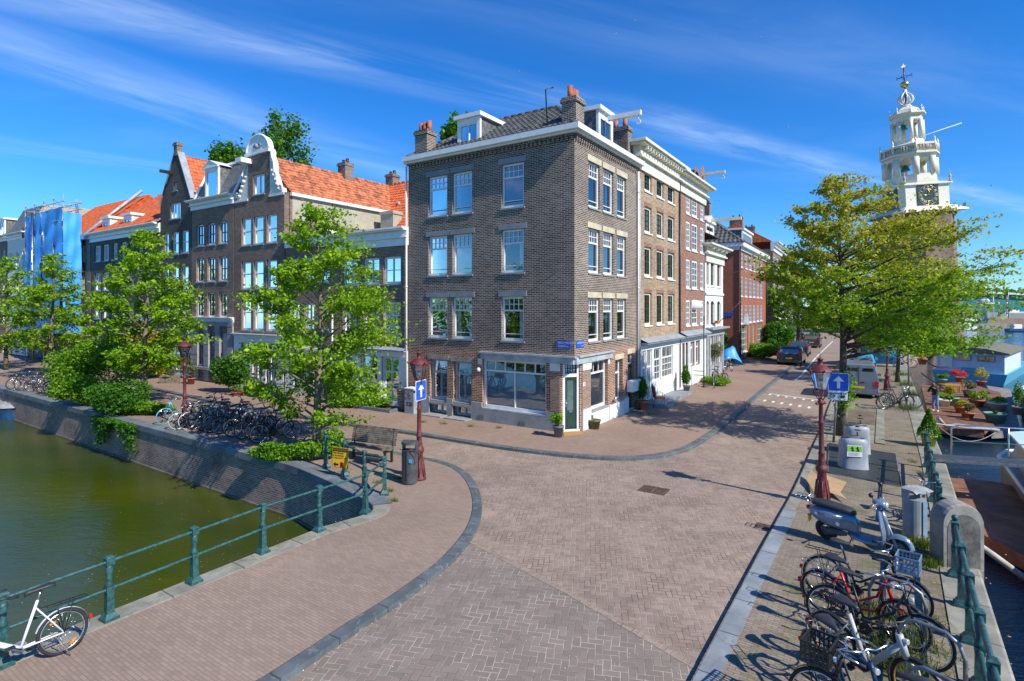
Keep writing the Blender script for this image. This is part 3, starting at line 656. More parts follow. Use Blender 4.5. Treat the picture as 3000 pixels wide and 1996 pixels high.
# piers of paler, redder brick, stone blocks, plinth and fascia
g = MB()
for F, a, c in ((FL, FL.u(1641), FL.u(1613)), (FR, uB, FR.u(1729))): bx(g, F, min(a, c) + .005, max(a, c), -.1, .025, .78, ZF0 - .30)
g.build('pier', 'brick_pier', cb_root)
g = MB()
for F, a, c in ((FL, FL.u(1641), FL.u(1613)), (FR, uB, FR.u(1729))): bx(g, F, min(a, c), max(a, c) + .01, -.1, .06, ZF0 - .30, ZF0 - .003)
bx(g, FL, us1 + .01, us1 + .22, -.1, .03, ZF0 - .25, ZF0 - .003); bx(g, FR, ug1 + .01, ug1 + .2, -.1, .03, ZF0 - .25, ZF0 - .003)
g.build('corbel_stone', 'plaster_white', cb_root)
g = MB()
u_seq = [uA, us0, us1] + [x for h in sorted(hl['g']) for x in h[:2]] + [UL]
def plinth_spans(mb, F, spans, h, proud=.05):
    for a, c, hh in spans: bx(mb, F, a, c, -.12, proud, 0, hh)
gg = sorted(hl['g'])
zt0 = gg[0][2] - .1
plinth_spans(g, FL, [(uA + .01, us0, .74), (us0, us1, zs0 - .08), (us1, gg[0][0], .78), (gg[0][1], gg[1][0], .78), (gg[1][1], UL, .78)], 0)
for h in gg: bx(g, FL, h[0] - .0, h[1] + .0, -.12, .06, h[2] - .165, h[2] - .075); bx(g, FL, h[0] - .05, h[1] + .05, .0, .55, -.02, .05)
g.build('plinth', 'plinth', cb_root)
g = MB(); plinth_spans(g, FR, [(uB + .01, FR.u(1729), .82), (FR.u(1729), ug1 + .05, zg0 - .08), (ug1 + .10, hl['r2'][0][1] + .1, hl['r2'][0][2] - .08), (hl['r2'][0][1] + .12, hl['r2'][1][0], .7)], 0, .06)
g.build('plinth', 'plaster_white', cb_root)
g = MB(); z = .35
for u in (us0 + .9, us0 + 3.0): bx(g, FL, u, u + .28, .05, .07, .12, .26)
for u in (1.35,): bx(g, FR, u, u + .16, .06, .08, .3, .5)
g.build('air_vent', 'steel', cb_root)
g = MB(); ufe = us1 + .02
bx(g, FL, -.0, ufe, .0, .10, ZF0, ZF1 - .07); bx(g, FL, -.10, ufe + .06, .0, .17, ZF1 - .07, ZF1)
ufr = FR.u(1790); bx(g, FR, 0.101, ufr, .0, .10, ZF0, ZF1 - .071); bx(g, FR, .171, ufr + .06, .0, .17, ZF1 - .069, ZF1 + .001)
bx(g, FR, -.0, .1, -.0, .0999, ZF0, ZF1 - .07)
fas = g.build('fascia', 'zinc', cb_root)
lintels(cb_root, FL, hl['l'], .22, 'bluestone', .03, .13); lintels(cb_root, FL, hl['g'], .2, 'concrete', .03, .12)
lintels(cb_root, FR, hl['r'], .24, 'sandstone', .03, .12); lintels(cb_root, FR, hl['r2'], .24, 'sandstone', .03, .1)
# side door
h = dr_side; g = MB(); bx(g, FR, h[0] + .01, h[1] - .01, -.22, -.16, .12, 2.15); o = g.build('door', 'dark_green_paint', cb_root)
g = MB(); g.face([FR(h[0] + .12, -.155, .9), FR(h[1] - .12, -.155, .9), FR(h[1] - .12, -.155, 2.0), FR(h[0] + .12, -.155, 2.0)]); g.build('pane', 'glass_dark', o)
window(cb_root, FR, h[0] + .01, h[1] - .01, 2.16, h[3] - .01, cols=1, rows=1, rec=.15, sill=None, fw=.06)
g = MB(); u = h[1] + .02; bx(g, FR, h[0] - .18, h[1] + .1, .03, .32, .95, 1.45); g.build('letterbox', 'sign_white', cb_root)
# cornice and corbel course
g = MB(); o_ = .34
def eave(mb, z0, z1, o):
    A = FL(UL + .12, o, 0); B = Vector(C0 + (0,)) + FL.n * o + FR.n * o; Cc = FR(UR + .1, o, 0); A2 = FL(UL + .12, -.3, 0); C2 = FR(UR + .1, -.3, 0); B2 = Vector(C0 + (0,)) - FL.n * .3 - FR.n * .3
    mb.prism([A, B, B2, A2], z0, z1); mb.prism([B, Cc, C2, B2], z0, z1)
eave(g, ZT + .06, ZT + .27, o_); eave(g, ZT - .03, ZT + .058, .2); g.build('cornice', 'white_paint', cb_root)
g = MB()
for F, L in ((FL, UL), (FR, UR)):
    n = int(L / .2)
    for i in range(n): u = .05 + i * .2; bx(g, F, u, u + .1, .0, .09, ZT - .26, ZT - .10)
    bx(g, F, 0, L, .0, .12, ZT - .10, ZT - .031)
g.build('corbel_course', 'brick_dark', cb_root)
downpipe(cb_root, FL, UL + .06, .1, ZT - .1); downpipe(cb_root, FR, UR - .08, .1, ZT - .2)
downpipe(cb_root, FR, UR + .10, .1, ZT - .5, m='zinc')
# roof
ER = Vector(C0 + (0,)); ze, zr = ZT + .27, 14.0
def rp(a, c, z): p = ER + FL.d * a + FR.d * c; return Vector((p.x, p.y, z))
r0, r1 = rp(2.6, 3.3, zr), rp(UL - 2.4, 3.3, zr); e = [rp(-.1, -.1, ze), rp(UL, -.1, ze), rp(UL, UR, ze), rp(-.1, UR, ze)]
g = MB(); tiles(g, [e[0], e[1], r1, r0]); tiles(g, [e[3], e[0], r0]); tiles(g, [e[1], e[2], r1]); tiles(g, [e[2], e[3], r0, r1])
ridge(g, r0, r1); ridge(g, e[0], r0); ridge(g, e[1], r1); ridge(g, e[3], r0); ridge(g, e[2], r1)
rf = g.build('roof', 'tile_dark', cb_root)
pc = rp(UL - .65, .45, 0); chimney(cb_root, pc, .75, .6, ze - .1, FL.z(1235, 387, -.4), pots=3)
pc = rp(.42, .7, 0); chimney(cb_root, pc, .72, .62, ze - .1, FL.z(1680, 285, -.5), pots=3, rot=(FR.d.x, FR.d.y))
pc = rp(1.2, UR - .35, 0); chimney(cb_root, pc, 1.9, .5, ze - .1, 13.5, pots=4)
lucarne(cb_root, FL, FL.u(1406, -.5), FL.u(1340, -.5), ze - .1, FL.z(1370, 345, -.5), v=-.5, depth=3.4)
o = lucarne(cb_root, FR, FR.u(1754, -.35), FR.u(1796, -.35), ze - .1, FR.z(1760, 322, -.35), v=-.35, depth=2.6)
hoist(o, FR, FR.u(1776, -.3), FR.z(1776, 345, -.2), 1.5, v0=-.2)
g = MB(); q = FR(FR.u(1796, -.3), -.5, ze); g.tube([q, q + Vector((0, 0, .2)) + FR.n * .05, q + Vector((-.1, 0, 1.9))], .025, 6); g.build('tie_rod', 'black_metal', cb_root)
g = MB(); g.tube([rp(1.35, .3, ze), rp(1.45, .3, 13.6), rp(1.2, .5, 13.7)], .03, 6); g.build('vent_pipe', 'black_metal', cb_root)
# street name plates, house number
def plate(F, xa, xb, ya, yb, m, rim='sign_white'):
    u0, u1 = sorted((F.u(xa), F.u(xb))); z0, z1 = F.z((xa + xb) / 2, yb), F.z((xa + xb) / 2, ya); return u0, u1, z0, z1
u0, u1, z0, z1 = plate(FL, 1632, 1672, 998, 1012, 'sign_blue')
z0, z1 = 3.27, 3.55
g = MB(); bx(g, FL, u0, u1, .005, .03, z0, z1); pl = g.build('street_name_plate', 'sign_blue', cb_root)
fr = lambda x, y, z: FL(u1 - .05 - x, .03 + abs(y), z1 - .075 + z)
text_part('RECHTBOOMS', .115, fr, 'lettering', 'sign_white', pl, .002, 'LEFT', bold=.003)
fr = lambda x, y, z: FL(u1 - .05 - x, .03 + abs(y), z0 + .075 + z)
text_part('SLOOT', .115, fr, 'lettering', 'sign_white', pl, .002, 'LEFT', bold=.003)
fr = lambda x, y, z: FL(u0 + .24 - x, .03 + abs(y), z0 + .06 + z)
text_part('(CENTRUM)', .06, fr, 'lettering', 'sign_white', pl, .002, 'CENTER', bold=.001)
u0, u1 = .12, .75; g = MB(); bx(g, FR, u0, u1, .005, .03, z0 + .02, z1 - .0); pl = g.build('street_name_plate', 'sign_blue', cb_root)
fr = lambda x, y, z: FR(.43 + x, .03 + abs(y), z1 - .08 + z)
text_part('OUDESCHANS', .09, fr, 'lettering', 'sign_white', pl, .002, bold=.002)
fr = lambda x, y, z: FR(.62 + x, .03 + abs(y), z0 + .07 + z)
text_part('CENTRUM', .05, fr, 'lettering', 'sign_white', pl, .002)
uu = FR.u(1709); g = MB(); bx(g, FR, uu - .1, uu + .1, .025, .04, 1.75, 1.89); pl = g.build('house_number', 'sign_white', cb_root)
text_part('22', .12, lambda x, y, z: FR(uu + x, .041 + abs(y), 1.82 + z), 'lettering', 'ink_black', pl, .002, bold=.002)
g = MB(); p = FL(us1 + .15, .06, 2.1); g.lathe([(.07, 0), (.09, .1), (.05, .17)], p, 10); g.build('wall_lamp', 'white_paint', cb_root)
# dark rooms behind the windows: floors so that no one looks through the house
g = MB()
for z in (.05, 3.0, 5.85, 8.7, ZT - .3):
    g.face([rp(.25, .25, z), rp(UL - .2, .25, z), rp(UL - .2, UR - .2, z), rp(.25, UR - .2, z)])
g.face([rp(.3, 2.2, 0), rp(UL, 2.2, 0), rp(UL, 2.2, ZT), rp(.3, 2.2, ZT)]); g.face([rp(2.2, .3, 0), rp(2.2, UR, 0), rp(2.2, UR, ZT), rp(2.2, .3, ZT)])
g.build('floors', 'interior', cb_root)

# ---------------------------------------------------------------- left row along the canal
def zz(x, y, F=FL, v=0): return F.z(x, y, v)
# low brown house next to the corner building
ua, ub = UL + .02, FL.u(977)
h1 = house('canal_house', FL, ua, ub, 'low brown brick house with red door and tall shop windows, left of the corner building')
zt = zz(1190, 690); sc = [(1174, 1123), (1111, 1065), (1050, 1004)]
hs = wins(h1, FL, sc, [(1148, 752, 832, dict(tf=0, cols=2, rows=2)), (1148, 885, 999, dict(cols=4, rows=3))], glass='glass', fw=.09, mw=.04, curtain=None)
sw = [(1170.5, 1118.5), (1107.5, 1057)]
zb, zh = zz(1145, 1174), zz(1145, 1046)
for xa, xb in sw:
    u0, u1 = sorted((FL.u(xa), FL.u(xb))); hs.append((u0, u1, zb, zh)); window(h1, FL, u0 + .005, u1 - .005, zb + .005, zh - .005, cols=2, rows=3, glass='glass', rec=.1, fw=.07, mw=.05, name='shop_window', sill='white_paint')
u0, u1 = sorted((FL.u(1034), FL.u(1008.5))); zdt = zz(1021, 1081); hs.append((u0, u1, .1, zh))
b = MB(); wall_mesh(b, FL, [(ua, zt), (ub, zt)], hs, 8); b.build('wall', 'brick_brown', h1)
b = MB(); bx(b, FL, u0 + .01, u1 - .01, -.14, -.08, .1, zdt); bx(b, FL, u0 + .12, u1 - .12, -.08, -.06, .3, 1.0); bx(b, FL, u0 + .12, u1 - .12, -.08, -.06, 1.15, zdt - .15); o = b.build('door', 'red_door', h1)
b = MB(); b.ball(FL(u0 + .08, -.03, 1.1), .03); b.build('handle', 'black_metal', o)
w = window(h1, FL, u0 + .01, u1 - .01, zdt + .03, zh - .01, cols=1, rows=1, sill=None, rec=.08, glass='glass')
b = MB(); um, zm = (u0 + u1) / 2, (zdt + zh) / 2; rr = min(u1 - u0, zh - zdt) / 2 - .1
for s in (-1, 1):
    b.tube([FL(um + s * rr * math.sin(t) * .55, -.07, zm + rr * math.cos(t)) for t in [i * math.pi / 8 for i in range(9)]], .015, 6)
b.build('tracery', 'white_paint', w)
b = MB(); usx = sorted([FL.u(x) for p in sw for x in p] + [u0, u1])
edges = [ua + .02, usx[0]], [usx[1], usx[2]], [usx[3], usx[4]], [usx[5], ub - .03]
for a, c in edges: bx(b, FL, a, c, -.05, .05, zb - .1 if a < usx[3] else .3, zh + .01)
bx(b, FL, ua + .02, usx[3] + .0, -.05, .055, zb - .22, zb - .08)
b.build('shopfront_frame', 'white_paint', h1)
b = MB(); bx(b, FL, ua + .02, ub - .03, .0, .12, zh + .02, zh + .34); o = b.build('fascia', 'white_paint', h1)
b = MB(); b.face([FL(ua, .0, zh + .5), FL(ub, .0, zh + .5), FL(ub, .32, zh + .36), FL(ua, .32, zh + .36)]); bx(b, FL, ua, ub, .12, .3, zh + .30, zh + .345); b.build('canopy', 'lead', h1)
cornice(h1, FL, ua, ub, zz(1190, 666), .85, .45)
b = MB(); z = zz(1190, 668); b.face([FL(ua, .0, z), FL(ub, .0, z), FL(ub, -8, z + .3), FL(ua, -8, z + .3)]); b.build('roof', 'lead', h1)
downpipe(h1, FL, ub - .1, .3, zh + 2.2, v=.15)
b = MB(); b.tube([FL(u1 + .22, .1, 1.9), FL(u1 + .22, .2, 2.0), FL(u1 + .22, .25, 1.9)], .02, 6); b.lathe([(.02, 0), (.07, .03), (.05, .2), (.02, .22)], FL(u1 + .22, .25, 1.68), 8); b.build('wall_lamp', 'black_metal', h1)

# lower part between, mostly behind the big tree
ua, ub = FL.u(977) + .01, FL.u(837)
h2 = house('canal_house', FL, ua, ub, 'narrow brick house half hidden behind the big elm, left of the low red door house')
zt = zz(905, 700); hs = wins(h2, FL, [(965, 935), (920, 892), (878, 850)], [(905, 755, 830), (905, 890, 970)], fw=.08, glass='glass_dark', cols=2, rows=3)
zb, zh = .5, 2.5
dd0 = None
for i, (xa, xb) in enumerate(((967, 950), (935, 905), (893, 863))):
    u0, u1 = sorted((FL.u(xa), FL.u(xb)))
    if i == 0: dd0 = (u0, u1)
    hs.append((u0, u1, .12 if i == 0 else zb, zh))
    if i: window(h2, FL, u0 + .005, u1 - .005, zb + .005, zh - .005, cols=2, rows=2, name='shop_window')
b = MB(); wall_mesh(b, FL, [(ua, zt), (ub, zt)], hs, 8); b.build('wall', 'brick_brown', h2); shopfront(h2, FL, ua, ub, zh, hs[6:])
b = MB(); bx(b, FL, dd0[0] + .01, dd0[1] - .01, -.14, -.08, .12, 2.1); bx(b, FL, dd0[0] + .1, dd0[1] - .1, -.08, -.06, .3, .95); o = b.build('door', 'grey_paint', h2)
b = MB(); b.ball(FL(dd0[0] + .08, -.04, 1.05), .03); b.build('handle', 'chrome', o)
b = MB(); bx(b, FL, ua, ub, 0, .3, zh + .03, zh + .15); b.build('canopy', 'white_paint', h2); cornice(h2, FL, ua, ub, zt + .3, .7, .4)
b = MB(); b.face([FL(ua, .0, zt + .3), FL(ub, .0, zt + .3), FL(ub, -8, zt + .5), FL(ua, -8, zt + .5)]); b.build('roof', 'lead', h2)

# house behind with beige side and orange roof
v = -7.0; Fb = Frame((FL.o + FL.n * v)[:2], FL.d[:2], FL.n)
rb = empty('rear_house', Fb(5, 0, 0), 'beige plastered rear house with bright orange tiled roof showing above the low houses', 'house')
ua, ub = Fb.u(1200), Fb.u(880); ze2 = Fb.z(1128, 676)
b = MB(); wall_mesh(b, Fb, [(ua, ze2), (ub, ze2)], [], 7); b.build('wall', 'plaster_beige', rb)
Fr2 = Frame((FL.o + FL.n * (v - 3.6))[:2], FL.d[:2], FL.n); zr2 = Fr2.z(1090, 552)
A, B = Fb(ua, .25, ze2), Fb(ub, .25, ze2); Rr, Rl = Fr2(Fr2.u(1205), 0, zr2), Fr2(Fr2.u(985), 0, zr2)
b = MB(); tiles(b, [A, B, Rl, Rr]); Bb = Fb(ub, -7, ze2); tiles(b, [B, Bb, Rl]); b.face([A, Rr, Fb(ua, -7, ze2)]); tiles(b, [Fb(ua, -7, ze2), Bb, Rl, Rr]); ridge(b, Rl, Rr); ridge(b, B, Rl); rf = b.build('roof', 'tile_orange', rb)
b = MB(); bx(b, Fb, ua, ub, .15, .42, ze2 - .22, ze2 + .02); b.build('gutter', 'white_paint', rb)
chimney(rb, Fb(Fb.u(1143, .1), .0, 0), 1.15, .8, ze2 - 1.2, Fb.z(1140, 622), m='plaster_beige', pots=0)
b = MB()
for x, y in ((1064, 620), (1120, 640), (1165, 600), (1098, 600)):
    u = Fb.u(x, -1.5); p = Fb(u, -1.6, Fb.z(x, y, -1.6)); b.lathe([(.13, -.1), (.12, .12), (.06, .2)], p, 8)
b.build('roof_vent', 'lead', rf)

# tall house with the scrolled neck gable
ua, ub = FL.u(833), FL.u(687)
h3 = house('gable_house', FL, ua, ub, 'dark brick canal house with white scrolled neck gable and long orange roof')
ze3 = zz(830, 563); zn = zz(758, 452)
n0, n1 = FL.u(789), FL.u(727); 
c3 = [(811, 781), (771.5, 742.5), (735, 707.5)]
hs = wins(h3, FL, c3, [(795, 628, 712, dict(tf=.5)), (790, 762, 846, dict(tf=.45)), (790, 880, 970, dict(tf=.4))], cols=1, rows=1, fw=.085, glass='glass_dark')
hs += wins(h3, FL, [(774.5, 741)], [(758, 510, 570)], cols=2, rows=1, fw=.08)
for xa, xb in c3:
    u0, u1 = sorted((FL.u(xa), FL.u(xb))); hs.append((u0, u1, .4, 2.7)); window(h3, FL, u0 + .005, u1 - .005, .405, 2.695, cols=2, rows=3, name='shop_window')
prof = [(ua, ze3), (n0, ze3), (n0 + .002, zn), (n1 - .002, zn), (n1, ze3), (ub, ze3)]
b = MB(); wall_mesh(b, FL, prof, hs, 0.35, closed=True); b2 = MB(); 
b.face([FL(ua, -.3, 0), FL(ua, -15, 0), FL(ua, -15, ze3), FL(ua, -.3, ze3)]); b.face([FL(ub, -.3, 0), FL(ub, -15, 0), FL(ub, -15, ze3), FL(ub, -.3, ze3)])
b.build('wall', 'brick_brown', h3); shopfront(h3, FL, ua, ub, 2.95, hs[-3:])
b2.face([FL(ua - .02, -.5, ze3 - 1.5), FL(ua - .02, -9, ze3 - 1.5), FL(ua - .02, -9, ze3 - .05), FL(ua - .02, -.5, ze3 - .05)]); b2.build('side_wall', 'plaster_beige', h3)
um = (n0 + n1) / 2; hw = (n1 - n0) / 2 + .15
b = MB(); zr3 = zz(801, 468, v=-1)
for s, e in ((ua - .1, um), (ub + .1, um)): tiles(b, [FL(s, -.35, ze3), FL(s, -15, ze3), FL(e, -15, zr3), FL(e, -.35, zr3)])
b.face([FL(ua, -.33, ze3), FL(um, -.33, zr3), FL(ub, -.33, ze3)]); b.face([FL(ua, -15, ze3), FL(um, -15, zr3), FL(ub, -15, ze3)])
ridge(b, FL(um, -.35, zr3 + .03), FL(um, -15, zr3 + .03)); rf = b.build('roof', 'tile_weathered', h3)
b = MB(); bx(b, FL, ua - .22, ua + .0, -15, -.35, ze3 - .16, ze3 + .02); b.build('gutter', 'white_paint', h3)
b = MB()                                               # pediment with a round top
bx(b, FL, um - hw, um + hw, -.3, .16, zn - .02, zn + .14)
arc = [(um + (hw - .08) * math.cos(a), zn + .14 + (hw - .25) * math.sin(a)) for a in [math.pi * i / 14 for i in range(15)]]
b.prism([(u, z) for u, z in arc], -.25, .06, fr=lambda x, y, z: FL(x, z, y))
b.tube([FL(u, .06, z) for u, z in arc], .075, 6)
ped = b.build('pediment', 'white_paint', h3)
b = MB()
for s in (-1, 1): b.tube([FL(um + s * (.15 + .25 * math.cos(t) * (1 - t / 8)), .09, zn + .42 + .2 * math.sin(t) * (1 - t / 8)) for t in [i * .7 for i in range(10)]], .035, 5)
b.ball(FL(um, .1, zn + .45), .13); b.build('shell_ornament', 'plinth', ped)
for s, x in ((1, n0), (-1, n1)):
    b = MB(); H = zn - ze3; w_ = (n0 - ua)
    pts = [(x, ze3), (x - s * w_ * .86, ze3), (x - s * w_ * .84, ze3 + .28), (x - s * w_ * .62, ze3 + .38), (x - s * w_ * .52, ze3 + H * .3), (x - s * w_ * .33, ze3 + H * .5), (x - s * w_ * .30, ze3 + H * .72), (x - s * w_ * .14, ze3 + H * .9), (x - s * w_ * .16, zn), (x, zn)]
    b.prism(pts, -.3, -.02, fr=lambda a, c, z: FL(a, z, c))
    for (f, hz, r) in ((.78, .2, .22), (.40, .42, .2), (.2, .78, .15)):
        b.tube([FL(x - s * w_ * f + r * math.cos(t) * (1 - t / 9), .02, ze3 + (H * hz if hz > .25 else .25) + r * math.sin(t) * (1 - t / 9)) for t in [i * .7 for i in range(11)]], .06, 6)
    b.tube([FL(p[0] - s * .0, .0, p[1]) for p in pts[2:9]], .06, 6)
    bx(b, FL, min(x, x - s * w_), max(x, x - s * w_), -.3, .05, ze3 - .14, ze3 - .003)
    for k in range(5): b.ball(FL(x - s * w_ * (.65 - .11 * k), .0, ze3 + .25 + H * .11 * k), .11 + .02 * (k % 2), 8)
    b.build('scroll', 'plaster_white', h3)
b = MB(); bx(b, FL, n1 - .5, n1 + .1, 0, .75, zn - .5, zn - .22); b.build('hoist_beam', 'white_paint', h3)
chimney(rf, FL(um, -6.4, 0), .75, .7, zr3 - .5, FL.z(FL and 1000, 482, -6.4) , pots=2, potm='black_metal', pot_h=.3)
chimney(rf, FL(um, -10.8, 0), .75, .7, zr3 - .5, zr3 + 1.0, pots=2, potm='black_metal', pot_h=.3)
cornice(h3, FL, ua, ub, 3.25, .3, .25)

# mansard house
ua, ub = FL.u(685) , FL.u(562)
h4 = house('canal_house', FL, ua, ub, 'narrow brick canal house with slate mansard, arched dormer and grey stone lower front')
zt = zz(660, 592); c4 = [(665, 641), (630, 607.5), (597, 575)]
hs = wins(h4, FL, c4, [(653, 648, 714), (653, 751, 824), (653, 857, 930)], cols=2, rows=2, fw=.08, arch=.12, sash='bin_grey')
gh = [(0, 0)]
for xa, xb in ((650, 630), (612, 594), (585, 567)):
    u0, u1 = sorted((FL.u(xa), FL.u(xb)))
for xa, xb in ((632, 616), (600, 584)):
    u0, u1 = sorted((FL.u(xa), FL.u(xb))); z0, z1 = zz(610, 1070), zz(610, 970); hs.append((u0, u1, z0, z1, 'arch', .1)); window(h4, FL, u0 + .005, u1 - .005, z0 + .005, z1 - .005, cols=1, rows=1, tf=.4, tc=1, frame='zinc', glass='glass_dark', fw=.05)
    hs.append((u0 - .05, u1 + .05, .25, z0 - .45)); window(h4, FL, u0 - .045, u1 + .045, .255, z0 - .455, cols=2, rows=1, frame='grey_paint', sill=None)
u0, u1 = sorted((FL.u(670), FL.u(648))); hs.append((u0, u1, .3, zz(660, 975)))
b = MB(); bx(b, FL, u0, u1, -.15, -.08, .3, zz(660, 975)); b.build('door', 'grey_paint', h4)
b = MB(); wall_mesh(b, FL, [(ua, zt), (ub, zt)], hs, 9); b.build('wall', 'brick_brown', h4)
zg = zz(620, 945); b = MB()
us = sorted([x for h in hs[-6:] for x in h[:2]])
for (a, c) in ((ua, FL.u(671)), (FL.u(647), FL.u(633.5)), (FL.u(614.5), FL.u(601.5)), (FL.u(582.5), ub)):
    bx(b, FL, a, c, -.04, .09, .1, zg)
    for k in range(5): bx(b, FL, a - .0, c + .0, .09, .105, .3 + k * .72, .3 + k * .72 + .66)
bx(b, FL, ua, ub, -.04, .12, zg - .22, zg + .05); bx(b, FL, FL.u(647), ub, .0, .2, zz(610, 1070) - .3, zz(610, 1070) - .12)
b.build('stone_front', 'plinth', h4)
cornice(h4, FL, ua, ub, zg + .35, .3, .3); cornice(h4, FL, ua, ub, zz(660, 573), .6, .5)
z0 = zz(660, 573); z1 = z0 + 2.3; b = MB()
tl = [FL(ua + .1, -.1, z0), FL(ub - .1, -.1, z0), FL(ub - .1, -1.1, z1), FL(ua + .1, -1.1, z1)]
b.face(tl); b.face([FL(ua + .1, -.1, z0), FL(ua + .1, -1.1, z1), FL(ua + .1, -8.5, z1), FL(ua + .1, -9, z0)]); b.face([FL(ub - .1, -.1, z0), FL(ub - .1, -1.1, z1), FL(ub - .1, -8.5, z1), FL(ub - .1, -9, z0)]); b.build('mansard_roof', 'slate', h4)
b = MB(); bx(b, FL, ua, ub, -8.6, -1.0, z1, z1 + .14)
for u in (ua + .08, ub - .08): b.tube([FL(u, -.05, z0), FL(u, -1.08, z1)], .09, 6)
b.build('roof_trim', 'white_paint', h4)
lucarne(h4, FL, FL.u(646, -.3), FL.u(607, -.3), z0, z0 + 2.1, v=-.15, depth=1.2, kind=.4, cols=1)

# pointed gable house
ua, ub = FL.u(560.5), FL.u(470)
h5 = house('gable_house', FL, ua, ub, 'very dark brick house with steep pointed gable, tip chimney and tall glass shopfront')
zl, zp = zz(560, 588), zz(519, 452); um = FL.u(517)
hs = wins(h5, FL, [(552, 532), (523, 504), (494.5, 479)], [(540, 676, 742), (540, 780, 855), (540, 890, 955)], cols=1, rows=1, tf=.5, tc=1, fw=.085)
hs += wins(h5, FL, [(529, 498)], [(514, 594, 641)], cols=3, rows=1, fw=.07); hs += wins(h5, FL, [(519, 509)], [(514, 535, 559)], cols=1, rows=1, fw=.05)
gl = sorted((FL.u(535), FL.u(488))); zsh = zz(515, 985); hs.append((gl[0], gl[1], .2, zsh)); u0, u1 = sorted((FL.u(552), FL.u(540))); hs.append((u0, u1, .2, zsh))
window(h5, FL, gl[0] + .005, gl[1] - .005, .205, zsh - .005, cols=4, rows=3, fw=.1, mw=.06, tf=.4, tc=8, tr=2, glass='glass_dark', name='shop_window'); window(h5, FL, u0 + .005, u1 - .005, .205, zsh - .005, cols=1, rows=1, tf=.3, tc=2, name='door')
b = MB(); wall_mesh(b, FL, [(ua, zl), (um - .25, zp), (um + .25, zp), (ub, zl)], hs, .35); b.face([FL(ua, -.3, 0), FL(ua, -12, 0), FL(ua, -12, zl), FL(ua, -.3, zl)]); b.face([FL(ub, -.3, 0), FL(ub, -12, 0), FL(ub, -12, zl), FL(ub, -.3, zl)]); b.build('wall', 'brick_black', h5)
b = MB()
for s, e in ((ua - .05, um - .25), (ub + .05, um + .25)):
    a, c = FL(s, 0, zl), FL(e, 0, zp); dz = Vector((0, 0, .17))
    for v0, v1 in ((-.4, .06),): b.face([a + FL.n * v1, c + FL.n * v1, c + FL.n * v1 + dz, a + FL.n * v1 + dz]); b.face([a + FL.n * v1 + dz, c + FL.n * v1 + dz, c + FL.n * v0 + dz, a + FL.n * v0 + dz]); b.face([a + FL.n * v0, c + FL.n * v0, c + FL.n * v0 + dz, a + FL.n * v0 + dz])
b.build('coping', 'lead', h5)
chimney(h5, FL(um, -.1, 0), .45, .35, zp - .1, zp + .8, m='brick_dark')
b = MB()
for s in (ua, ub): tiles(b, [FL(s, -.4, zl), FL(s, -12, zl), FL(um, -12, zp), FL(um, -.4, zp)])
rf = b.build('roof', 'tile_orange', h5)
b = MB(); pA = lambda a, t: FL(ua + (um - ua) * t, -a, zl + (zp - zl) * t + .12); b.face([pA(2.2, .35), pA(4.6, .35), pA(4.6, .75), pA(2.2, .75)]); b.build('solar_panel', 'solar', rf)
hoist(h5, FL, FL.u(505), zz(505, 508), .8, m='black_metal', hook=False)
b = MB(); bx(b, FL, ua, ub, 0, .45, zsh + .25, zsh + .45); bx(b, FL, ua, ub, 0, .12, zsh + .02, zsh + .25); b.build('canopy', 'zinc', h5)

# long orange roof with two dormers
ua, ub = FL.u(469), FL.u(266)
h6 = house('canal_house', FL, ua, ub, 'dark brick double house with long orange tiled roof and two white dormers')
zt = zz(300, 694); hs = wins(h6, FL, [(445, 430), (420, 405), (392, 379), (370, 355), (344, 330), (318, 301), (294, 277)], [(300, 718, 766), (300, 799, 852), (300, 888, 935), (300, 980, 1060)], cols=2, rows=2, fw=.09)
b = MB(); wall_mesh(b, FL, [(ua, zt), (ub, zt)], hs, 10); b.build('wall', 'brick_black', h6)
cornice(h6, FL, ua, ub, zt + .35, .7, .5); F6 = Frame((FL.o - FL.n * 5)[:2], FL.d[:2], FL.n); ze6 = zt + .35; zr6 = F6.z(420, 585)
b = MB(); tiles(b, [FL(ua, .2, ze6), FL(ub, .2, ze6), FL(ub - .5, -5, zr6), FL(ua, -5, zr6)]); tiles(b, [FL(ua, -10, ze6), FL(ub, -10, ze6), FL(ub - .5, -5, zr6), FL(ua, -5, zr6)]); b.face([FL(ub, .2, ze6), FL(ub - .5, -5, zr6), FL(ub, -10, ze6)]); ridge(b, FL(ua, -5, zr6), FL(ub - .5, -5, zr6)); b.build('roof', 'tile_orange', h6)
b = MB(); b.face([FL(ua - .01, .2, ze6 - .5), FL(ua - .01, -5, zr6), FL(ua - .01, -10, ze6 - .5)]); b.build('side_gable', 'brick_brown', h6)
b = MB(); p, q = FL(ua, .25, ze6 + .05), FL(ua, -5, zr6 + .1); b.face([p, q, q - FL.d * .25 , p - FL.d * .25]); b.tube([p, q], .08, 4); b.build('verge_trim', 'lead', h6)
for xa, xb, yt, yb in ((386, 362, 630, 664), (322, 300, 640, 674)):
    lucarne(h6, FL, *sorted((FL.u(xb, -.5), FL.u(xa, -.5))), FL.z((xa + xb) / 2, yb, -.5) - .1, FL.z((xa + xb) / 2, yt, -.5), v=-.5, depth=2.4, side='white_paint')

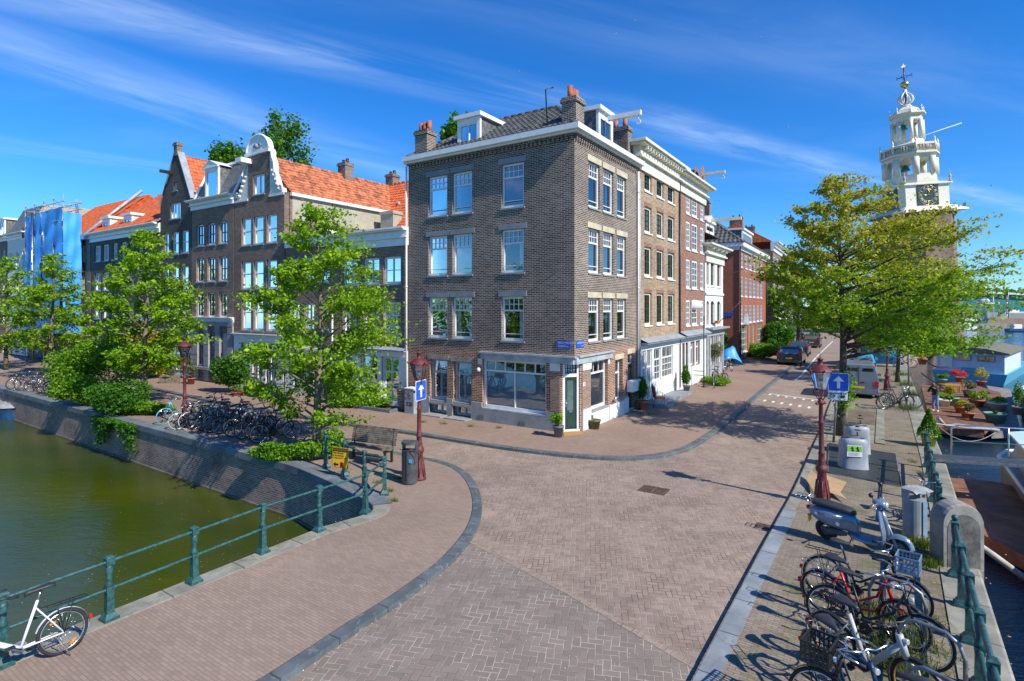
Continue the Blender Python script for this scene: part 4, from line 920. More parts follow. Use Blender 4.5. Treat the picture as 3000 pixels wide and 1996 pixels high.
# scaffolded house under blue sheets
ua, ub = FL.u(264), FL.u(134)
h7 = house('canal_house', FL, ua, ub, 'brick house behind blue sheeted scaffolding, orange roof edge showing beside it')
zt = zz(250, 690); hs = wins(h7, FL, [(250, 238), (228, 216), (206, 194), (184, 172), (162, 150)], [(230, 720, 770), (230, 800, 860), (230, 900, 950), (230, 1000, 1060)], cols=2, rows=2)
b = MB(); wall_mesh(b, FL, [(ua, zt), (ub, zt)], hs, 9); b.build('wall', 'brick_brown', h7)
b = MB(); F7 = Frame((FL.o - FL.n * 4)[:2], FL.d[:2], FL.n); zr7 = F7.z(300, 603); tiles(b, [FL(ua, .2, zt), FL(ub, .2, zt), FL(ub, -4, zr7), FL(ua - 1.2, -4, zr7)]); b.face([FL(ua, .2, zt), FL(ua - 1.2, -4, zr7), FL(ua, -9, zt)]); b.build('roof', 'tile_orange', h7)
b = MB(); b.tube([FL(ua + .3, .3, zt), FL(ua + .3, -4, zr7 + .5)], .13, 4); bx(b, FL, ua, ub, 0, .4, zt - .4, zt); b.build('verge_trim', 'zinc', h7)
sc0, sc1 = FL.u(250), FL.u(135); zs = zz(200, 585, v=1.5)
sf = empty('scaffolding', FL((sc0 + sc1) / 2, .8, 0), 'steel scaffolding wrapped in blue sheets on the canal front', 'scaffolding')
b = MB(); nu = 5; us = [sc0 + (sc1 - sc0) * i / (nu - 1) for i in range(nu)]; zsv = [0.02] + [2 + 2.0 * k for k in range(int((zs - 2) / 2) + 1)]
for u in us:
    for v in (.35, 1.5): b.tube([FL(u, v, .02), FL(u, v, zs + (.6 if v > 1 else .2))], .035, 5)
for z in zsv[1:] + [zs, zs - .5]:
    for v in (.35, 1.5): b.tube([FL(us[0] - .1, v, z), FL(us[-1] + .1, v, z)], .03, 5)
    for u in us: b.tube([FL(u, .2, z), FL(u, 1.6, z)], .03, 5)
for i in range(nu - 1): b.tube([FL(us[i], 1.5, zs - .5), FL(us[i + 1], 1.5, zs + .4)], .025, 5)
b.tube([FL(sc0 + .5, .3, zs - 3), FL(sc0 + .7, .3, zs + .4)], .05, 4); b.tube([FL(sc0 + .9, .3, zs - 3), FL(sc0 + 1.1, .3, zs + .4)], .05, 4)
b.build('poles', 'container_grey', sf)
b = MB()
for z in zsv[1:]: bx(b, FL, us[0], us[-1], .4, 1.45, z - .12, z - .06)
b.build('deck', 'wood_grey', sf)
def sheet(pts_fn, nu_, nz_, nm, m='tarp_blue'):
    b = MB(); b.smooth = True; b.grid([[pts_fn(i / nu_, j / nz_) for i in range(nu_ + 1)] for j in range(nz_ + 1)]); b.build(nm, m, sf)
wr = lambda a, c: .09 * math.sin(a * 13 + c * 7) + .07 * math.sin(c * 31 + a * 5)
sheet(lambda a, c: FL(sc0 + (us[2] - sc0) * a, 1.58 + wr(a, c), 2.6 + (zs - .5 - 2.6) * c), 16, 30, 'sheet')
sheet(lambda a, c: FL(us[2] + .35 + (sc1 - us[2] - .35) * a, 1.58 + wr(a + .4, c), 1.8 + (zs - .6 - 1.8) * c), 16, 30, 'sheet')
sheet(lambda a, c: FL(sc0 - .08 + wr(a, c) * .5, .3 + 1.25 * a, 2.6 + (zs - .9 - 2.6) * c), 8, 30, 'sheet')
b = MB(); b.tube([FL(us[3] - .4, 1.75, .1), FL(us[3] - .4, 1.75, zs - .4)], .11, 6); b.build('rubble_chute', 'chrome', sf)
b = MB()
for k in range(8): bx(b, FL, us[3] - .5, us[3] - .3, 1.72, 1.88, 2 + k * 1.3, 2.25 + k * 1.3)
b.build('chute_collars', 'sign_blue', sf)

# far left houses
FAR = [(132, 82, 705, 'tile_orange', 'brick_brown', 'small canal house with orange roof left of the blue scaffolding'), (80, 22, 690, None, 'plaster_house', 'white canal house with beige mansard side, far left of the row'), (20, -60, 700, 'tile_dark', 'brick_dark', 'dark canal house cut by the left edge of the picture')]
for i, (xa, xb, yt, rt, wm, lb) in enumerate(FAR):
    ua, ub = FL.u(xa), FL.u(xb); r_ = house('canal_house', FL, ua, ub, lb); zt = zz(xa, yt)
    n = 3 if i < 2 else 4; cw = (xa - xb) / n
    hs = wins(r_, FL, [(xa - cw * (k + .25), xa - cw * (k + .75)) for k in range(n)], [(xa - 10, 735, 785), (xa - 10, 815, 865), (xa - 10, 900, 950), (xa - 10, 985, 1035)], cols=2, rows=2)
    b = MB(); wall_mesh(b, FL, [(ua, zt), (ub, zt)], hs, 9); b.build('wall', wm, r_); cornice(r_, FL, ua, ub, zt + .4, .6, .5)
    b = MB(); z = zt + .4
    if rt:
        tiles(b, [FL(ua, .1, z), FL(ub, .1, z), FL(ub, -4, z + 2.6), FL(ua, -4, z + 2.6)]); tiles(b, [FL(ua, -9, z), FL(ub, -9, z), FL(ub, -4, z + 2.6), FL(ua, -4, z + 2.6)])
        b.face([FL(ua, .1, z), FL(ua, -4, z + 2.6), FL(ua, -9, z)]); b.build('roof', rt, r_)
    else:
        b.face([FL(ua, 0, z), FL(ub, 0, z), FL(ub, -1.3, z + 2.8), FL(ua, -1.3, z + 2.8)]); b.face([FL(ua, -1.3, z + 2.8), FL(ub, -1.3, z + 2.8), FL(ub, -8, z + 3), FL(ua, -8, z + 3)]); b.build('mansard_roof', 'slate', r_)
        b = MB(); b.face([FL(ua - .02, 0, z), FL(ua - .02, -1.3, z + 2.8), FL(ua - .02, -8, z + 3), FL(ua - .02, -8, z)]); b.build('side_wall', 'plaster_beige', r_)
    if i != 1: lucarne(r_, FL, ua + 1.2, ua + 2.8, z, z + 1.8, v=-.1, depth=2)
    if i == 0:
        b = MB(); um = (ua + ub) / 2
        for s in (-1, 1): b = MB(); b.lathe([(.02, 0), (.5, .1), (.5, 1.0), (.3, 1.35), (.02, 1.4)], FL(um + s * 1.1 + 1.4, .0, z), 10, sy=.4); b.build('gable_ornament', 'brick_black', r_)

# ---------------------------------------------------------------- right row along the wide canal
def zr_(x, y, F=FR, v=0): return F.z(x, y, v)
ua, ub = UR + .28, FR.u(1988)
q1 = house('canal_house', FR, ua, ub, 'tall ochre brick house with bracketed cream cornice, directly right of the corner building')
zt = zr_(1886, 474)
c1_ = [(1888, 1909), (1924, 1944), (1956.5, 1976)]
hs = wins(q1, FR, c1_, [(1898, 505, 563), (1898, 607, 684), (1898, 724, 811), (1898, 858, 954)], cols=2, rows=4, fw=.10, mw=.03, frame='cream_paint', glass='glass_dark', rec=.10, sill='white_paint', sash='dark_green_paint')
zsb, zsh = .9, zr_(1898, 1028)
zsh = FR.z(1980, 1010)
for xa, xb, kind in ((1877, 1889, 'd'), (1891.5, 1907, 'd'), (1911, 1933, 'w'), (1936.5, 1969, 'w')):
    u0, u1 = FR.u(xa) + .02, FR.u(xb); hs.append((u0, u1, .15 if kind == 'd' else 1.0, zsh))
    window(q1, FR, u0 + .005, u1 - .005, (.155 if kind == 'd' else 1.005), zsh - .005, cols=2 if kind == 'd' else 3, rows=1 if kind == 'd' else 3, tf=.33, tc=2, rec=.03, frame='white_paint', fw=.07, glass='glass_dark', name='door' if kind == 'd' else 'shop_window', sill=None if kind == 'd' else 'white_paint')
b = MB(); wall_mesh(b, FR, [(ua, zt), (ub, zt)], hs, 10); b.build('wall', 'brick_ochre', q1)
lintels(q1, FR, hs[:12], .2, 'brick_redbrown', .006, .05); shopfront(q1, FR, ua, ub, zsh + .02, hs[12:])
b = MB(); bx(b, FR, ua + .02, ub - .02, .0, .09, zsh + .02, zsh + .3)
for u in (ua + .04, FR.u(1908), FR.u(1971)): bx(b, FR, u, u + .16, .0, .08, .05, zsh + .02)
b.build('shopfront_frame', 'white_paint', q1)
b = MB(); b.face([FR(ua, .0, zsh + .62), FR(ub, .0, zsh + .62), FR(ub, .45, zsh + .42), FR(ua, .45, zsh + .42)]); bx(b, FR, ua, ub, .09, .4, zsh + .34, zsh + .41); b.build('canopy', 'lead', q1)
cornice(q1, FR, ua - .1, ub, FR.z(1950, 449, .4), 1.35, .55, 'cream_paint', brackets=16, ret=1)
b = MB(); z = zt + .9; b.prism([FR(ua, -.1, 0), FR(ub, -.1, 0), FR(ub, -9, 0), FR(ua, -9, 0)], zt - .1, z); b.build('roof', 'lead', q1)
b = MB(); p = FR(ua - .1, -1.0, 0); b.tube([p + Vector((0, 0, 11.2)), p + Vector((0, 0, 13.6))], .16, 12); b.lathe([(.17, 0), (.24, .05), (.24, .22), (.17, .28)], p + Vector((0, 0, 13.3)), 12); b.tube([p + Vector((0, 0, 12.6)), FR(ua + .9, -1, 12.6), FR(ua + .9, -1, 12)], .03, 5); b.tube([p + Vector((0, 0, 12.0)), FR(ua + .9, -1, 12.6)], .03, 5); b.build('flue', 'chrome', q1)
downpipe(q1, FR, ub + .02, .2, zt, m='black_metal')

ua, ub = FR.u(1990), FR.u(2064)
q2 = house('canal_house', FR, ua, ub, 'red brown brick house with pale cornice and small hoist gable behind it')
c2_ = [(2010, 2021), (2027, 2043), (2051.5, 2061)]
zt = zr_(2003, 545); hs = wins(q2, FR, c2_, [(2035, 573, 637), (2035, 658, 737), (2035, 765, 847), (2035, 880, 953)], cols=2, rows=4, fw=.11, mw=.045, frame='white_paint', glass='glass_dark', rec=.04, sill='white_paint')
z1 = FR.z(2030, 1000)
for xa, xb, k in ((1996, 2004, 'd'), (2006, 2014, 'd'), (2019, 2033, 'w'), (2036, 2049, 'w')):
    u0, u1 = FR.u(xa), FR.u(xb); hs.append((u0, u1, .3 if k == 'd' else 1.2, z1)); window(q2, FR, u0 + .005, u1 - .005, .305 if k == 'd' else 1.205, z1 - .005, cols=1 if k == 'd' else 2, rows=1, tf=.25, tc=1, name='door' if k == 'd' else 'shop_window', frame='grey_paint' if k == 'd' else 'white_paint', sill=None)
b = MB(); wall_mesh(b, FR, [(ua, zt), (ub, zt)], hs, 10); b.build('wall', 'brick_redbrown', q2); shopfront(q2, FR, ua, ub, z1, hs[12:])
b = MB(); bx(b, FR, ua + .02, ub - .02, 0, .08, z1 + .01, z1 + .35); bx(b, FR, FR.u(2015), FR.u(2018), 0, .1, .1, z1); bx(b, FR, FR.u(2051), ub - .03, 0, .1, .1, z1); bx(b, FR, FR.u(2018), FR.u(2051), 0, .07, .1, 1.15); b.build('shopfront_frame', 'white_paint', q2)
b = MB(); b.face([FR(ua, .0, z1 + .7), FR(ub, .0, z1 + .7), FR(ub, .5, z1 + .45), FR(ua, .5, z1 + .45)]); bx(b, FR, ua, ub, .08, .45, z1 + .36, z1 + .44); b.build('canopy', 'lead', q2)
cornice(q2, FR, ua + .05, ub, FR.z(2045, 524, .4), 1.15, .6, 'cream_paint', ret=1)
b = MB(); Fq = Frame((FR.o - FR.n * .6)[:2], FR.d[:2], FR.n); um = FR.u(2050, -.8); zg = zt + 1.0; zk = Fq.z(2040, 470)
pr = [(um - 1.2, zg), (um - .75, zg + .7), (um - .6, zk - .5), (um - .3, zk - .1), (um, zk), (um + .3, zk - .1), (um + .6, zk - .5), (um + .75, zg + .7), (um + 1.2, zg)]
wall_mesh(b, Fq, pr, [(um - .3, um + .3, zg + .25, zk - .9)], .4, z0=zg - .3); g_ = b.build('hoist_gable', 'brick_redbrown', q2)
window(g_, Fq, um - .29, um + .29, zg + .26, zk - .91, cols=1, rows=2, sill=None, fw=.06); hoist(g_, Fq, um, zk - .65, 1.5, m='cream_paint')
b = MB(); zr = zk - .3
for s in (-1, 1): tiles(b, [Fq(um + s * 3.0, -.4, zg - .6), Fq(um + s * 3.0, -8, zg - .6), Fq(um, -8, zr), Fq(um, -.4, zr)])
b.build('roof', 'tile_dark', q2)
b = MB(); um = (FR.u(2025) + FR.u(2040)) / 2; zc_ = FR.z(2028, 894); b.lathe([(.02, -.3), (.35, -.2), (.42, 0), (.3, .25), (.02, .32)], FR(FR.u(2033), .02, zc_), 12, sy=.35, sx=1.3); b.build('gable_stone', 'white_paint', q2)

ua, ub = FR.u(2066), FR.u(2118)
q3 = house('canal_house', FR, ua, ub, 'white plastered house with arched windows, bracketed cornice and dark shopfront')
zt = zr_(2080, 722); hs = wins(q3, FR, [(2070, 2078), (2082, 2093.5), (2101, 2111.5)], [(2088, 768, 840), (2088, 882, 955)], cols=2, rows=2, fw=.07, frame='cream_paint', glass='glass_dark', arch=.2, sill='white_paint', sash='bin_grey')
z1 = FR.z(2090, 985)
for xa, xb in ((2068, 2073), (2077, 2087), (2092, 2098), (2103, 2112)):
    u0, u1 = FR.u(xa), FR.u(xb); hs.append((u0, u1, .8, z1)); window(q3, FR, u0 + .005, u1 - .005, .805, z1 - .005, cols=2, rows=3, frame='cream_paint', name='shop_window')
b = MB(); wall_mesh(b, FR, [(ua, zt), (ub, zt)], hs, 10); b.build('wall', 'plaster_house', q3); shopfront(q3, FR, ua, ub, z1 + .04, hs[6:], 'grey_paint')
b = MB(); bx(b, FR, ua + .02, ub - .02, .0, .12, z1 + .05, z1 + .5); 
for x in (2067, 2075, 2090, 2100, 2114): bx(b, FR, FR.u(x), FR.u(x) + .2, .0, .12, .1, z1 + .05)
b.build('shopfront_frame', 'grey_paint', q3)
b = MB(); bx(b, FR, ua, ub, .0, .5, z1 + .5, z1 + .62); b.build('canopy', 'lead', q3)
b = MB(); zm = FR.z(2090, 862); bx(b, FR, ua, ub, .0, .08, zm - .08, zm + .08); b.build('string_course', 'white_paint', q3)
cornice(q3, FR, ua + .05, ub, FR.z(2100, 718, .4), 1.2, .6, 'cream_paint', brackets=4, ret=1)
o = lucarne(q3, FR, FR.u(2068, -.1), FR.u(2092, -.1), zt + .9, FR.z(2080, 648), v=-.1, depth=3, kind=.45, cols=1, frame='cream_paint'); hoist(o, FR, FR.u(2082), FR.z(2082, 647), 2.0, m='cream_paint', hook=False)
b = MB(); z = zt + .9; tiles(b, [FR(ua, -.2, z), FR(ub, -.2, z), FR(ub, -5, z + 2), FR(ua, -5, z + 2)]); b.face([FR(ua, -.2, z), FR(ua, -5, z + 2), FR(ua, -10, z)]); b.face([FR(ub, -.2, z), FR(ub, -5, z + 2), FR(ub, -10, z)]); b.build('roof', 'tile_dark', q3)
b = MB(); p = FR(FR.u(2100), .1, z1 + .9); b.tube([p, p + FR.n * 1.6 + Vector((0, 0, 1.6))], .03, 6); p = FR(FR.u(2117), .05, z1 + 4.2); b.tube([p, p + FR.n * 1.6 + Vector((0, 0, .7))], .03, 6); b.build('flagpole', 'bin_grey', q3)
b = MB(); p = FR(FR.u(2093), .2, FR.z(2093, 948)); b.box((-.3, -.1, 0), (.3, .1, .2), lambda x, y, z: p + FR.d * x + FR.n * y + Vector((0, 0, z))); b.build('flower_box', 'pot_clay', q3)

F4 = Frame((20.3, 49.6), (.63, 1)); ua, ub = 0, F4.u(2243)
q4 = house('apartment_block', F4, ua, ub, 'red brick block of flats with rows of white windows and dark hipped roof', 'building')
zt = F4.z(2168, 725); c4 = [(2169.5, 2176.5), (2182, 2190), (2194.5, 2202.5), (2206, 2213.5), (2217, 2224), (2227.5, 2233.5)]
hs = wins(q4, F4, c4, [(2186, 737, 788), (2186, 814, 870), (2186, 895, 947)], cols=3, rows=4, fw=.07, mw=.035, rec=.05, glass='glass_dark', sill='white_paint')
z0, z1 = F4.z(2186, 1040), F4.z(2186, 990)
for xa, xb in ((2170, 2190), (2195.5, 2201), (2206, 2212.5), (2219, 2233)):
    u0, u1 = F4.u(xa), F4.u(xb); hs.append((u0, u1, .6, 3.1)); window(q4, F4, u0 + .005, u1 - .005, .605, 3.095, cols=4, rows=4, fw=.07, frame='cream_paint', sill='white_paint')
b = MB(); wall_mesh(b, F4, [(ua, zt), (ub, zt)], hs, 9); b.build('wall', 'brick_red', q4)
b = MB(); bx(b, F4, -.35, ub + .35, -9.3, .4, zt + .05, zt + .4); bx(b, F4, -.1, ub + .1, -9.1, .12, zt - .25, zt + .05); b.build('cornice', 'white_paint', q4)
ze = zt + .4; hz = 3.6; b = MB(); e = [F4(-.35, .4, ze), F4(ub + .35, .4, ze), F4(ub + .35, -9.3, ze), F4(-.35, -9.3, ze)]; ra, rb_ = F4(3.4, -4.4, ze + hz), F4(ub - 3.4, -4.4, ze + hz)
tiles(b, [e[0], e[1], rb_, ra], tw=.4, th=.45, amp=.045); tiles(b, [e[3], e[0], ra], tw=.4, th=.45, amp=.05); tiles(b, [e[1], e[2], rb_]); b.face([e[2], e[3], ra, rb_]); ridge(b, e[0], ra); ridge(b, ra, rb_); ridge(b, e[3], ra); b.build('roof', 'tile_dark', q4)
o = lucarne(q4, F4, 4.0, 9.4, ze + .2, ze + 1.7, v=-.4, depth=3, cols=8)
b = MB(); b.tube([F4(-.05, .1, .1), F4(-.05, .1, zt)], .06, 6); b.tube([F4(ub + .05, .1, .1), F4(ub + .05, .1, zt)], .06, 6); b.build('downpipe', 'black_metal', q4)
chimney(q4, F4(-.0 + 2.6, -5.2, 0), 1.3, .7, ze + 2, ze + hz + 2.1, m='brick_redbrown', pots=2, potm='black_metal', pot_h=.35); chimney(q4, F4(9.2, -5.2, 0), 1.3, .7, ze + 2, ze + hz + 2.0, m='brick_dark', pots=2, potm='black_metal', pot_h=.35)
b = MB(); pA = [F4(-.35 + t * 3.75, .4 - w - t * 0, ze + t * hz + .16) for t, w in ((.35, 2.8), (.35, 4.0), (.6, 4.0), (.6, 2.8))]; b.face(pA); b.build('skylight', 'glass_dark', q4)
b = MB(); bx(b, F4, -.05, -.02, -2.7, -.5, 4.0, 4.35); q = b.build('direction_sign', 'sign_blue', q4)
b = MB(); u = F4.u(2181); b.prism([(u - .9, 3.2), (u + .9, 3.2), (u, 4.2)], .02, .3, fr=lambda a, c, z: F4(a, z, c)); b.build('door_hood', 'zinc', q4)
F5 = Frame((32.4, 69.0), (.62, 1))
b = MB()
specs = [(0, F5.u(2290), 733, 'brick_brown', 'tile_orange', 'brown brick house with orange roof and grey shopfront beyond the red brick block', 3),
         (F5.u(2291), F5.u(2311), 752, 'brick_redbrown', None, 'narrow brick house with rows of white windows, second beyond the red brick block', 3),
         (F5.u(2312), F5.u(2329), 790, 'brick_brown', None, 'last brick house at the far end of the right hand street', 3)]
for i, (ua, ub, yt, wm, rt, lb, n) in enumerate(specs):
    r_ = house('canal_house', F5, ua, ub, lb); xr = (2270, 2296, 2316)[i]; zt = F5.z(xr, yt); w = ub - ua
    hs = []
    for (z0, z1) in ((zt - 2.6, zt - .9), (zt - 5.3, zt - 3.5), (zt - 8.1, zt - 6.2), (.5, 2.9)):
        if z0 < .4: continue
        for k in range(n):
            u0, u1 = ua + w * (k + .2) / n, ua + w * (k + .8) / n; hs.append((u0, u1, z0, z1)); window(r_, F5, u0 + .005, u1 - .005, z0 + .005, z1 - .005, cols=2, rows=2, fw=.12, rec=.05)
    b = MB(); wall_mesh(b, F5, [(ua, zt), (ub, zt)], hs, 9); b.build('wall', wm, r_); cornice(r_, F5, ua, ub, zt + .9, 1.2, .7, 'white_paint')
    b = MB(); bx(b, F5, ua + .05, ub - .05, .0, .15, 3.0, 3.6); b.build('fascia', 'white_paint', r_)
    b = MB(); z = zt + .9
    f = tiles if rt else (lambda bb, p: bb.face(p))
    f(b, [F5(ua, -.1, z), F5(ub, -.1, z), F5(ub, -4.5, z + 2.6), F5(ua, -4.5, z + 2.6)]); b.face([F5(ua, -.1, z), F5(ua, -4.5, z + 2.6), F5(ua, -9, z)]); b.face([F5(ub, -.1, z), F5(ub, -4.5, z + 2.6), F5(ub, -9, z)]); b.build('roof', rt or 'lead', r_)
    chimney(r_, F5(ua + 1.5, -4.5, 0), 1.6, .7, z + 1.5, z + 3.6, m='brick_dark', pots=2, potm='black_metal', pot_h=.3)
# ---------------------------------------------------------------- ground, water, quays
ZR = -.09; ZW = -1.65
def ribbon(name, pts, w, z0, z1, m, side=1, out=0.0, kind='structure', closed=False):
    """a kerb or coping laid along a line, its stones running with the line"""
    P = [Vector((p[0], p[1], 0)) for p in pts]; b = MB(); n = len(P); inn = []; ou = []
    for i in range(n):
        a, c = P[max(0, i - 1)], P[min(n - 1, i + 1)]; t = (c - a).normalized(); nn = Vector((-t.y, t.x, 0)) * side
        inn.append(P[i] + nn * w); ou.append(P[i] - nn * out)
    L = [0]
    for i in range(1, n): L.append(L[-1] + (P[i] - P[i - 1]).length)
    me = bpy.data.meshes.new(name); vs = []; fs = []; uvs = []
    prof = lambda i: [(ou[i], z0), (ou[i], z1 - .02), (ou[i] + (inn[i] - ou[i]) * .06, z1), (inn[i], z1), (inn[i], z0)]
    for i in range(n): vs += [(p.x, p.y, z) for p, z in prof(i)]
    vv = [0, z1 - z0, z1 - z0 + .03, z1 - z0 + w + out, z1 - z0 + w + out + .1]
    for i in range(n - 1):
        for j in range(4):
            fs.append((i * 5 + j, (i + 1) * 5 + j, (i + 1) * 5 + j + 1, i * 5 + j + 1)); uvs += [(L[i], vv[j]), (L[i + 1], vv[j]), (L[i + 1], vv[j + 1]), (L[i], vv[j + 1])]
    me.from_pydata(vs, [], fs); ul = me.uv_layers.new(name='UVMap')
    for k, u in enumerate(uvs): ul.data[k].uv = u
    me.materials.append(M[m]); o = bpy.data.objects.new(name, me); COL.objects.link(o); 
    if kind: o['kind'] = kind
    return o
def smooth_line(pts, n=6):
    P = [Vector((p[0], p[1], 0)) for p in pts]; out = []
    for i in range(len(P) - 1):
        p0, p1, p2, p3 = P[max(0, i - 1)], P[i], P[i + 1], P[min(len(P) - 1, i + 2)]
        for k in range(n):
            t = k / n; out.append(.5 * ((2 * p1) + (p2 - p0) * t + (2 * p0 - 5 * p1 + 4 * p2 - p3) * t * t + (3 * p1 - p0 - 3 * p2 + p3) * t ** 3))
    return out + [P[-1]]
qa, qb = G(385, 1238), G(840, 1358); qd = (qa - qb).normalized()
QL = [qa + qd * 75, qa + qd * 40, qa + qd * 15, qa, qb] + smooth_line([G(880, 1371), G(960, 1405), G(1030, 1440), G(1082, 1466), G(1099, 1486), G(1084, 1506), G(1000, 1532), G(942, 1549)], 5)
bd = Vector((.66, 1, 0)).normalized(); bl = G(942, 1549)
QL += [bl - bd * s for s in (3, 6, 9, 14, 22)]
e0 = Vector((8.42, 10.03, 0)); ed = Vector((.69, 1, 0)).normalized(); ed2 = Vector((.665, 1, 0)).normalized()
ER_ = [e0 - ed * 20, e0 - ed * 6, e0, e0 + ed * 9] ; ER_ += [ER_[-1] + ed2 * s for s in (10, 20, 32, 45)] + [Vector((80, 99, 0)), Vector((95, 120, 0))]
def flat(name, pts, z, m, thick=None, kind='structure', parent=None):
    b = MB()
    if thick: b.prism(pts, z - thick, z)
    else: b.face([(p[0], p[1], z) for p in pts])
    o = b.build(name, m, parent)
    if kind: o['kind'] = kind
    return o
land = [Vector((-40, -40, 0)), Vector((-20, -40, 0)), Vector((10, -40, 0)), ER_[0]] + ER_[1:] + [Vector((60, 150, 0)), Vector((-90, 150, 0)), Vector((-140, 110, 0))] + QL
def cap(name, pts, z, m):            # concave outline: triangulated flat sheet
    import mathutils.geometry as mg
    tri = mg.tessellate_polygon([[Vector((p[0], p[1], 0)) for p in pts]])
    b = MB(); b.v = [(p[0], p[1], z) for p in pts]
    for t_ in tri:
        a, c, d = [Vector(b.v[k]) for k in t_]
        b.f.append(tuple(t_) if (c - a).cross(d - a).z > 0 else tuple(reversed(t_))); b.mi.append(0); b.sm.append(False)
    o = b.build(name, m); o['kind'] = 'structure'; return o
cap('road', land, ZR, 'paving_road')
k1 = smooth_line([GD(x, y) for x, y in ((300, 884), (400, 905), (520, 930), (655, 952), (740, 968), (860, 985), (950, 997), (1060, 1015), (1180, 1033), (1290, 1046), (1380, 1053), (1460, 1054), (1530, 1047), (1590, 1030), (1636, 1003), (1675, 972), (1722, 932), (1775, 886), (1830, 841))], 5)
k1 = [G(10, 1068), G(180, 1096)] + k1 + [G(2360, 1050), G(2340, 1012)]
far1 = FR(75, -3, 0); walk1 = k1 + [far1, Vector(C0 + (0,)) - FL.n * 3 - FR.n * 3, FL(50, -3, 0)]
cap('pavement_corner', walk1, 0, 'paving_corner')
ribbon('kerb_corner', k1, .26, ZR - .05, .006, 'kerb_stone', 1)
k2 = smooth_line([GD(x, y) for x, y in ((590, 1568), (700, 1497), (800, 1432), (880, 1383), (960, 1328), (1020, 1279), (1060, 1234), (1080, 1198), (1087, 1160), (1080, 1125), (1062, 1095), (1035, 1076), (1000, 1064), (960, 1056), (900, 1044), (850, 1033), (760, 1012), (640, 978))], 5)
k2 = [Vector((-11, -12, 0)), Vector((-6.2, 2, 0)), Vector((-4.85, 5.4, 0))] + k2[1:] + [G(560, 1185), G(400, 1145)]
walk2 = k2 + [QL[1] + Vector((.1, .1, 0)), ] + QL[2:] 
cap('pavement_canal', walk2, 0, 'paving_walk')
ribbon('kerb_canal', list(reversed(k2[:-2])), .24, ZR - .05, .006, 'kerb_stone', -1 if False else 1)
k3 = smooth_line([GD(x, y) for x, y in ((1590, 1568), (1636, 1480), (1692, 1375), (1752, 1262), (1795, 1185), (1820, 1140), (1844, 1090), (1870, 1030), (1893, 980), (1908, 935), (1921, 905))], 4)
k3 = [Vector((-3.4, -3, 0)), Vector((-.6, 3.4, 0))] + k3 + [k3[-1] + Vector((.655, 1, 0)) * s for s in (12, 30, 50)]
walk3 = k3 + [Vector((78, 99, 0)), ] + list(reversed(ER_[:-2]))
cap('pavement_quay', walk3, 0, 'paving_quay')
ribbon('kerb_quay', k3[:20], .30, ZR - .05, .006, 'kerb_pale', -1); ribbon('kerb_quay_far', k3[19:], .25, ZR - .05, .006, 'coping_stone', -1)
# bridge surface in herringbone, with its border course
bs = [G(1400, 1578), G(2066, 1940)]
br = [bs[0] + Vector((-.25, .25, 0)), bs[0], bs[1], Vector((2.35, 6.6, 0)), Vector((-.6, 3.3, 0)), Vector((-3.4, -3, 0)), Vector((-11, -12, 0)), Vector((-6.2, 2, 0)), Vector((-4.85, 5.4, 0))] + k2[4:34]
cap('bridge_surface', br, ZR + .004, 'paving_bridge')
ribbon('paving_border', [bs[0] + Vector((-.3, .35, 0)), bs[0], (bs[0] + bs[1]) / 2 + Vector((.05, .05, 0)), bs[1]], .14, ZR - .02, ZR + .009, 'paving_road', -1)
# quay walls and copings
def quay(name, pts, label, m='brick_quay', cop='coping_blue', w=.42, side=1, zc=.02):
    b = MB(); P = [Vector((p[0], p[1], 0)) for p in pts]
    for a, c in zip(P, P[1:]): b.face([(a.x, a.y, -3.2), (c.x, c.y, -3.2), (c.x, c.y, -.2), (a.x, a.y, -.2)])
    o = b.build(name, m); tag(o, label, 'quay wall')
    c = ribbon('coping', pts, w, -.22, zc, cop, side, out=.06, kind=None); c.parent = o
    # thin ledge of dark wet stone at the water line
    d = ribbon('waterline_ledge', pts, .02, ZW - .3, ZW + .07, 'soil', side, out=.05, kind=None); d.parent = o
    return o
quay('quay_wall', QL[:5] + QL[5:25], 'long brick quay wall of the green canal with dark bluestone coping', side=1)
quay('canal_bridge', QL[24:], 'side of the bridge with pale weathered coping under the green railing', m='concrete', cop='coping_stone', w=.36, side=1)
quay('quay_wall', ER_, 'quay wall of the wide canal below the right hand pavement', m='brick_quay', cop='coping_stone', w=.55, side=1)
def water_poly(name, pts, m): o = cap(name, pts, ZW, m); return o
water_poly('canal_water', [(-260, -90), (-16, -12), (-2.5, 8), (-1.5, 16), (-160, 120), (-260, 180)], 'water_canal')
water_poly('harbour_water', [(-16, -12), (-16, -200), (1500, -200), (2500, 3500), (-200, 3500), (-100, 140), (60, 140), (3, 6)], 'water_open')
far = cap('far_ground', [(-3000, 300), (300, 330), (420, 360), (3000, 600), (4000, 4500), (-4000, 4500)], -.6, 'hill')
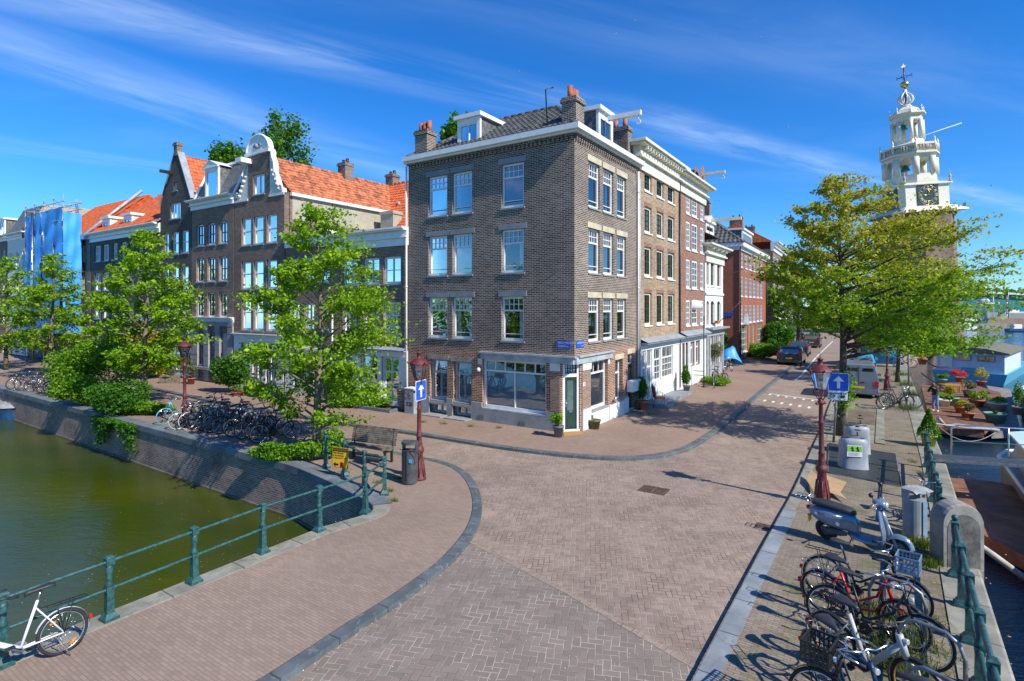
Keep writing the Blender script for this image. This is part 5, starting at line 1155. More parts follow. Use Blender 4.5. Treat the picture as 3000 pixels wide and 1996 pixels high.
# road furniture in the surface: markings, gully gratings
def gbox(name, pts, z, th, m, kind=None, label=None, cat=None):
    b = MB(); b.prism(pts, z - th, z); o = b.build(name, m)
    return tag(o, label, cat, None, kind)
b = MB()
for (x0, y0, x1, y1) in ((2330, 1115, 2348, 1100), (2350, 1098, 2390, 1048), (2392, 1046, 2440, 1000)):
    a, c = G(x0, y0, ZR), G(x1, y1, ZR); t_ = (c - a).normalized(); n_ = Vector((-t_.y, t_.x, 0)) * .06; b.face([a - n_ + Vector((0, 0, .004)), a + n_ + Vector((0, 0, .004)), c + n_ + Vector((0, 0, .004)), c - n_ + Vector((0, 0, .004))])
for row, (xa, ya, xb, yb, n) in enumerate(((2248, 1157, 2400, 1178, 6), (2232, 1175, 2390, 1200, 6))):
    A, B = G(xa, ya, ZR + .004), G(xb, yb, ZR + .004); t_ = (B - A) / n; dn = Vector((.66, 1, 0)).normalized()
    for i in range(n):
        p = A + t_ * (i + .1); L = .55 if row else .4; q = p + t_ * .3
        b.face([p, q, q + dn * L, p + dn * L])
    if not row: b.face([A + dn * .55, B + dn * .55, B + dn * .68, A + dn * .68])
o = b.build('road_marking', 'white_line'); o['kind'] = 'structure'
def grating(px, py, w, h, ang, label, z):
    c = G(px, py, z); e_ = empty('gully_grating', c, label, 'drain grating', None, ang)
    b = MB(); bars = int(w / .07)
    b.box((-w / 2, -h / 2, -.03), (w / 2, -h / 2 + .035, .012)); b.box((-w / 2, h / 2 - .035, -.03), (w / 2, h / 2, .012)); b.box((-w / 2, -h / 2, -.03), (-w / 2 + .03, h / 2, .0115)); b.box((w / 2 - .03, -h / 2, -.03), (w / 2, h / 2, .0115))
    for i in range(bars): x = -w / 2 + .03 + (w - .06) * (i + .5) / bars; b.box((x - .018, -h / 2 + .03, -.02), (x + .018, h / 2 - .03, .009))
    b.box((-.02, -h / 2 + .03, -.02), (.02, h / 2 - .03, .0105))
    o = b.build('grate', 'iron_rust', None); o.parent = e_
    b = MB(); b.box((-w / 2 - .01, -h / 2 - .01, -.02), (w / 2 + .01, h / 2 + .01, .0045)); o = b.build('pit', 'ink_black'); o.parent = e_
grating(1915, 1436, .72, .55, R(-33), 'rusty square drain grating in the middle of the street', ZR)
grating(2243, 1544, .3, .4, R(56), 'small kerbside drain grating near the scooter', ZR)
# fallen petals and leaf litter
def scatter(name, n, fn, size, m, label=None, z=.006, cat=None):
    b = MB()
    for i in range(n):
        p = fn(i)
        if p is None: continue
        s_ = size * rnd.uniform(.6, 1.4); a = rnd.uniform(0, 6.28); zz_ = p[2] + z
        pts = [(p[0] + s_ * math.cos(a + k * 1.57) * (1 if k % 2 else .6), p[1] + s_ * math.sin(a + k * 1.57) * (1 if k % 2 else .6), zz_ + (.004 if k == 1 else 0)) for k in range(4)]; b.face(pts)
    o = b.build(name, m); o['kind'] = 'stuff'
    if label: o['label'] = label
    if cat: o['category'] = cat
    return o
def on_road(i):
    return G(rnd.uniform(900, 2250), rnd.uniform(1350, 1996), ZR + .006)
scatter('fallen_petals', 260, on_road, .010, 'petal', 'pale fallen petals scattered over the brick street', cat='petals')
k2far = smooth_line([k2[i] for i in range(4, 60, 6)], 8)
scatter('kerb_litter', 420, lambda i: (lambda p: Vector((p.x + rnd.gauss(.12, .08), p.y + rnd.gauss(-.1, .08), ZR + .006)))(rnd.choice(k2far)), .011, 'petal', 'pale blossom litter gathered along the curved kerb', cat='petals')
scatter('leaf_litter', 500, lambda i: (lambda p: p + Vector((rnd.gauss(-.5, .35), rnd.gauss(.2, .3), 0)))(e0 + ed * rnd.uniform(-5, 14)), .03, 'dead_leaf', 'dry leaf litter along the right hand coping', cat='leaf litter')
def water_specks(i):
    c = [(330, 1700), (900, 1560), (560, 1480), (150, 1430), (700, 1640)][i % 5]; p = G(c[0] + rnd.gauss(0, 110), c[1] + rnd.gauss(0, 55), ZW)
    return p if p.x + 4.6 < (p.y - 12.1) * .66 and (p - qb).dot(Vector((qd.y, -qd.x, 0))) != 0 and (p.x - qb.x) * qd.y - (p.y - qb.y) * qd.x < -.3 or True else None
scatter('floating_petals', 240, water_specks, .011, 'petal', 'white specks of blossom floating on the green canal', z=.01, cat='petals')

# ---------------------------------------------------------------- foliage
def leaves_mesh(name, C, size, mname, seed, parent=None, up=.2, tone=None, elong=1.5):
    """C: n x 3 leaf centres -> one small pointed leaf each, random tilt"""
    r = np.random.RandomState(seed); n = len(C)
    nrm = r.normal(size=(n, 3)); nrm[:, 2] = np.abs(nrm[:, 2]) + up * 2; nrm /= np.linalg.norm(nrm, axis=1, keepdims=True)
    t1 = np.cross(nrm, r.normal(size=(n, 3))); t1 /= np.maximum(np.linalg.norm(t1, axis=1, keepdims=True), 1e-6); t2 = np.cross(nrm, t1)
    s = size * r.uniform(.6, 1.35, (n, 1)); a, b_ = t1 * s * elong * .5, t2 * s * .5
    V = np.stack([C - a, C + b_ * .9 - a * .1, C + a, C - b_ * .9 - a * .1], 1).reshape(-1, 3)
    off = np.array(woff(parent)); V = V - off
    me = bpy.data.meshes.new(name); me.vertices.add(4 * n); me.vertices.foreach_set('co', V.ravel())
    me.loops.add(4 * n); me.loops.foreach_set('vertex_index', np.arange(4 * n, dtype=np.int32))
    me.polygons.add(n); me.polygons.foreach_set('loop_start', np.arange(0, 4 * n, 4, dtype=np.int32)); me.polygons.foreach_set('loop_total', np.full(n, 4, dtype=np.int32))
    me.update(calc_edges=True)
    tv = r.uniform(0, 1, n) if tone is None else np.clip(tone + r.normal(0, .16, n), 0, 1)
    at = me.attributes.new('tone', 'FLOAT', 'FACE'); at.data.foreach_set('value', tv.astype(np.float32))
    me.materials.append(M[mname]); o = bpy.data.objects.new(name, me); COL.objects.link(o)
    if parent: o.parent = parent; OFF[o.name] = woff(parent)
    return o
def tree(base, H, Rw, label, z0=1.8, n=20000, leaf=.09, m='leaf_elm', bark='bark', tr=.13, seed=1, group=None, lean=(0, 0), shape=None, flatness=.75, limbs=46, name='elm_tree', cl=(.13, .46), mm=None, stretch=None, droop=0.0):
    """tapered trunk, limbs leaving it all the way up, twigs, and leaf sprays at the twig ends"""
    r = random.Random(seed); nr = np.random.RandomState(seed); root = empty(name, base, label, 'tree', group); B = Vector(base)
    shape = shape or (lambda t: float(np.interp(t, [0, .15, .38, .6, .8, 1], [.62, .88, 1.0, .74, .4, .1])))
    trunk = MB(); tp = []
    for i in range(11):
        t = i / 10; tp.append(B + Vector((lean[0] * t * t + .06 * math.sin(t * 7 + seed), lean[1] * t * t + .06 * math.cos(t * 6 + seed), H * .94 * t)))
    trunk.tube(tp, tr, 9, rs=[tr * (1.25 if i == 0 else (1 - .088 * i)) for i in range(11)])
    at = lambda z: tp[min(9, int(z / (H * .94) * 10))].lerp(tp[min(10, min(9, int(z / (H * .94) * 10)) + 1)], (z / (H * .94) * 10) % 1)
    cen = []; w = []
    for k in range(limbs):
        t = (k + r.random()) / limbs; z = z0 + (H - z0) * (t ** .9) * .93; a = k * 2.4 + r.uniform(-.5, .5)
        L = Rw * shape(t) * r.uniform(.72, 1.12)
        if stretch: L *= 1 + stretch[0] * max(0, math.cos(a - stretch[1]))
        s = at(max(.2, z - L * .42)); rise = (1.0 + .9 * t) * r.uniform(.35, 1.25) - droop * (1 - t)
        if stretch: rise *= 1 - .55 * max(0, math.cos(a - stretch[1]))
        e = s + Vector((math.cos(a) * L, math.sin(a) * L, L * .42 * rise))
        mid = s.lerp(e, .5) + Vector((0, 0, L * .07))
        lr = max(.012, tr * .36 * (1 - t * .7) * (L / Rw) ** .5)
        trunk.tube([s, mid, e], lr, 5, rs=[lr, lr * .6, lr * .2])
        m_ = max(4, int(L * 7))
        for q in range(m_):
            f = r.uniform(.22, 1.0) ** .75; p = s.lerp(mid, f * 2) if f < .5 else mid.lerp(e, (f - .5) * 2)
            sd = r.choice((-1, 1)); tl = L * .34 * (1.1 - f * .6) * r.uniform(.5, 1.2); a2 = a + sd * r.uniform(.5, 1.1)
            c = p + Vector((math.cos(a2) * tl, math.sin(a2) * tl, tl * r.uniform(-.35, .9)))
            if q % 2 == 0: trunk.tube([p, c], .008, 3, rs=[.011, .004])
            cen.append((c + p) / 2 if q % 3 == 0 else c); w.append((Vector((math.cos(a2), math.sin(a2), .1)), .7 + .5 * (1 - f)))
    trunk.build('trunk', bark, root)
    k = max(1, n // max(1, len(cen))); pts = []; tn = []
    for (c, (dr, ww)) in zip(cen, w):
        q = nr.normal(size=(k, 3)); R_ = cl[0] * ww; D = np.array(dr)
        off = q * np.array([R_, R_, R_ * flatness]) + np.outer(q[:, 0] + 0 * q[:, 1], D) * (cl[1] * .55)
        P = np.array(c) + off; pts.append(P)
        hz = (c.z - B.z - z0) / max(.1, H - z0); tn.append(np.full(k, .42 + .25 * (nr.rand() - .5) + .12 * hz))  # tone is random per spray and grows lighter higher up the crown
    P = np.concatenate(pts); T = np.concatenate(tn)
    ok = P[:, 2] > B.z + .9; P, T = P[ok], T[ok]
    if mm:                                  # two kinds of spray: seeds on the outside and top, fresh leaves low down
        zrel = (P[:, 2] - B.z - z0) / (H - z0) + nr.normal(0, .16, len(P)); sel = zrel > mm[1]
        leaves_mesh('crown', P[sel], leaf, mm[0], seed, root, tone=T[sel]); leaves_mesh('crown', P[~sel], leaf, m, seed + 1, root, tone=T[~sel])
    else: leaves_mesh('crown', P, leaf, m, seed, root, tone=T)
    return root
def bush(name, c, rx, ry, h, n, m, label, leaf=.07, seed=1, cat='bush', lumps=9, group=None, stems=True, extra=None, parent=None, z0=0):
    nr = np.random.RandomState(seed); root = parent or empty(name, c, label, cat, group); c = Vector(c); pts = []; tn = []
    for i in range(lumps):
        a = nr.uniform(0, 6.28); rr = nr.uniform(.1, .75); cc = np.array([c.x + math.cos(a) * rr * rx, c.y + math.sin(a) * rr * ry, c.z + z0 + h * nr.uniform(.3, .72)])
        k = n // lumps; q = nr.normal(size=(k, 3)); q /= np.maximum(np.linalg.norm(q, axis=1, keepdims=True), 1e-6); q *= nr.uniform(.45, 1.0, (k, 1)) ** .5
        sz = nr.uniform(.38, .6); pts.append(cc + q * np.array([rx * sz, ry * sz, h * sz * .62])); tn.append(np.full(k, nr.uniform(.3, .7)))
    P = np.concatenate(pts); T = np.concatenate(tn); ok = P[:, 2] > c.z + .02; P = P[ok]; T = T[ok]
    if extra is not None: P = np.concatenate([P, extra]); T = np.concatenate([T, np.full(len(extra), .5)])
    leaves_mesh('leaves', P, leaf, m, seed, root, tone=T)
    if stems:
        b = MB(); 
        for i in range(7): a = i * .9; b.tube([c + Vector((0, 0, 0)), c + Vector((math.cos(a) * rx * .25, math.sin(a) * ry * .25, h * .35)), c + Vector((math.cos(a) * rx * .5, math.sin(a) * ry * .5, h * .65))], .015, 4)
        b.build('stems', 'bark', root)
    return root
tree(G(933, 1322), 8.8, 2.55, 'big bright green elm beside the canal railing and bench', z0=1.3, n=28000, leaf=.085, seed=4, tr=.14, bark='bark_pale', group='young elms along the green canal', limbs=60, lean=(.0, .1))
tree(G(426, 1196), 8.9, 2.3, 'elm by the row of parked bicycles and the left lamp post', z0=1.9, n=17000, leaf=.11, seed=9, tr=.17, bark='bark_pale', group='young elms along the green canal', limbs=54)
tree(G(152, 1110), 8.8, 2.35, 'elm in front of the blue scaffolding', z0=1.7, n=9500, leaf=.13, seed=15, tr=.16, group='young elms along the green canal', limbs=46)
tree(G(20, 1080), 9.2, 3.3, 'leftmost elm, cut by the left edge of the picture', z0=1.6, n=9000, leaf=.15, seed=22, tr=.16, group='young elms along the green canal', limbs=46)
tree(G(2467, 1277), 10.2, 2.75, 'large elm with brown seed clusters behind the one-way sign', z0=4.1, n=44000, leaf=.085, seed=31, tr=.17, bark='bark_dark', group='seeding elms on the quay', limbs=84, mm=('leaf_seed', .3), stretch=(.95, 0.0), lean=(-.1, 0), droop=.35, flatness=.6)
tree(G(2632, 1120), 8.2, 3.2, 'slender elm farther along the quay edge beside the thin grey pole', z0=2.2, n=12000, leaf=.13, seed=37, tr=.12, bark='bark_dark', group='seeding elms on the quay', limbs=46, mm=('leaf_seed', .8))
tree(G(2513, 1078), 10.5, 4.2, 'elm farther along the quay beyond the parked van', z0=2.8, n=14000, leaf=.17, seed=41, tr=.24, bark='bark_dark', group='seeding elms on the quay', limbs=44, mm=('leaf_seed', .6))
tree(Vector((34, 66, 0)), 10.0, 4.5, 'distant green elm at the far bend of the street', z0=2.8, n=9000, leaf=.22, seed=43, tr=.22, bark='bark_dark', group='seeding elms on the quay', limbs=36)
# poplars behind the roofs
pop = lambda t: 1.0 - .72 * t ** 2.2
for i, (px, ytop, d, Rw, lab) in enumerate(((800, 322, 62, 4.2, 'tall poplar rising behind the scrolled gable'), (755, 382, 60, 2.3, 'lower poplar leaning beside the tall one behind the scrolled gable'), (632, 402, 66, 2.9, 'left twin poplar behind the slate mansard'), (676, 408, 66, 2.6, 'right twin poplar behind the slate mansard'), (1325, 322, 50, 2.2, 'poplar top just behind the white dormer of the corner building'))):
    H = CAMZ + (HY - ytop) / FOC * d; X = (px - CX) / FOC * d
    tree(Vector((X, d, 0)), H, Rw, lab, z0=H * .45, n=12000, leaf=.26, m='leaf_poplar', seed=50 + i, shape=pop, limbs=60, name='poplar_tree', group='poplars behind the roofs', cl=(.38, .5), flatness=1.3, lean=(1.2 if px > 700 and px < 900 else .5, 0), tr=.3)
# shrubs on the left quay
def hang(px0, py0, px1, py1, n, seed):
    r = np.random.RandomState(seed); out = []
    for i in range(n):
        x, y = r.uniform(px0, px1), r.uniform(py0, py1); t = (x - 385) / (840 - 385); b_ = qb.lerp(qa, 1 - t) if False else qa.lerp(qb, t); 
        out.append((b_.x - .12 + r.normal(0, .1), b_.y - .2 + r.normal(0, .1), -(1.2) * r.uniform(0, 1) ** 1.6 * (.5 + .5 * math.sin(x * .05))))
    return np.array(out)
bush('shrub', G(300, 1160), 2.6, 1.6, 3.3, 9000, 'leaf_bright', 'big mixed green shrub spilling over the quay wall between two elms', leaf=.11, seed=3, lumps=12)
bush('shrub', G(345, 1215), 1.9, 1.1, 1.5, 6000, 'leaf_dark', 'darker low shrub hanging over the coping left of the bicycles', leaf=.09, seed=5, lumps=10, extra=hang(255, 0, 420, 0, 1800, 4))
bush('shrub', G(240, 1190), 1.3, .9, 1.6, 3500, 'leaf_bright', 'loose pale shrub at the left end of the planting on the quay', leaf=.1, seed=6)
bush('shrub', G(455, 1215), .9, .6, .55, 2200, 'leaf_bright', 'low leafy clump at the foot of the elm next to the light blue bicycle', leaf=.08, seed=7)
bush('shrub', G(855, 1345), 1.15, .5, .62, 5200, 'leaf_bright', 'low bright shrub on the coping left of the big elm trunk', leaf=.07, seed=8, extra=None)
bush('shrub', G(968, 1345), .42, .35, 1.0, 2200, 'leaf_bright', 'small upright shrub between elm trunk and railing end', leaf=.07, seed=10)
bush('shrub', G(676, 1150), 1.35, 1.0, 2.3, 7500, 'leaf_dark', 'round dense dark shrub against the grey stone house front', leaf=.09, seed=11, lumps=14)
bush('shrub', G(430, 1112), 1.5, 1.2, 3.6, 6000, 'leaf_yellow', 'yellow flowering shrub beside the glass shopfront', leaf=.13, seed=12)
p = FL(FL.u(1030), .55, 0); bush('shrub', p, .42, .35, 1.75, 2600, 'leaf_bright', 'climbing leafy shrub beside the red door', leaf=.09, seed=13, lumps=10)
p = FL(FL.u(1105), .5, .05); bush('planting_bed', p, 2.0, .35, .45, 4200, 'leaf_bright', 'narrow kerbed bed of green plants under the tall shop windows', leaf=.08, seed=14, cat='planting bed', lumps=16)
pb = bpy.data.objects['planting_bed']
b = MB(); F = FL; a, c = F.u(1186), F.u(1008)
bx(b, F, a, c, .85, .97, 0, .14); bx(b, F, a, a + .12, 0, .85, 0, .14); b.build('bed_edging', 'coping_blue', pb)
F = F4; bush('hedge', F4(4.5, 1.0, 0), 1.4, 3.6, 1.35, 6500, 'leaf_bright', 'green hedge along the front of the red brick block', leaf=.16, seed=17, cat='hedge', lumps=16, stems=False)
bush('shrub', F4(14.6, 1.2, 0), 2.0, 2.2, 3.2, 5500, 'leaf_dark', 'tall dark shrub at the far corner of the red brick block', leaf=.2, seed=18, lumps=12)
bush('shrub', F4(12.0, 1.4, 0), 1.0, 1.2, 1.6, 2600, 'leaf_dark', 'lower dark shrub next to the hedge', leaf=.16, seed=19)
# ivy shoots on the trunk behind the sign, grass along the coping
P = G(2467, 1277); nr = np.random.RandomState(3)
q = nr.normal(size=(900, 3)) * np.array([.16, .16, .33]) + np.array([P.x + .05, P.y - .12, 1.75]); o = leaves_mesh('trunk_shoots', q, .085, 'leaf_bright', 5); tag(o, 'tuft of fresh green shoots on the elm trunk below the one-way sign', 'shoots')
def grass(name, spots, n, label, h=.16, seed=1, m='leaf_grass'):
    nr = np.random.RandomState(seed); pts = []
    V = []; 
    for (c, rx, ry) in spots:
        for i in range(n):
            x, y = nr.normal(0, rx * .5), nr.normal(0, ry * .5); hh = h * nr.uniform(.4, 1.3); a = nr.uniform(0, 6.28); w_ = .008
            bx_, by_ = c.x + x * ed.x * 0 + x, c.y + y; lx, ly = nr.normal(0, .05), nr.normal(0, .05)
            V.append([(bx_ - w_ * math.cos(a), by_ - w_ * math.sin(a), .0), (bx_ + w_ * math.cos(a), by_ + w_ * math.sin(a), .0), (bx_ + lx + .002, by_ + ly, hh), (bx_ + lx - .002, by_ + ly, hh)])
    me = bpy.data.meshes.new(name); A = np.array(V).reshape(-1, 3); k = len(V)
    me.vertices.add(4 * k); me.vertices.foreach_set('co', A.ravel()); me.loops.add(4 * k); me.loops.foreach_set('vertex_index', np.arange(4 * k, dtype=np.int32)); me.polygons.add(k); me.polygons.foreach_set('loop_start', np.arange(0, 4 * k, 4, dtype=np.int32)); me.polygons.foreach_set('loop_total', np.full(k, 4, dtype=np.int32)); me.update(calc_edges=True)
    at = me.attributes.new('tone', 'FLOAT', 'FACE'); at.data.foreach_set('value', nr.uniform(0, 1, k).astype(np.float32)); me.materials.append(M[m])
    o = bpy.data.objects.new(name, me); COL.objects.link(o); return tag(o, label, 'grass', None, 'stuff')
S1 = [(G(2600, 1890), .45, .5), (G(2580, 1800), .4, .35), (G(2640, 1960), .4, .3), (G(2705, 1600), .3, .3), (G(2725, 1655), .22, .2), (G(2690, 1880), .2, .3)]
grass('grass_tufts', S1, 330, 'grass and weeds growing between the bicycles and the coping', seed=2)
grass('grass_verge', [(G(2640, 1100), .5, .6), (G(2655, 1130), .4, .5), (G(2672, 1160), .35, .6), (G(2662, 1200), .3, .7)], 350, 'green grass strip along the far quay edge', h=.3, seed=3)
grass('weeds', [(GD(1545, 1035) + Vector((-.6, .4, 0)), .01, .01)], 1, 'weeds at the kerb', seed=4)
bpy.data.objects.remove(bpy.data.objects['weeds'])
grass('moss_weeds', [(G(x, y), .16, .08) for x, y in ((1240, 1238), (1300, 1243), (1380, 1250), (1460, 1255), (1190, 1415), (1168, 1403), (1150, 1470), (1010, 1385), (1110, 1415), (1142, 1440))], 60, 'small weeds in the paving joints at walls and posts', h=.09, seed=6)
grass('joint_moss', [(e0 + ed * t + Vector((-.75 - .2 * math.sin(t * 3), 0, 0)), .12, .25) for t in (-4, -2.9, -1.6, 2.2, 3.4, 4.6, 6, 7.5, 9)], 70, 'yellowing weeds between pavement and coping on the right', h=.07, seed=9)
grass('kerb_weeds', [(G(x, y), .5, .35) for x, y in ((1975, 1165), (1945, 1190), (2005, 1150), (1900, 1215))], 120, 'weeds along the stone steps of the ochre brick house', h=.12, seed=8)

# trees on the near bank of the green canal, outside the picture, seen only mirrored in panes and water
nr = np.random.RandomState(77); q = []
for i in range(9):
    t = i / 8; c = np.array([-23 - 34 * t, 4.5 + 20 * t, 3.2]); k = nr.normal(size=(1500, 3)); k /= np.linalg.norm(k, axis=1, keepdims=True); q.append(c + k * nr.uniform(.3, 1, (1500, 1)) ** .5 * np.array([2.9, 2.6, 3.4 + .6 * math.sin(i * 2.3)]))
o = leaves_mesh('bank_trees', np.concatenate(q), .3, 'leaf_bright', 78); tag(o, 'mass of green trees along the near canal bank, mirrored in the windows', 'trees', None, 'stuff')
# ---------------------------------------------------------------- street furniture
def mb(): return MB()
def rail_post(parent, p, ang, h=1.0, ball=False, name='post'):
    b = MB(); c, s = math.cos(ang), math.sin(ang); fr = lambda x, y, z: Vector((p[0] + c * x - s * y, p[1] + s * x + c * y, z))
    def sq(z0, z1, a, a2=None):
        a2 = a2 or a
        b.grid([[fr(x * q, y * q, z) for x, y in ((-1, -1), (1, -1), (1, 1), (-1, 1))] for z, q in ((z0, a), (z1, a2))], True, False, caps=True)
    sq(0, .06, .105); sq(.06, .13, .095, .06); sq(.13, h * .46, .052, .046); sq(h * .46, h * .54, .055)
    b.lathe([(.05, h * .54), (.06, h * .56), (.045, h * .6), (.036, h * .64), (.058, h * .82), (.05, h * .86), (.035, h * .87)], (p[0], p[1], 0), 12)
    sq(h * .87, h * .98, .056); sq(h * .98, h * 1.01, .062, .035)
    if ball: b.ball((p[0], p[1], h + .06), .055, 12)
    return b.build(name, 'rail_green', parent)
def railing(name, pts, label, h=1.0, group=None, ball_ends=(), r=.026, posts=None):
    P = [Vector((p[0], p[1], 0)) for p in pts]; root = empty(name, P[0], label, 'railing', group)
    for i, p in enumerate(P):
        a, c = P[max(0, i - 1)], P[min(len(P) - 1, i + 1)]; rail_post(root, p, math.atan2((c - a).y, (c - a).x), h, i in ball_ends)
    return root, P
def rails(root, line, h=1.0, r=.026):
    for z in (h * .92, h * .49):
        b = MB(); b.tube([Vector((p[0], p[1], z)) for p in line], r, 8); b.build('rail', 'rail_green', root)
lp = [G(8, 1952), G(320, 1818), G(569, 1710), G(770, 1622), G(935, 1558), G(1070.8, 1505.8)]
l0 = lp[0] - (lp[1] - lp[0]); lp = [l0 - (lp[1] - lp[0]), l0] + lp
rt, P = railing('bridge_railing', lp + [G(1126.6, 1450), Vector((-3.98, 14.98, 0)), G(1009.4, 1396.4), G(954.7, 1372)], 'dark green iron railing of the bridge curving round the canal corner by the bench', ball_ends=(11,))
rails(rt, P[:8] + smooth_line([P[7], P[8], P[9]], 8) + P[10:])
b = MB(); p = P[11] + Vector((-.12, .1, 0)); b.tube([p + Vector((0.1, -.05, .95)), p + Vector((-.06, .05, .8)), p + Vector((-.02, .02, .55)), p + Vector((-.08, .06, .3)), p + Vector((-.2, .12, .28)), p + Vector((-.2, .12, .36))], .02, 6); b.build('scroll', 'rail_green', rt)
# sticker on one post
b = MB(); q = lp[4]; 
rl = [e0 + Vector((-.42, .0, 0)) + ed * (s * 1.19) for s in (-5, -4, -3, -2, -1, 0)]
rt2, P2 = railing('bridge_railing', rl, 'heavy green iron railing in the lower right corner with ball topped end post', h=1.02, ball_ends=(5,)); rails(rt2, P2, 1.02, .034)
rl3 = [Vector((9.15, 11.9, 0)) + ed * (s * 1.2) for s in range(0, 6)]
rt3, P3 = railing('quay_railing', rl3, 'green quay railing beyond the stone pier, next to the potted fir', h=1.05, ball_ends=(0,)); rails(rt3, P3, 1.05, .032)
b = MB(); b.tube([P3[0] + Vector((0, 0, .8)), P3[0] + Vector((.12, -.3, .8)), P3[0] + Vector((.25, -.5, .5)), P3[0] + Vector((.28, -.55, 0))], .035, 8); b.build('end_curve', 'rail_green', rt3)
# stone pier at the end of the bridge
pier = empty('stone_pier', (8.55, 10.55, 0), 'round topped grey concrete pier between the two right hand railings', 'pier')
b = MB(); arc = [(-.38, -.6), (-.38, .82)] + [(-.38 + .38 * (1 - math.cos(a)), .82 + .38 * math.sin(a)) for a in [math.pi / 2 * i / 6 for i in range(1, 7)]] + [(.38 - .38 * (1 - math.cos(a)), .82 + .38 * math.sin(a)) for a in [math.pi / 2 * i / 6 for i in range(6, -1, -1)]] + [(.38, -.6)]
fr = lambda x, y, z: Vector((8.42 + x * .97 + y * .1, 10.35 + y - x * .12, z))
n = len(arc); rows = [[fr(x * k, y, z if z < .8 else .82 + (z - .82) * k) for x, z in arc] for y, k in ((.0, .93), (.06, 1), (.34, 1), (.4, .93))]; b.grid(rows, True, False, caps=True)
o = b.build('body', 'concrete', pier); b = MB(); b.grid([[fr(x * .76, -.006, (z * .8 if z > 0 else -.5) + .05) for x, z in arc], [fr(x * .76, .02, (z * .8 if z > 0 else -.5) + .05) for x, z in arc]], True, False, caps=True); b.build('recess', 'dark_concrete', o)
# lamps
def lamp_post(label, H=3.62):
    root = proto('street_lamp', label, 'street lamp', 'old maroon gas style street lamps')
    b = MB(); b.lathe([(.20, 0), (.20, .05), (.165, .1), (.155, .28), (.115, .55), (.10, .72), (.135, .78), (.145, .84), (.12, .9), (.085, .96), (.10, 1.0), (.075, 1.06), (.07, 1.2), (.085, 1.22), (.062, 1.26), (.057, 1.95), (.075, 1.98), (.055, 2.02), (.045, 2.42), (.08, 2.45), (.08, 2.5), (.05, 2.55), (.03, 2.62)], (0, 0, 0), 16)
    for k in range(8): a = k * math.pi / 4; b.tube([(math.cos(a) * .17, math.sin(a) * .17, .1), (math.cos(a) * .12, math.sin(a) * .12, .55)], .02, 5)
    b.build('pole', 'maroon', root)
    b = MB(); b.tube([(-.12, 0, 2.47), (.12, 0, 2.47)], .022, 8); b.ball((-.13, 0, 2.47), .035, 8); b.ball((.13, 0, 2.47), .035, 8); b.build('ladder_bar', 'maroon', root)
    b = MB()
    for k in range(4):
        a = k * math.pi / 2 + .4; b.tube([(math.cos(a) * r, math.sin(a) * r, z) for r, z in ((.03, 2.52), (.08, 2.6), (.16, 2.7), (.17, 2.78), (.12, 2.82))], .014, 5)
    b.build('lantern_bracket', 'maroon', root)
    n = 6; hexp = lambda r, z: [(r * math.cos(2 * math.pi * k / n), r * math.sin(2 * math.pi * k / n), z) for k in range(n)]
    b = MB(); b.grid([hexp(.125, 2.83), hexp(.235, 3.25)], True); b.build('lantern_glass', 'lamp_glass', root)
    b = MB(); l0_, l1_ = hexp(.128, 2.82), hexp(.24, 3.26)
    for k in range(n): b.tube([l0_[k], l1_[k]], .008, 4); b.tube([l0_[k], l0_[(k + 1) % n]], .014, 4)
    b.build('lantern_frame', 'maroon', root)
    b = MB(); b.lathe([(.02, 2.82), (.05, 2.84), (.05, 2.92), (.07, 2.95), (.07, 3.07), (.02, 3.08)], (0, 0, 0), 10); b.build('burner', 'chrome', root)
    b = MB(); b.lathe([(.235, 3.25), (.285, 3.26), (.27, 3.29), (.20, 3.36), (.12, 3.42), (.07, 3.44), (.06, 3.46), (.06, 3.56), (.085, 3.565), (.03, 3.61), (.01, H)], (0, 0, 0), 18)
    for k in range(n): a = 2 * math.pi * k / n; c = (math.cos(a), math.sin(a)); b.tube([(c[0] * .27, c[1] * .27, 3.27), (c[0] * .32, c[1] * .32, 3.29), (c[0] * .335, c[1] * .335, 3.34)], .014, 5); b.ball((c[0] * .285, c[1] * .285, 3.29), .028, 7)
    b.build('lantern_cap', 'maroon', root); b = MB(); b.tube([(0, 0, H - .02), (0, 0, H + .12)], .008, 5); b.build('finial', 'black_metal', root)
    return root
L1 = lamp_post('maroon street lamp beside the scooter on the right hand pavement')
L1.location = G(2409, 1470); L1.rotation_euler = (0, R(-1.1), .3)
for p, lb in ((G(1228, 1404), 'maroon street lamp carrying the one-way sign by the bench'), (G(541, 1250), 'maroon street lamp rising among the bicycles parked on the canal quay'), (G(2599, 1143), 'maroon street lamp on the quay behind the parked van'), (G(2716, 1290), 'short dark red post by the potted fir')):
    if 'short' in lb: continue
    o = copy_tree(L1); place(o, p, rnd.uniform(0, 3), label=lb)
bpy.data.objects[bpy.data.objects['street_lamp'].name]
# signs
def arrow_sign(parent, c, fr, s, post=None):
    b = MB(); w = s / 2; r = .05
    pts = [(x * (w - r) + r * math.cos(a + q), z * (w - r) + r * math.sin(a + q)) for x, z, q in ((1, 1, 0), (-1, 1, math.pi / 2), (-1, -1, math.pi), (1, -1, 3 * math.pi / 2)) for a in (0, .52, 1.05, 1.57)]
    b.prism(pts, -.012, 0.0, fr=lambda x, z, y: fr(x, y, z)); o = b.build('sign_plate', 'sign_white', parent)
    k = .94; b = MB(); b.prism([(x * k, z * k) for x, z in pts], .0, .004, fr=lambda x, z, y: fr(x, y, z)); b.build('blue_field', 'sign_blue', o)
    a = s; b = MB(); ar = [(-.075, -.34), (.075, -.34), (.075, .04), (.27, .04), (0, .34), (-.27, .04), (-.075, .04)]
    b.prism([(x * a, z * a) for x, z in ar], .004, .008, fr=lambda x, z, y: fr(x, y, z)); b.build('arrow', 'sign_white', o)
    return o
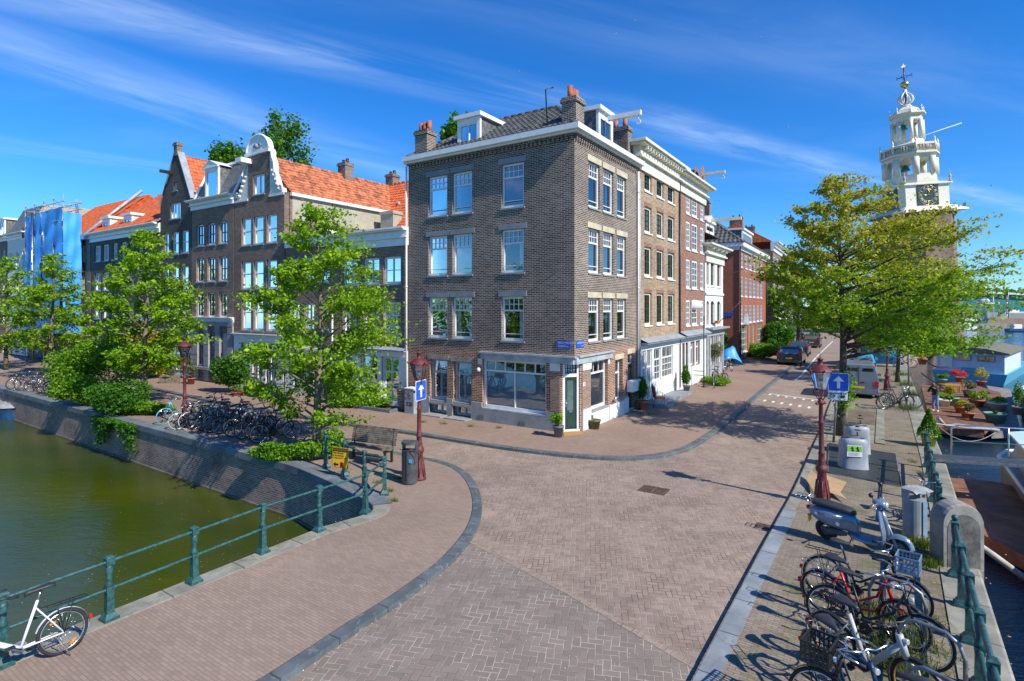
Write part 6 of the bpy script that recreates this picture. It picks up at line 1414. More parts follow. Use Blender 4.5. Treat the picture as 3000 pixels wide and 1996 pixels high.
def facing(p, rz, z):
    c, s = math.cos(rz), math.sin(rz)
    return lambda x, y, zz_: Vector((p[0] + c * x + s * y, p[1] + s * x - c * y, z + zz_))
sp = G(2442, 1296); sg = empty('traffic_sign', sp, 'blue one-way sign with white arrow above an uitgezonderd plate on grey pole', 'traffic sign')
b = MB(); b.tube([sp, sp + Vector((.08, 0, 1.2)), sp + Vector((.16, 0, 2.5))], .035, 8, rs=[.045, .036, .03]); b.lathe([(.05, 1.18), (.055, 1.2), (.055, 1.27), (.04, 1.3)], (sp.x + .08, sp.y, 0), 10); b.build('pole', 'steel', sg)
cc = sp + Vector((.15, -.05, 0)); f = facing(cc, R(-24), 2.17); arrow_sign(sg, cc, f, .66)
f = facing(cc + Vector((-.04, 0, 0)), R(-24), 1.68); b = MB(); b.prism([(-.32, -.16), (.32, -.16), (.32, .16), (-.32, .16)], -.01, 0, fr=lambda x, z, y: f(x, y, z)); pl = b.build('lower_plate', 'sign_white', sg)
text_part('uitgezonderd', .105, lambda x, y, z: f(x, abs(y) + .001, z + .09), 'lettering', 'ink_black', pl, .002, bold=.003)
def icon_bike(cx, moped=False):
    b = MB(); r = .065
    for x in (-.085, .085): b.ring(f(cx + x, .006, -.06), r, .008, 16, 4)
    L = [(-.085, -.06), (-.03, .035), (.055, .03), (.0, -.06), (-.085, -.06)]; b.tube([f(cx + x, .008, z) for x, z in L], .008, 4); b.tube([f(cx + .085, .008, -.06), f(cx + .055, .008, .03), f(cx + .045, .008, .065), f(cx + .08, .008, .07)], .008, 4); b.tube([f(cx - .06, .008, .05), f(cx - .01, .008, .05)], .010, 4)
    if moped: b.prism([(cx - .05, -.07), (cx + .03, -.07), (cx + .05, .0), (cx - .06, .0)], .004, .01, fr=lambda x, z, y: f(x, y, z))
    b.build('moped_symbol' if moped else 'bicycle_symbol', 'ink_black', pl)
icon_bike(-.16); icon_bike(.16, True)
q = G(1228, 1404); s2 = empty('traffic_sign', q + Vector((-.02, -.12, 2.2)), 'blue one-way sign with white arrow strapped to the left lamp post', 'traffic sign')
f = facing(q + Vector((.07, -.1, 0)), R(68), 2.53); arrow_sign(s2, q, f, .56)
b = MB(); b.ring((q.x, q.y, 2.4), .075, .012, 16, 5, 'z'); b.build('clamp', 'steel', s2)
# yellow works notice on the railing
yp = G(1009.4, 1396.4) + Vector((0, -.09, 0)); ys = empty('notice_board', yp + Vector((-.15, 0, .5)), 'yellow works notice with black lettering tied to the green railing', 'sign')
f = facing(yp + Vector((-.08, -.06, 0)), R(-22), .58)
b = MB(); b.prism([(-.28, -.29), (.28, -.29), (.28, .29), (-.28, .29)], -.012, 0, fr=lambda x, z, y: f(x, y, z)); o = b.build('board', 'sign_yellow', ys)
b = MB(); b.prism([(-.25, .17), (.25, .17), (.25, .26), (-.25, .26)], .0, .003, fr=lambda x, z, y: f(x, y, z)); hb = b.build('header_band', 'ink_black', o)
text_part('WERKZAAMHEDEN', .055, lambda x, y, z: f(x, .004 + abs(y), .215 + z), 'lettering', 'sign_yellow', o, .001, bold=.001)
text_part('Niet afmeren\nin de periode\n1 mei t/m 31 okt.', .07, lambda x, y, z: f(-.25 + x, .002 + abs(y), .06 + z), 'lettering', 'ink_black', o, .001, 'LEFT', bold=.001)
b = MB(); b.prism([(-.24, -.2), (-.16, -.13), (-.16, -.175), (-.06, -.175), (-.06, -.225), (-.16, -.225), (-.16, -.27)], .001, .004, fr=lambda x, z, y: f(x, y, z)); b.build('arrow', 'ink_black', o)
b = MB(); b.prism([(.0, -.275), (.11, -.275), (.11, -.12), (.0, -.12)], .001, .003, fr=lambda x, z, y: f(x, y, z)); o2 = b.build('permit_symbol', 'red_paint', o)
text_part('R', .13, lambda x, y, z: f(.055 + x, .005 + abs(y), -.2 + z), 'lettering', 'ink_black', o2, .001, bold=.002)
b = MB(); fr = [(-.27, -.28), (.27, -.28), (.27, .28), (-.27, .28)]; b.tube([f(x, .002, z) for x, z in fr], .004, 4, closed=True); b.build('border', 'ink_black', o)
# bench
bd_ = (G(1132, 1356) - G(1036, 1343)); ang = math.atan2(bd_.y, bd_.x); c = (G(1036, 1343) + G(1132, 1356)) / 2
bench = empty('park_bench', c, 'weathered wooden slatted bench facing the green canal', 'bench'); ca, sa = math.cos(ang), math.sin(ang)
fb = lambda x, y, z: Vector((c.x + ca * x - sa * y, c.y + sa * x + ca * y, z))
LB = .86
seat = [(-.28 + .062 * i, .43 + .012 * abs(i - 3)) for i in range(7)]; back = [(.17 + .012 * i + .03 * (i / 8) ** 2, .50 + .058 * i) for i in range(9)]
b = MB()
for y, z in seat: b.box((-LB, y, z - .014), (LB, y + .05, z + .014), fb)
b.build('seat', 'wood_grey', bench); b = MB()
for y, z in back: b.box((-LB, y, z), (LB, y + .028, z + .05), fb)
b.build('backrest', 'wood_grey', bench)
for x in (-LB + .12, LB - .12):
    b = MB(); b.box((x - .03, -.24, 0), (x + .03, -.18, .42), fb); b.box((x - .03, .10, 0), (x + .03, .17, .45), fb); b.box((x - .03, -.28, .36), (x + .03, .2, .41), fb); b.tube([fb(x, .16, .42), fb(x, .23, .7), fb(x, .31, 1.0)], .025, 6); b.build('leg', 'black_metal', bench)
# litter bins
def litter_bin(loc, rz, label, m, H=1.08, bag=None):
    root = empty('litter_bin', loc, label, 'litter bin'); c, s = math.cos(rz), math.sin(rz); fr = lambda x, y, z: Vector((loc[0] + c * x - s * y, loc[1] + s * x + c * y, z))
    sec = [(.21 * math.cos(a), .20 * math.sin(a)) for a in [math.pi + math.pi * i / 12 for i in range(13)]] + [(.21, .10), (.16, .15), (-.16, .15), (-.21, .10)]
    b = MB(); b.smooth = False; b.grid([[fr(x, y, z) for x, y in sec] for z in (.03, H * .80)], True, False, caps=True); b.build('body', m, root)
    b = MB(); b.grid([[fr(x * 1.02, y * 1.02, z) for x, y in sec] for z in (H * .94, H)], True, False, caps=True); b.box((-.21, .0, H * .8), (-.17, .14, H * .95), fr); b.box((.17, .0, H * .8), (.21, .14, H * .95), fr); b.build('lid', m, root)
    b = MB(); b.box((-.012, -.21, .1), (.012, -.197, H * .78), fr); b.box((.06, -.207, .3), (.075, -.196, .34), fr); b.build('door_seam', 'black_metal', root)
    b = MB(); b.box((-.14, -.15, -.005), (.14, .14, .04), fr); b.build('foot', 'black_metal', root)
    return root, fr
lb, fr = litter_bin(G(1199, 1416), R(-14), 'dark grey litter bin in front of the left lamp post', 'bin_grey', 1.16)
b = MB(); b.tube([fr(.1, -.19, .93), fr(.25, -.22, .95), fr(.38, -.2, .92), fr(.42, -.18, .8), fr(.36, -.2, .72)], .012, 5); b.tube([fr(-.2, -.2, .98), fr(0, -.23, .96), fr(.2, -.21, .99)], .01, 5); b.build('strap', 'black_metal', lb)
b = MB(); b.box((.08, -.214, .62), (.17, -.200, .72), fr); b.build('sticker', 'lightblue_paint', lb)
rb2, fr = litter_bin(G(2680, 1572), R(20), 'grey litter bin with plastic bag on top beside the stone pier', 'container_grey', 1.02)
b = MB(); b.box((-.06, -.213, .05), (.07, -.200, .8), fr); b.build('front_panel', 'crate_blue', rb2)
b = MB(); b.smooth = True; b.grid([[fr((i / 8 - .5) * .52 + .02 * math.sin(j * 3 + i), (j / 6 - .5) * .42, 1.03 + .014 * math.sin(i * 1.7) * math.cos(j * 2.1) + .03 * (1 - abs(i / 4 - 1)) - .05 * (j in (0, 6))) for i in range(9)] for j in range(7)]); o = b.build('plastic_bag', 'tarp_grey'); tag(o, 'crumpled grey plastic sheet lying on the right hand litter bin', 'bag')
# underground waste containers
plat = empty('container_platform', G(2500, 1390), 'dark ribbed steel floor plate under the two waste containers', 'floor plate')
pp = [G(2428, 1302), G(2624, 1333), G(2640, 1428), G(2425, 1386)]
for k, (a, c_) in enumerate(((0, .49), (.51, 1))):
    A, B = pp[0].lerp(pp[3], a), pp[1].lerp(pp[2], a); D_, C_ = pp[0].lerp(pp[3], c_), pp[1].lerp(pp[2], c_)
    b = MB(); b.prism([A, B, C_, D_], .0, .025)
    for i in range(46): t = (i + .5) / 46; p, q = A.lerp(B, t), D_.lerp(C_, t); d_ = (B - A).normalized() * .012; b.prism([p - d_, p + d_, q + d_, q - d_], .025, .033)
    b.build('plate', 'grating', plat)
b = MB(); ring_ = [pp[0], pp[1], pp[2], pp[3]]
b.tube([p + Vector((0, 0, .02)) for p in ring_], .03, 4, closed=True); b.build('rim', 'steel', plat)
def container(loc, rz, label, sign):
    root = empty('waste_container', loc, label, 'waste container', 'grey underground waste containers'); c, s = math.cos(rz), math.sin(rz); fr = lambda x, y, z: Vector((loc[0] + c * x - s * y, loc[1] + s * x + c * y, z * .86 + .03))
    n = 20; sec = [(math.copysign(abs(math.cos(2 * math.pi * k / n)) ** .55, math.cos(2 * math.pi * k / n)), math.copysign(abs(math.sin(2 * math.pi * k / n)) ** .7, math.sin(2 * math.pi * k / n))) for k in range(n)]
    b = MB(); b.smooth = True; rows = []
    for z, w, d in ((0, .40, .33), (.03, .385, .32), (.5, .37, .31), (.85, .365, .30), (.95, .355, .29), (1.0, .32, .25), (1.03, .2, .15)): rows.append([fr(x * w, y * d, z + (.05 * -y if z > .8 else 0)) for x, y in sec])
    b.grid(rows, True, False, caps=True); b.build('body', 'container_grey', root)
    b = MB(); b.grid([[fr(x * w, y * d - .0, z + .05 * -y * -1 * 0) for x, y in sec] for z, w, d in ((.99, .31, .2), (1.06, .3, .19), (1.1, .2, .12))], True, False, caps=True); lid = b.build('lid', 'bin_grey', root)
    b = MB(); b.tube([fr(-.2, -.17, 1.06), fr(-.2, -.22, 1.12), fr(.2, -.22, 1.12), fr(.2, -.17, 1.06)], .012, 6); b.build('handle', 'steel', lid)
    b = MB(); b.tube([fr(.15, .1, 1.05), fr(.15, .1, 1.22)], .02, 6); b.lathe([(.06, 1.2), (.06, 1.23), (.02, 1.24)], fr(.15, .1, 0), 8); b.box((.08, .04, 1.28), (.22, .16, 1.3), fr); b.build('sensor', 'black_metal', root)
    if sign:
        b = MB(); b.box((-.26, -.332, .46), (.14, -.315, .84), fr); o = b.build('label_plate', 'sign_white', root)
        b = MB(); b.box((-.25, -.337, .64), (.13, -.331, .83), fr); g_ = b.build('green_field', 'sign_green', o)
        for x in (-.12, .02): b = MB(); b.ball(fr(x, -.342, .795), .018, 6); b.tube([fr(x, -.342, .78), fr(x + .01, -.342, .72), fr(x + .035, -.342, .655)], .012, 5); b.tube([fr(x + .01, -.342, .72), fr(x - .03, -.342, .66)], .010, 5); b.tube([fr(x - .035, -.342, .74), fr(x, -.342, .76), fr(x + .04, -.342, .745)], .008, 5); b.build('walking_figure', 'ink_black', g_)
        b = MB()
        for k in range(4): b.box((-.23, -.335, .5 + k * .03), (.02 + .05 * (k % 2), -.3325, .508 + k * .03), fr)
        b.build('small_print', 'bin_grey', o)
container(G(2499, 1372), R(-14), 'front grey waste container with green notice on it', True)
container(G(2509, 1328), R(-14), 'rear grey waste container half hidden behind the front one', False)
# flattened cardboard
cbx = empty('cardboard', G(2430, 1440), 'flattened brown cardboard boxes lying behind the lamp post', 'cardboard')
for k, (pts, z, tl) in enumerate((([(2370, 1400), (2410, 1398), (2480, 1425), (2462, 1447), (2395, 1443), (2352, 1417)], .03, .12), ([(2395, 1425), (2440, 1433), (2484, 1478), (2470, 1470), (2420, 1450)], .10, .05), ([(2362, 1421), (2375, 1402), (2400, 1418), (2388, 1455)], .14, .2))):
    b = MB(); g = [G(x, y) for x, y in pts]; b.prism([(p.x, p.y) for p in g], 0, .008, fr=lambda x, y, zz_: Vector((x, y, z + zz_ + tl * (x - g[0].x)))); b.build('sheet', 'cardboard', cbx)

# ---------------------------------------------------------------- bicycles
def bicycle(label, fm='black_metal', style='dutch', rack='black_metal', tyre='rubber', wr=.345, spokes=18, bars='chrome', saddle='leather', crate=None, rear_crate=None, rimm='chrome', guard=True, L=1.12, det=1, fender='black_metal', group=None):
    root = proto('bicycle', label, 'bicycle', group); W_ = L; r = wr; cz = r; bbx, bbz = .46, .29
    for wx, nm in ((0, 'rear'), (W_, 'front')):
        b = MB(); b.ring((wx, 0, cz), r - .018, .02, 30 if det else 20, 6, 'y', 1); wh = b.build('wheel', tyre, root)
        b = MB(); b.ring((wx, 0, cz), r - .045, .011, 30 if det else 20, 5, 'y', 1.3); b.build('rim', rimm, wh)
        b = MB(); b.tube([(wx, -.05, cz), (wx, .05, cz)], .022, 8)
        for k in range(spokes): a = 2 * math.pi * k / spokes; b.tube([(wx + .02 * math.cos(a + 1.2), .03 * (1 if k % 2 else -1), cz + .02 * math.sin(a + 1.2)), (wx + (r - .045) * math.cos(a), 0, cz + (r - .045) * math.sin(a))], .0018 if det else .003, 3)
        b.build('spokes', 'chrome', wh)
        if guard:
            a0, a1 = (20, 195) if wx == 0 else (35, 200); b = MB(); arc = [R(a0 + (a1 - a0) * i / 14) for i in range(15)]; rr = r + .02
            b.grid([[(wx + (rr - abs(y) * 12 * .012) * math.cos(a), y, cz + (rr - abs(y) * 12 * .012) * math.sin(a)) for y in (-.03, -.015, 0, .015, .03)] for a in arc]); b.build('mudguard', fender, root)
    hx, hz = W_ - .22, .92; hbx, hbz = W_ - .14, .66; sx, sz = .26, .84          # head tube top / bottom, seat tube top
    b = MB(); t_ = .019
    if style == 'dutch':
        b.tube([(hbx, 0, hbz + .02), (.75, 0, .38), (bbx, 0, bbz)], t_, 8); b.tube([(hx, 0, hz - .02), (.78, 0, .62), (.5, 0, .42), (.40, 0, .42)], t_, 8)
    elif style == 'ebike':
        t_ = .032; b.tube([(hx + .03, 0, hz - .12), (bbx + .05, 0, bbz + .02)], t_ * 1.25, 8)
    elif style == 'fold': b.tube([(hbx, 0, .60), (.62, 0, .40), (bbx, 0, bbz)], .034, 8)
    else: b.tube([(hbx, 0, hbz + .02), (bbx, 0, bbz)], t_, 8); b.tube([(hx, 0, hz - .04), (sx + .01, 0, sz - .06)], t_, 8)
    b.tube([(bbx, 0, bbz), (sx, 0, sz)], t_ * .95, 8); b.tube([(hx, 0, hz), (hbx, 0, hbz)], t_ * 1.3, 8)
    for y in (-.055, .055): b.tube([(0, y, cz), (bbx, y * .5, bbz)], .011, 6); b.tube([(0, y, cz), (sx + .02, y * .4, sz - .1)], .010, 6)
    b.build('frame', fm, root)
    b = MB()
    for y in (-.05, .05): b.tube([(W_, y, cz), (W_ - .04, y, cz + .2), (hbx + .02, y * .6, hbz - .05), (hbx, 0, hbz)], .013, 6)
    b.build('fork', fm, root)
    b = MB(); b.tube([(sx, 0, sz), (sx - .04, 0, sz + .12)], .014, 6); b.build('seat_post', 'chrome', root)
    b = MB(); b.smooth = True; S_ = [(-.17, .085, .0), (-.13, .105, .015), (-.04, .09, .012), (.05, .05, .0), (.12, .03, -.005), (.16, .02, -.02)]; X0, Z0 = sx - .02, sz + .14
    b.grid([[(X0 + x, w * math.cos(q), Z0 + z + .03 * math.sin(q)) for q in [2 * math.pi * k / 10 for k in range(10)]] for x, w, z in S_], True, False, caps=True); b.build('saddle', saddle, root)
    b = MB(); b.tube([(hx, 0, hz), (hx - .04, 0, hz + .12)], .014, 6); bx_, bz_ = hx - .04, hz + .12
    hw = .27; k_ = -.16 if style != 'diamond' else -.02
    b.tube([(bx_ + k_ - .06, -hw, bz_ + .0), (bx_ + k_ * .5, -hw - .01, bz_ + .03), (bx_ + .05, -hw * .75, bz_ + .035), (bx_ + .04, -.08, bz_), (bx_, 0, bz_), (bx_ + .04, .08, bz_), (bx_ + .05, hw * .75, bz_ + .035), (bx_ + k_ * .5, hw + .01, bz_ + .03), (bx_ + k_ - .06, hw, bz_)], .012, 7); o = b.build('handlebar', bars, root)
    for y in (-hw, hw): b = MB(); b.tube([(bx_ + k_ - .08, y, bz_), (bx_ + k_ + .03, y, bz_ + .01)], .018, 6); b.build('grip', 'rubber', o)
    b = MB(); b.tube([(bbx, -.06, bbz), (bbx, .06, bbz)], .02, 8)
    if style in ('dutch', 'ebike') and guard:
        b.tube([(bbx + .10, -.05, bbz), (bbx + .02, -.05, bbz + .085), (.02, -.05, cz + .06), (-.05, -.05, cz), (.02, -.05, cz - .06), (bbx + .02, -.05, bbz - .085), (bbx + .10, -.05, bbz)], .016, 5)
    b.lathe([(.085, -.004), (.085, .004)], (bbx, -.05, bbz), 16, fr=lambda x, y, z: (bbx + (x - bbx), -.05 + (z - bbz), bbz + (y + .05)))
    b.build('chain_case', 'black_metal' if style != 'fold' else 'steel', root)
    for s_ in (-1, 1):
        b = MB(); a = R(35) if s_ > 0 else R(215); b.tube([(bbx, s_ * .07, bbz), (bbx + .16 * math.cos(a), s_ * .08, bbz + .16 * math.sin(a))], .009, 5); px0, pz0 = bbx + .16 * math.cos(a), bbz + .16 * math.sin(a); b.box((px0 - .045, min(s_ * .08, s_ * .17), pz0 - .012), (px0 + .045, max(s_ * .08, s_ * .17), pz0 + .012)); b.build('pedal', 'black_metal', root)
    if rack:
        b = MB(); zt = 2 * r + .09
        for y in (-.06, .06): b.tube([(-.30, y, zt), (.20, y, zt + .01), (sx, y * .4, zt + .06)], .007, 5)
        for x in (-.30, -.15, 0, .15): b.tube([(x, -.06, zt), (x, .06, zt)], .006, 4)
        for y in (-.065, .065): b.tube([(0, y, cz), (-.12, y, zt)], .006, 4); b.tube([(0, y, cz), (.06, y, zt)], .006, 4)
        b.build('luggage_rack', rack, root)
    b = MB(); b.tube([(.1, .06, bbz), (-.03, .16, .0)], .008, 5); b.build('kickstand', 'steel', root)
    b = MB(); b.lathe([(.0, 0), (.03, .01), (.035, .05), (.03, .06)], (0, 0, 0), 10, fr=lambda x, y, z: (hx + .05 + z, y, hz - .05 + x)); b.build('front_light', 'headlight', root)
    b = MB(); b.box((-r - .045, -.03, r + .05), (-r - .01, .03, r + .10)); b.build('rear_light', 'tail_red', root)
    def crate_(x, z, m, nm='crate'):
        o = None; w, d, h = .20, .155, .24; b = MB(); X = x
        for zz0, zz1 in ((0, .02), (h - .025, h)):
            b.box((X - d, -w, z + zz0), (X - d + .012, w, z + zz1)); b.box((X + d - .012, -w, z + zz0), (X + d, w, z + zz1)); b.box((X - d + .012, -w, z + zz0), (X + d - .012, -w + .012, z + zz1)); b.box((X - d + .012, w - .012, z + zz0), (X + d - .012, w, z + zz1))
        for sx_ in (-1, 1):
            for k in range(9): y = -w + .012 + (2 * w - .024) * k / 8; b.box((X + sx_ * (d - .006) - .004, y - .009, z + .02), (X + sx_ * (d - .006) + .004, y + .009, z + h - .02))
            for k in range(7): xx = X - d + .012 + (2 * d - .024) * k / 6; b.box((xx - .009, sx_ * (w - .006) - .004, z + .02), (xx + .009, sx_ * (w - .006) + .004, z + h - .02))
            for zz0 in (.09, .16): b.box((X - d + .012, sx_ * (w - .006) - .0035, z + zz0), (X + d - .012, sx_ * (w - .006) + .0035, z + zz0 + .012)); b.box((X + sx_ * (d - .006) - .0035, -w + .012, z + zz0), (X + sx_ * (d - .006) + .0035, w - .012, z + zz0 + .012))
        for k in range(8): y = -w + .02 + (2 * w - .04) * k / 7; b.box((X - d + .012, y - .012, z + .002), (X + d - .012, y + .012, z + .012))
        return b.build(nm, m, root)
    if crate: crate_(W_ + .02, .80, crate); b = MB(); b.tube([(W_ - .08, -.08, .79), (W_ + .14, -.08, .79), (W_, -.06, cz)], .008, 4); b.tube([(W_ - .08, .08, .79), (W_ + .14, .08, .79), (W_, .06, cz)], .008, 4); b.build('front_carrier', 'black_metal', root)
    if rear_crate: crate_(-.05, 2 * r + .10, rear_crate)
    return root
def park(o, rear, front, lean=0.0):
    rear, front = Vector((rear[0], rear[1], 0)), Vector((front[0], front[1], 0)); d = front - rear
    o.location = (rear.x, rear.y, 0); o.rotation_euler = (lean, 0, math.atan2(d.y, d.x)); return o
P_ = bicycle('black dutch bicycle with large grey blue crate on the front, next to the scooter', crate='crate_blue', group=None)
park(P_, (5.25, 9.32), (6.12, 8.55), R(-4))
park(bicycle('bright red bicycle with silver luggage rack among the parked bicycles', 'red_paint', 'dutch', rack='chrome', group=None), (4.98, 8.86), (5.62, 7.94), R(5))
park(bicycle('matt black bicycle with thick tube, between red bicycle and pale grey one', 'black_metal', 'dutch', rack='black_metal', wr=.355), (4.75, 8.28), (5.5, 7.5), R(-5))
park(bicycle('pale grey bicycle with thick straight frame tubes and brown tyre edge', 'ebike_grey', 'ebike', rack=None, tyre='rubber', bars='black_metal', rimm='wood_honey', wr=.35), (4.40, 7.6), (4.86, 6.55), R(4))
park(bicycle('dark blue bicycle with chrome handlebar and wide grey saddle, lowest in the picture', 'blue_frame', 'diamond', rack='steel', wr=.35), (3.98, 7.12), (4.12, 5.98), R(5))
o = bicycle('bicycle with big black front crate in the bottom right corner', 'black_metal', 'dutch', crate='crate_black', wr=.35); park(o, (4.35, 5.62), (3.66, 6.28), R(4))
b = MB(); b.ball((0, 0, 0), .07, 10, .7); b.ball((.06, .03, .01), .05, 8, .7); 
o = b.build('scarf', 'blue_scarf', None, loc=(3.62, 6.22, .94)); tag(o, 'small bright blue cloth lying in the black crate', 'cloth')
park(bicycle('pale small wheeled bicycle leaning on the quay railing behind the litter bin', 'steel', 'dutch', rack=None, wr=.33), (9.50, 13.05), (8.92, 12.15), R(-6))
fo = bicycle('white folding bicycle leaning against the bridge railing at the lower left', 'car_white', 'fold', rack='black_metal', wr=.30, bars='black_metal', fender='sign_white', spokes=24, L=1.02); park(fo, G(187, 1915), G(187, 1915) + Vector((-.58, -.83, 0)), R(8))
for a in (60, 240):
    b = MB(); b.tube([(.2 * math.cos(R(a)) - .03 * math.sin(R(a)), .006, .3 + .2 * math.sin(R(a)) + .03 * math.cos(R(a)) - .02), (.2 * math.cos(R(a)) + .05 * math.sin(R(a)), .006, .3 + .2 * math.sin(R(a)) - .05 * math.cos(R(a)))], .018, 6)
    o = b.build('reflector', 'reflector'); o.parent = fo
# hoops
def hoop(label, grp):
    b = MB(); b.tube([(-.36, 0, 0), (-.36, 0, .55), (-.3, 0, .72), (-.16, 0, .8), (.16, 0, .8), (.3, 0, .72), (.36, 0, .55), (.36, 0, 0)], .026, 8); o = b.build('bicycle_stand', 'steel'); return tag(o, label, 'bicycle stand', grp)
for i, (p, a, lb) in enumerate((((5.75, 8.3, 0), -50, 'steel hoop stand between crate bicycle and red bicycle'), ((5.35, 7.1, 0), -55, 'steel hoop stand in front of the pale grey bicycle'), ((4.75, 6.15, 0), -60, 'steel hoop stand nearest the lower right corner'))):
    place(hoop(lb, 'steel bicycle hoops on the right'), p, R(a))
# bicycles on the canal quay
GR = 'bicycles parked in a row on the canal quay'
protos = {}
def bk(key, **k):
    if key not in protos: protos[key] = bicycle('', det=0, spokes=12, group=GR, **k); return protos[key]
    return copy_tree(protos[key])
kinds = {'black': dict(), 'lblue': dict(fm='lightblue_paint', tyre='hull_cyan', rack=None), 'basket': dict(crate='crate_black'), 'blue': dict(fm='blue_frame', style='diamond', bars='black_metal'), 'grey': dict(fm='steel', style='diamond', rack=None), 'violet': dict(fm='violet_paint', rack='steel'), 'white': dict(fm='black_metal', tyre='ebike_grey', rack='chrome')}
row = [(481, 1244, 'lblue', 10, 'light blue bicycle with blue tyres at the left end of the quay row'), (521, 1259, 'white', -4, 'bicycle with pale tyres, second from the left in the quay row'), (549, 1259, 'white', 5, 'bicycle with pale tyres, third from the left in the quay row'), (572, 1258, 'black', -14, 'black bicycle below the orange saddle bag'), (598, 1263, 'grey', 8, 'grey framed bicycle in the middle of the quay row'), (619, 1268, 'violet', -8, 'dark violet bicycle, sixth from the left in the quay row'), (643, 1272, 'blue', 6, 'blue framed bicycle, seventh from the left in the quay row'), (682, 1281, 'black', -20, 'black bicycle with steel rims, eighth from the left in the quay row'), (712, 1288, 'black', 12, 'black bicycle standing before the last basket bicycle in the quay row'), (745, 1290, 'violet', -2, 'dark bicycle half hidden behind the basket bicycle')]
for i, (x, y, kd, da, lb) in enumerate(row):
    o = bk(kd, **kinds[kd]); f_ = G(x, y); a = math.atan2(.833, .553) + R(da - 8); park(o, f_ + Vector((math.cos(a), math.sin(a), 0)) * 1.12, f_, R(rnd.uniform(-7, 7))); o['label'] = lb
for i, (x, y, kd, lb) in enumerate(((560, 1232, 'black', 'black bicycle in the back line beside the lamp post'), (600, 1234, 'blue', 'blue bicycle in the back line of the quay row'), (648, 1242, 'black', 'black bicycle in the back line near its middle'), (700, 1250, 'grey', 'grey bicycle at the right of the back line'))):
    o = bk(kd, **kinds[kd]); f_ = G(x, y); a = math.atan2(.833, .553) + R(rnd.uniform(-20, 20)); park(o, f_, f_ + Vector((math.cos(a), math.sin(a), 0)) * 1.12, R(rnd.uniform(-7, 7))); o['label'] = lb
o = bk('basket', **kinds['basket']); park(o, G(759, 1299), G(841, 1288), R(4)); o['label'] = 'black bicycle with black front crate at the right end of the quay row'
b = MB(); b.box((.0, 0, 0), (.34, .3, .2)); 
o = b.build('saddle_bag', 'orange', None, loc=G(583, 1215) + Vector((0, 0, .72))); tag(o, 'orange bag on a bicycle in the quay row', 'bag')
for i, x in enumerate((540, 575, 612, 655, 705, 745)):
    o = hoop(['first', 'second', 'third', 'fourth', 'fifth', 'sixth'][i] + ' steel hoop from the left in the canal quay bicycle row', 'steel hoops in the quay bicycle row'); place(o, G(x, 1252 + i * 5) + Vector((.25, .3, 0)), R(56))
for i, (x, y, kd) in enumerate(((38, 1143, 'black'), (62, 1146, 'violet'), (92, 1148, 'grey'), (118, 1150, 'black'), (146, 1153, 'blue'))):
    o = bk(kd, **kinds[kd]); f_ = G(x, y); a = R(50 + 20 * math.sin(i * 2)); park(o, f_ + Vector((math.cos(a), math.sin(a), 0)) * 1.12, f_, R(rnd.uniform(-7, 7))); o['label'] = ['first', 'second', 'third', 'fourth', 'fifth'][i] + ' bicycle from the left in the far left cluster under the elms'; o['group'] = 'bicycles in the far left cluster'
for i, (xa, ya, xb, yb, kd, lb) in enumerate(((2587, 1200, 2657, 1200, 'black', 'black bicycle in the low rack in front of the van'), (2598, 1193, 2672, 1197, 'black', 'second black bicycle behind the one in the low rack'), (2622, 1076, 2660, 1078, 'black', 'dark bicycle farther along the quay by the grey pole'), (2612, 1062, 2648, 1064, 'grey', 'grey bicycle beyond the one by the grey pole'), (2095, 1118, 2137, 1128, 'black', 'dark bicycle with bags by the olive tree'), (2088, 1130, 2094, 1142, 'grey', 'bicycle seen end on beside the black post'), (2128, 1083, 2165, 1095, 'grey', 'silver bicycle in front of the blue tarpaulin'))):
    o = bk(kd, **kinds[kd]); park(o, G(xa, ya), G(xb, yb), R(rnd.uniform(-5, 5))); o['label'] = lb; o['group'] = 'bicycles scattered along the right hand street'
    d_ = (G(xb, yb) - G(xa, ya)).length
rk = empty('bicycle_rack', G(2655, 1205), 'low steel bicycle rack holding the two black bicycles', 'bicycle rack')
for k in range(3): b = MB(); p = G(2648 + k * 12, 1207); b.tube([p, p + Vector((0, 0, .45)), p + Vector((.18, .25, .45)), p + Vector((.18, .25, 0))], .015, 6); b.build('hoop', 'steel', rk)

# ---------------------------------------------------------------- scooter
sc = proto('motor_scooter', 'grey blue retro scooter with long black seat parked on the right hand pavement', 'scooter')
def loft(b, secs, n=14, p=.8, axis='x'):
    rows = []
    for s_ in secs:
        row = []
        for k in range(n):
            a = 2 * math.pi * k / n; cy = math.copysign(abs(math.cos(a)) ** p, math.cos(a)); cz = math.copysign(abs(math.sin(a)) ** p, math.sin(a))
            if axis == 'x': x, yh, zc, zh = s_; row.append((x, cy * yh, zc + cz * zh))
            else: z, xc, xh, yh = s_; row.append((xc + cz * xh, cy * yh, z))
        rows.append(row)
    b.smooth = True; b.grid(rows, True, False, caps=True); b.smooth = False; return b
for wx in (0, 1.27):
    b = MB(); b.ring((wx, 0, .22), .165, .055, 28, 8, 'y', .85); wh = b.build('wheel', 'rubber', sc)
    b = MB(); b.tube([(wx, -.06, .22), (wx, .06, .22)], .04, 10); b.ring((wx, 0, .22), .105, .015, 20, 6)
    for k in range(5): a = k * 1.257; b.tube([(wx, 0, .22), (wx + .1 * math.cos(a), 0, .22 + .1 * math.sin(a))], .014, 5)
    b.build('rim', 'steel', wh)
b = loft(MB(), [(-.33, .03, .58, .05), (-.28, .10, .585, .10), (-.15, .17, .57, .15), (.0, .205, .55, .18), (.15, .21, .53, .19), (.3, .185, .52, .20), (.44, .14, .51, .20), (.55, .10, .47, .19), (.62, .085, .42, .15)]); b.build('rear_body', 'scooter_blue', sc)
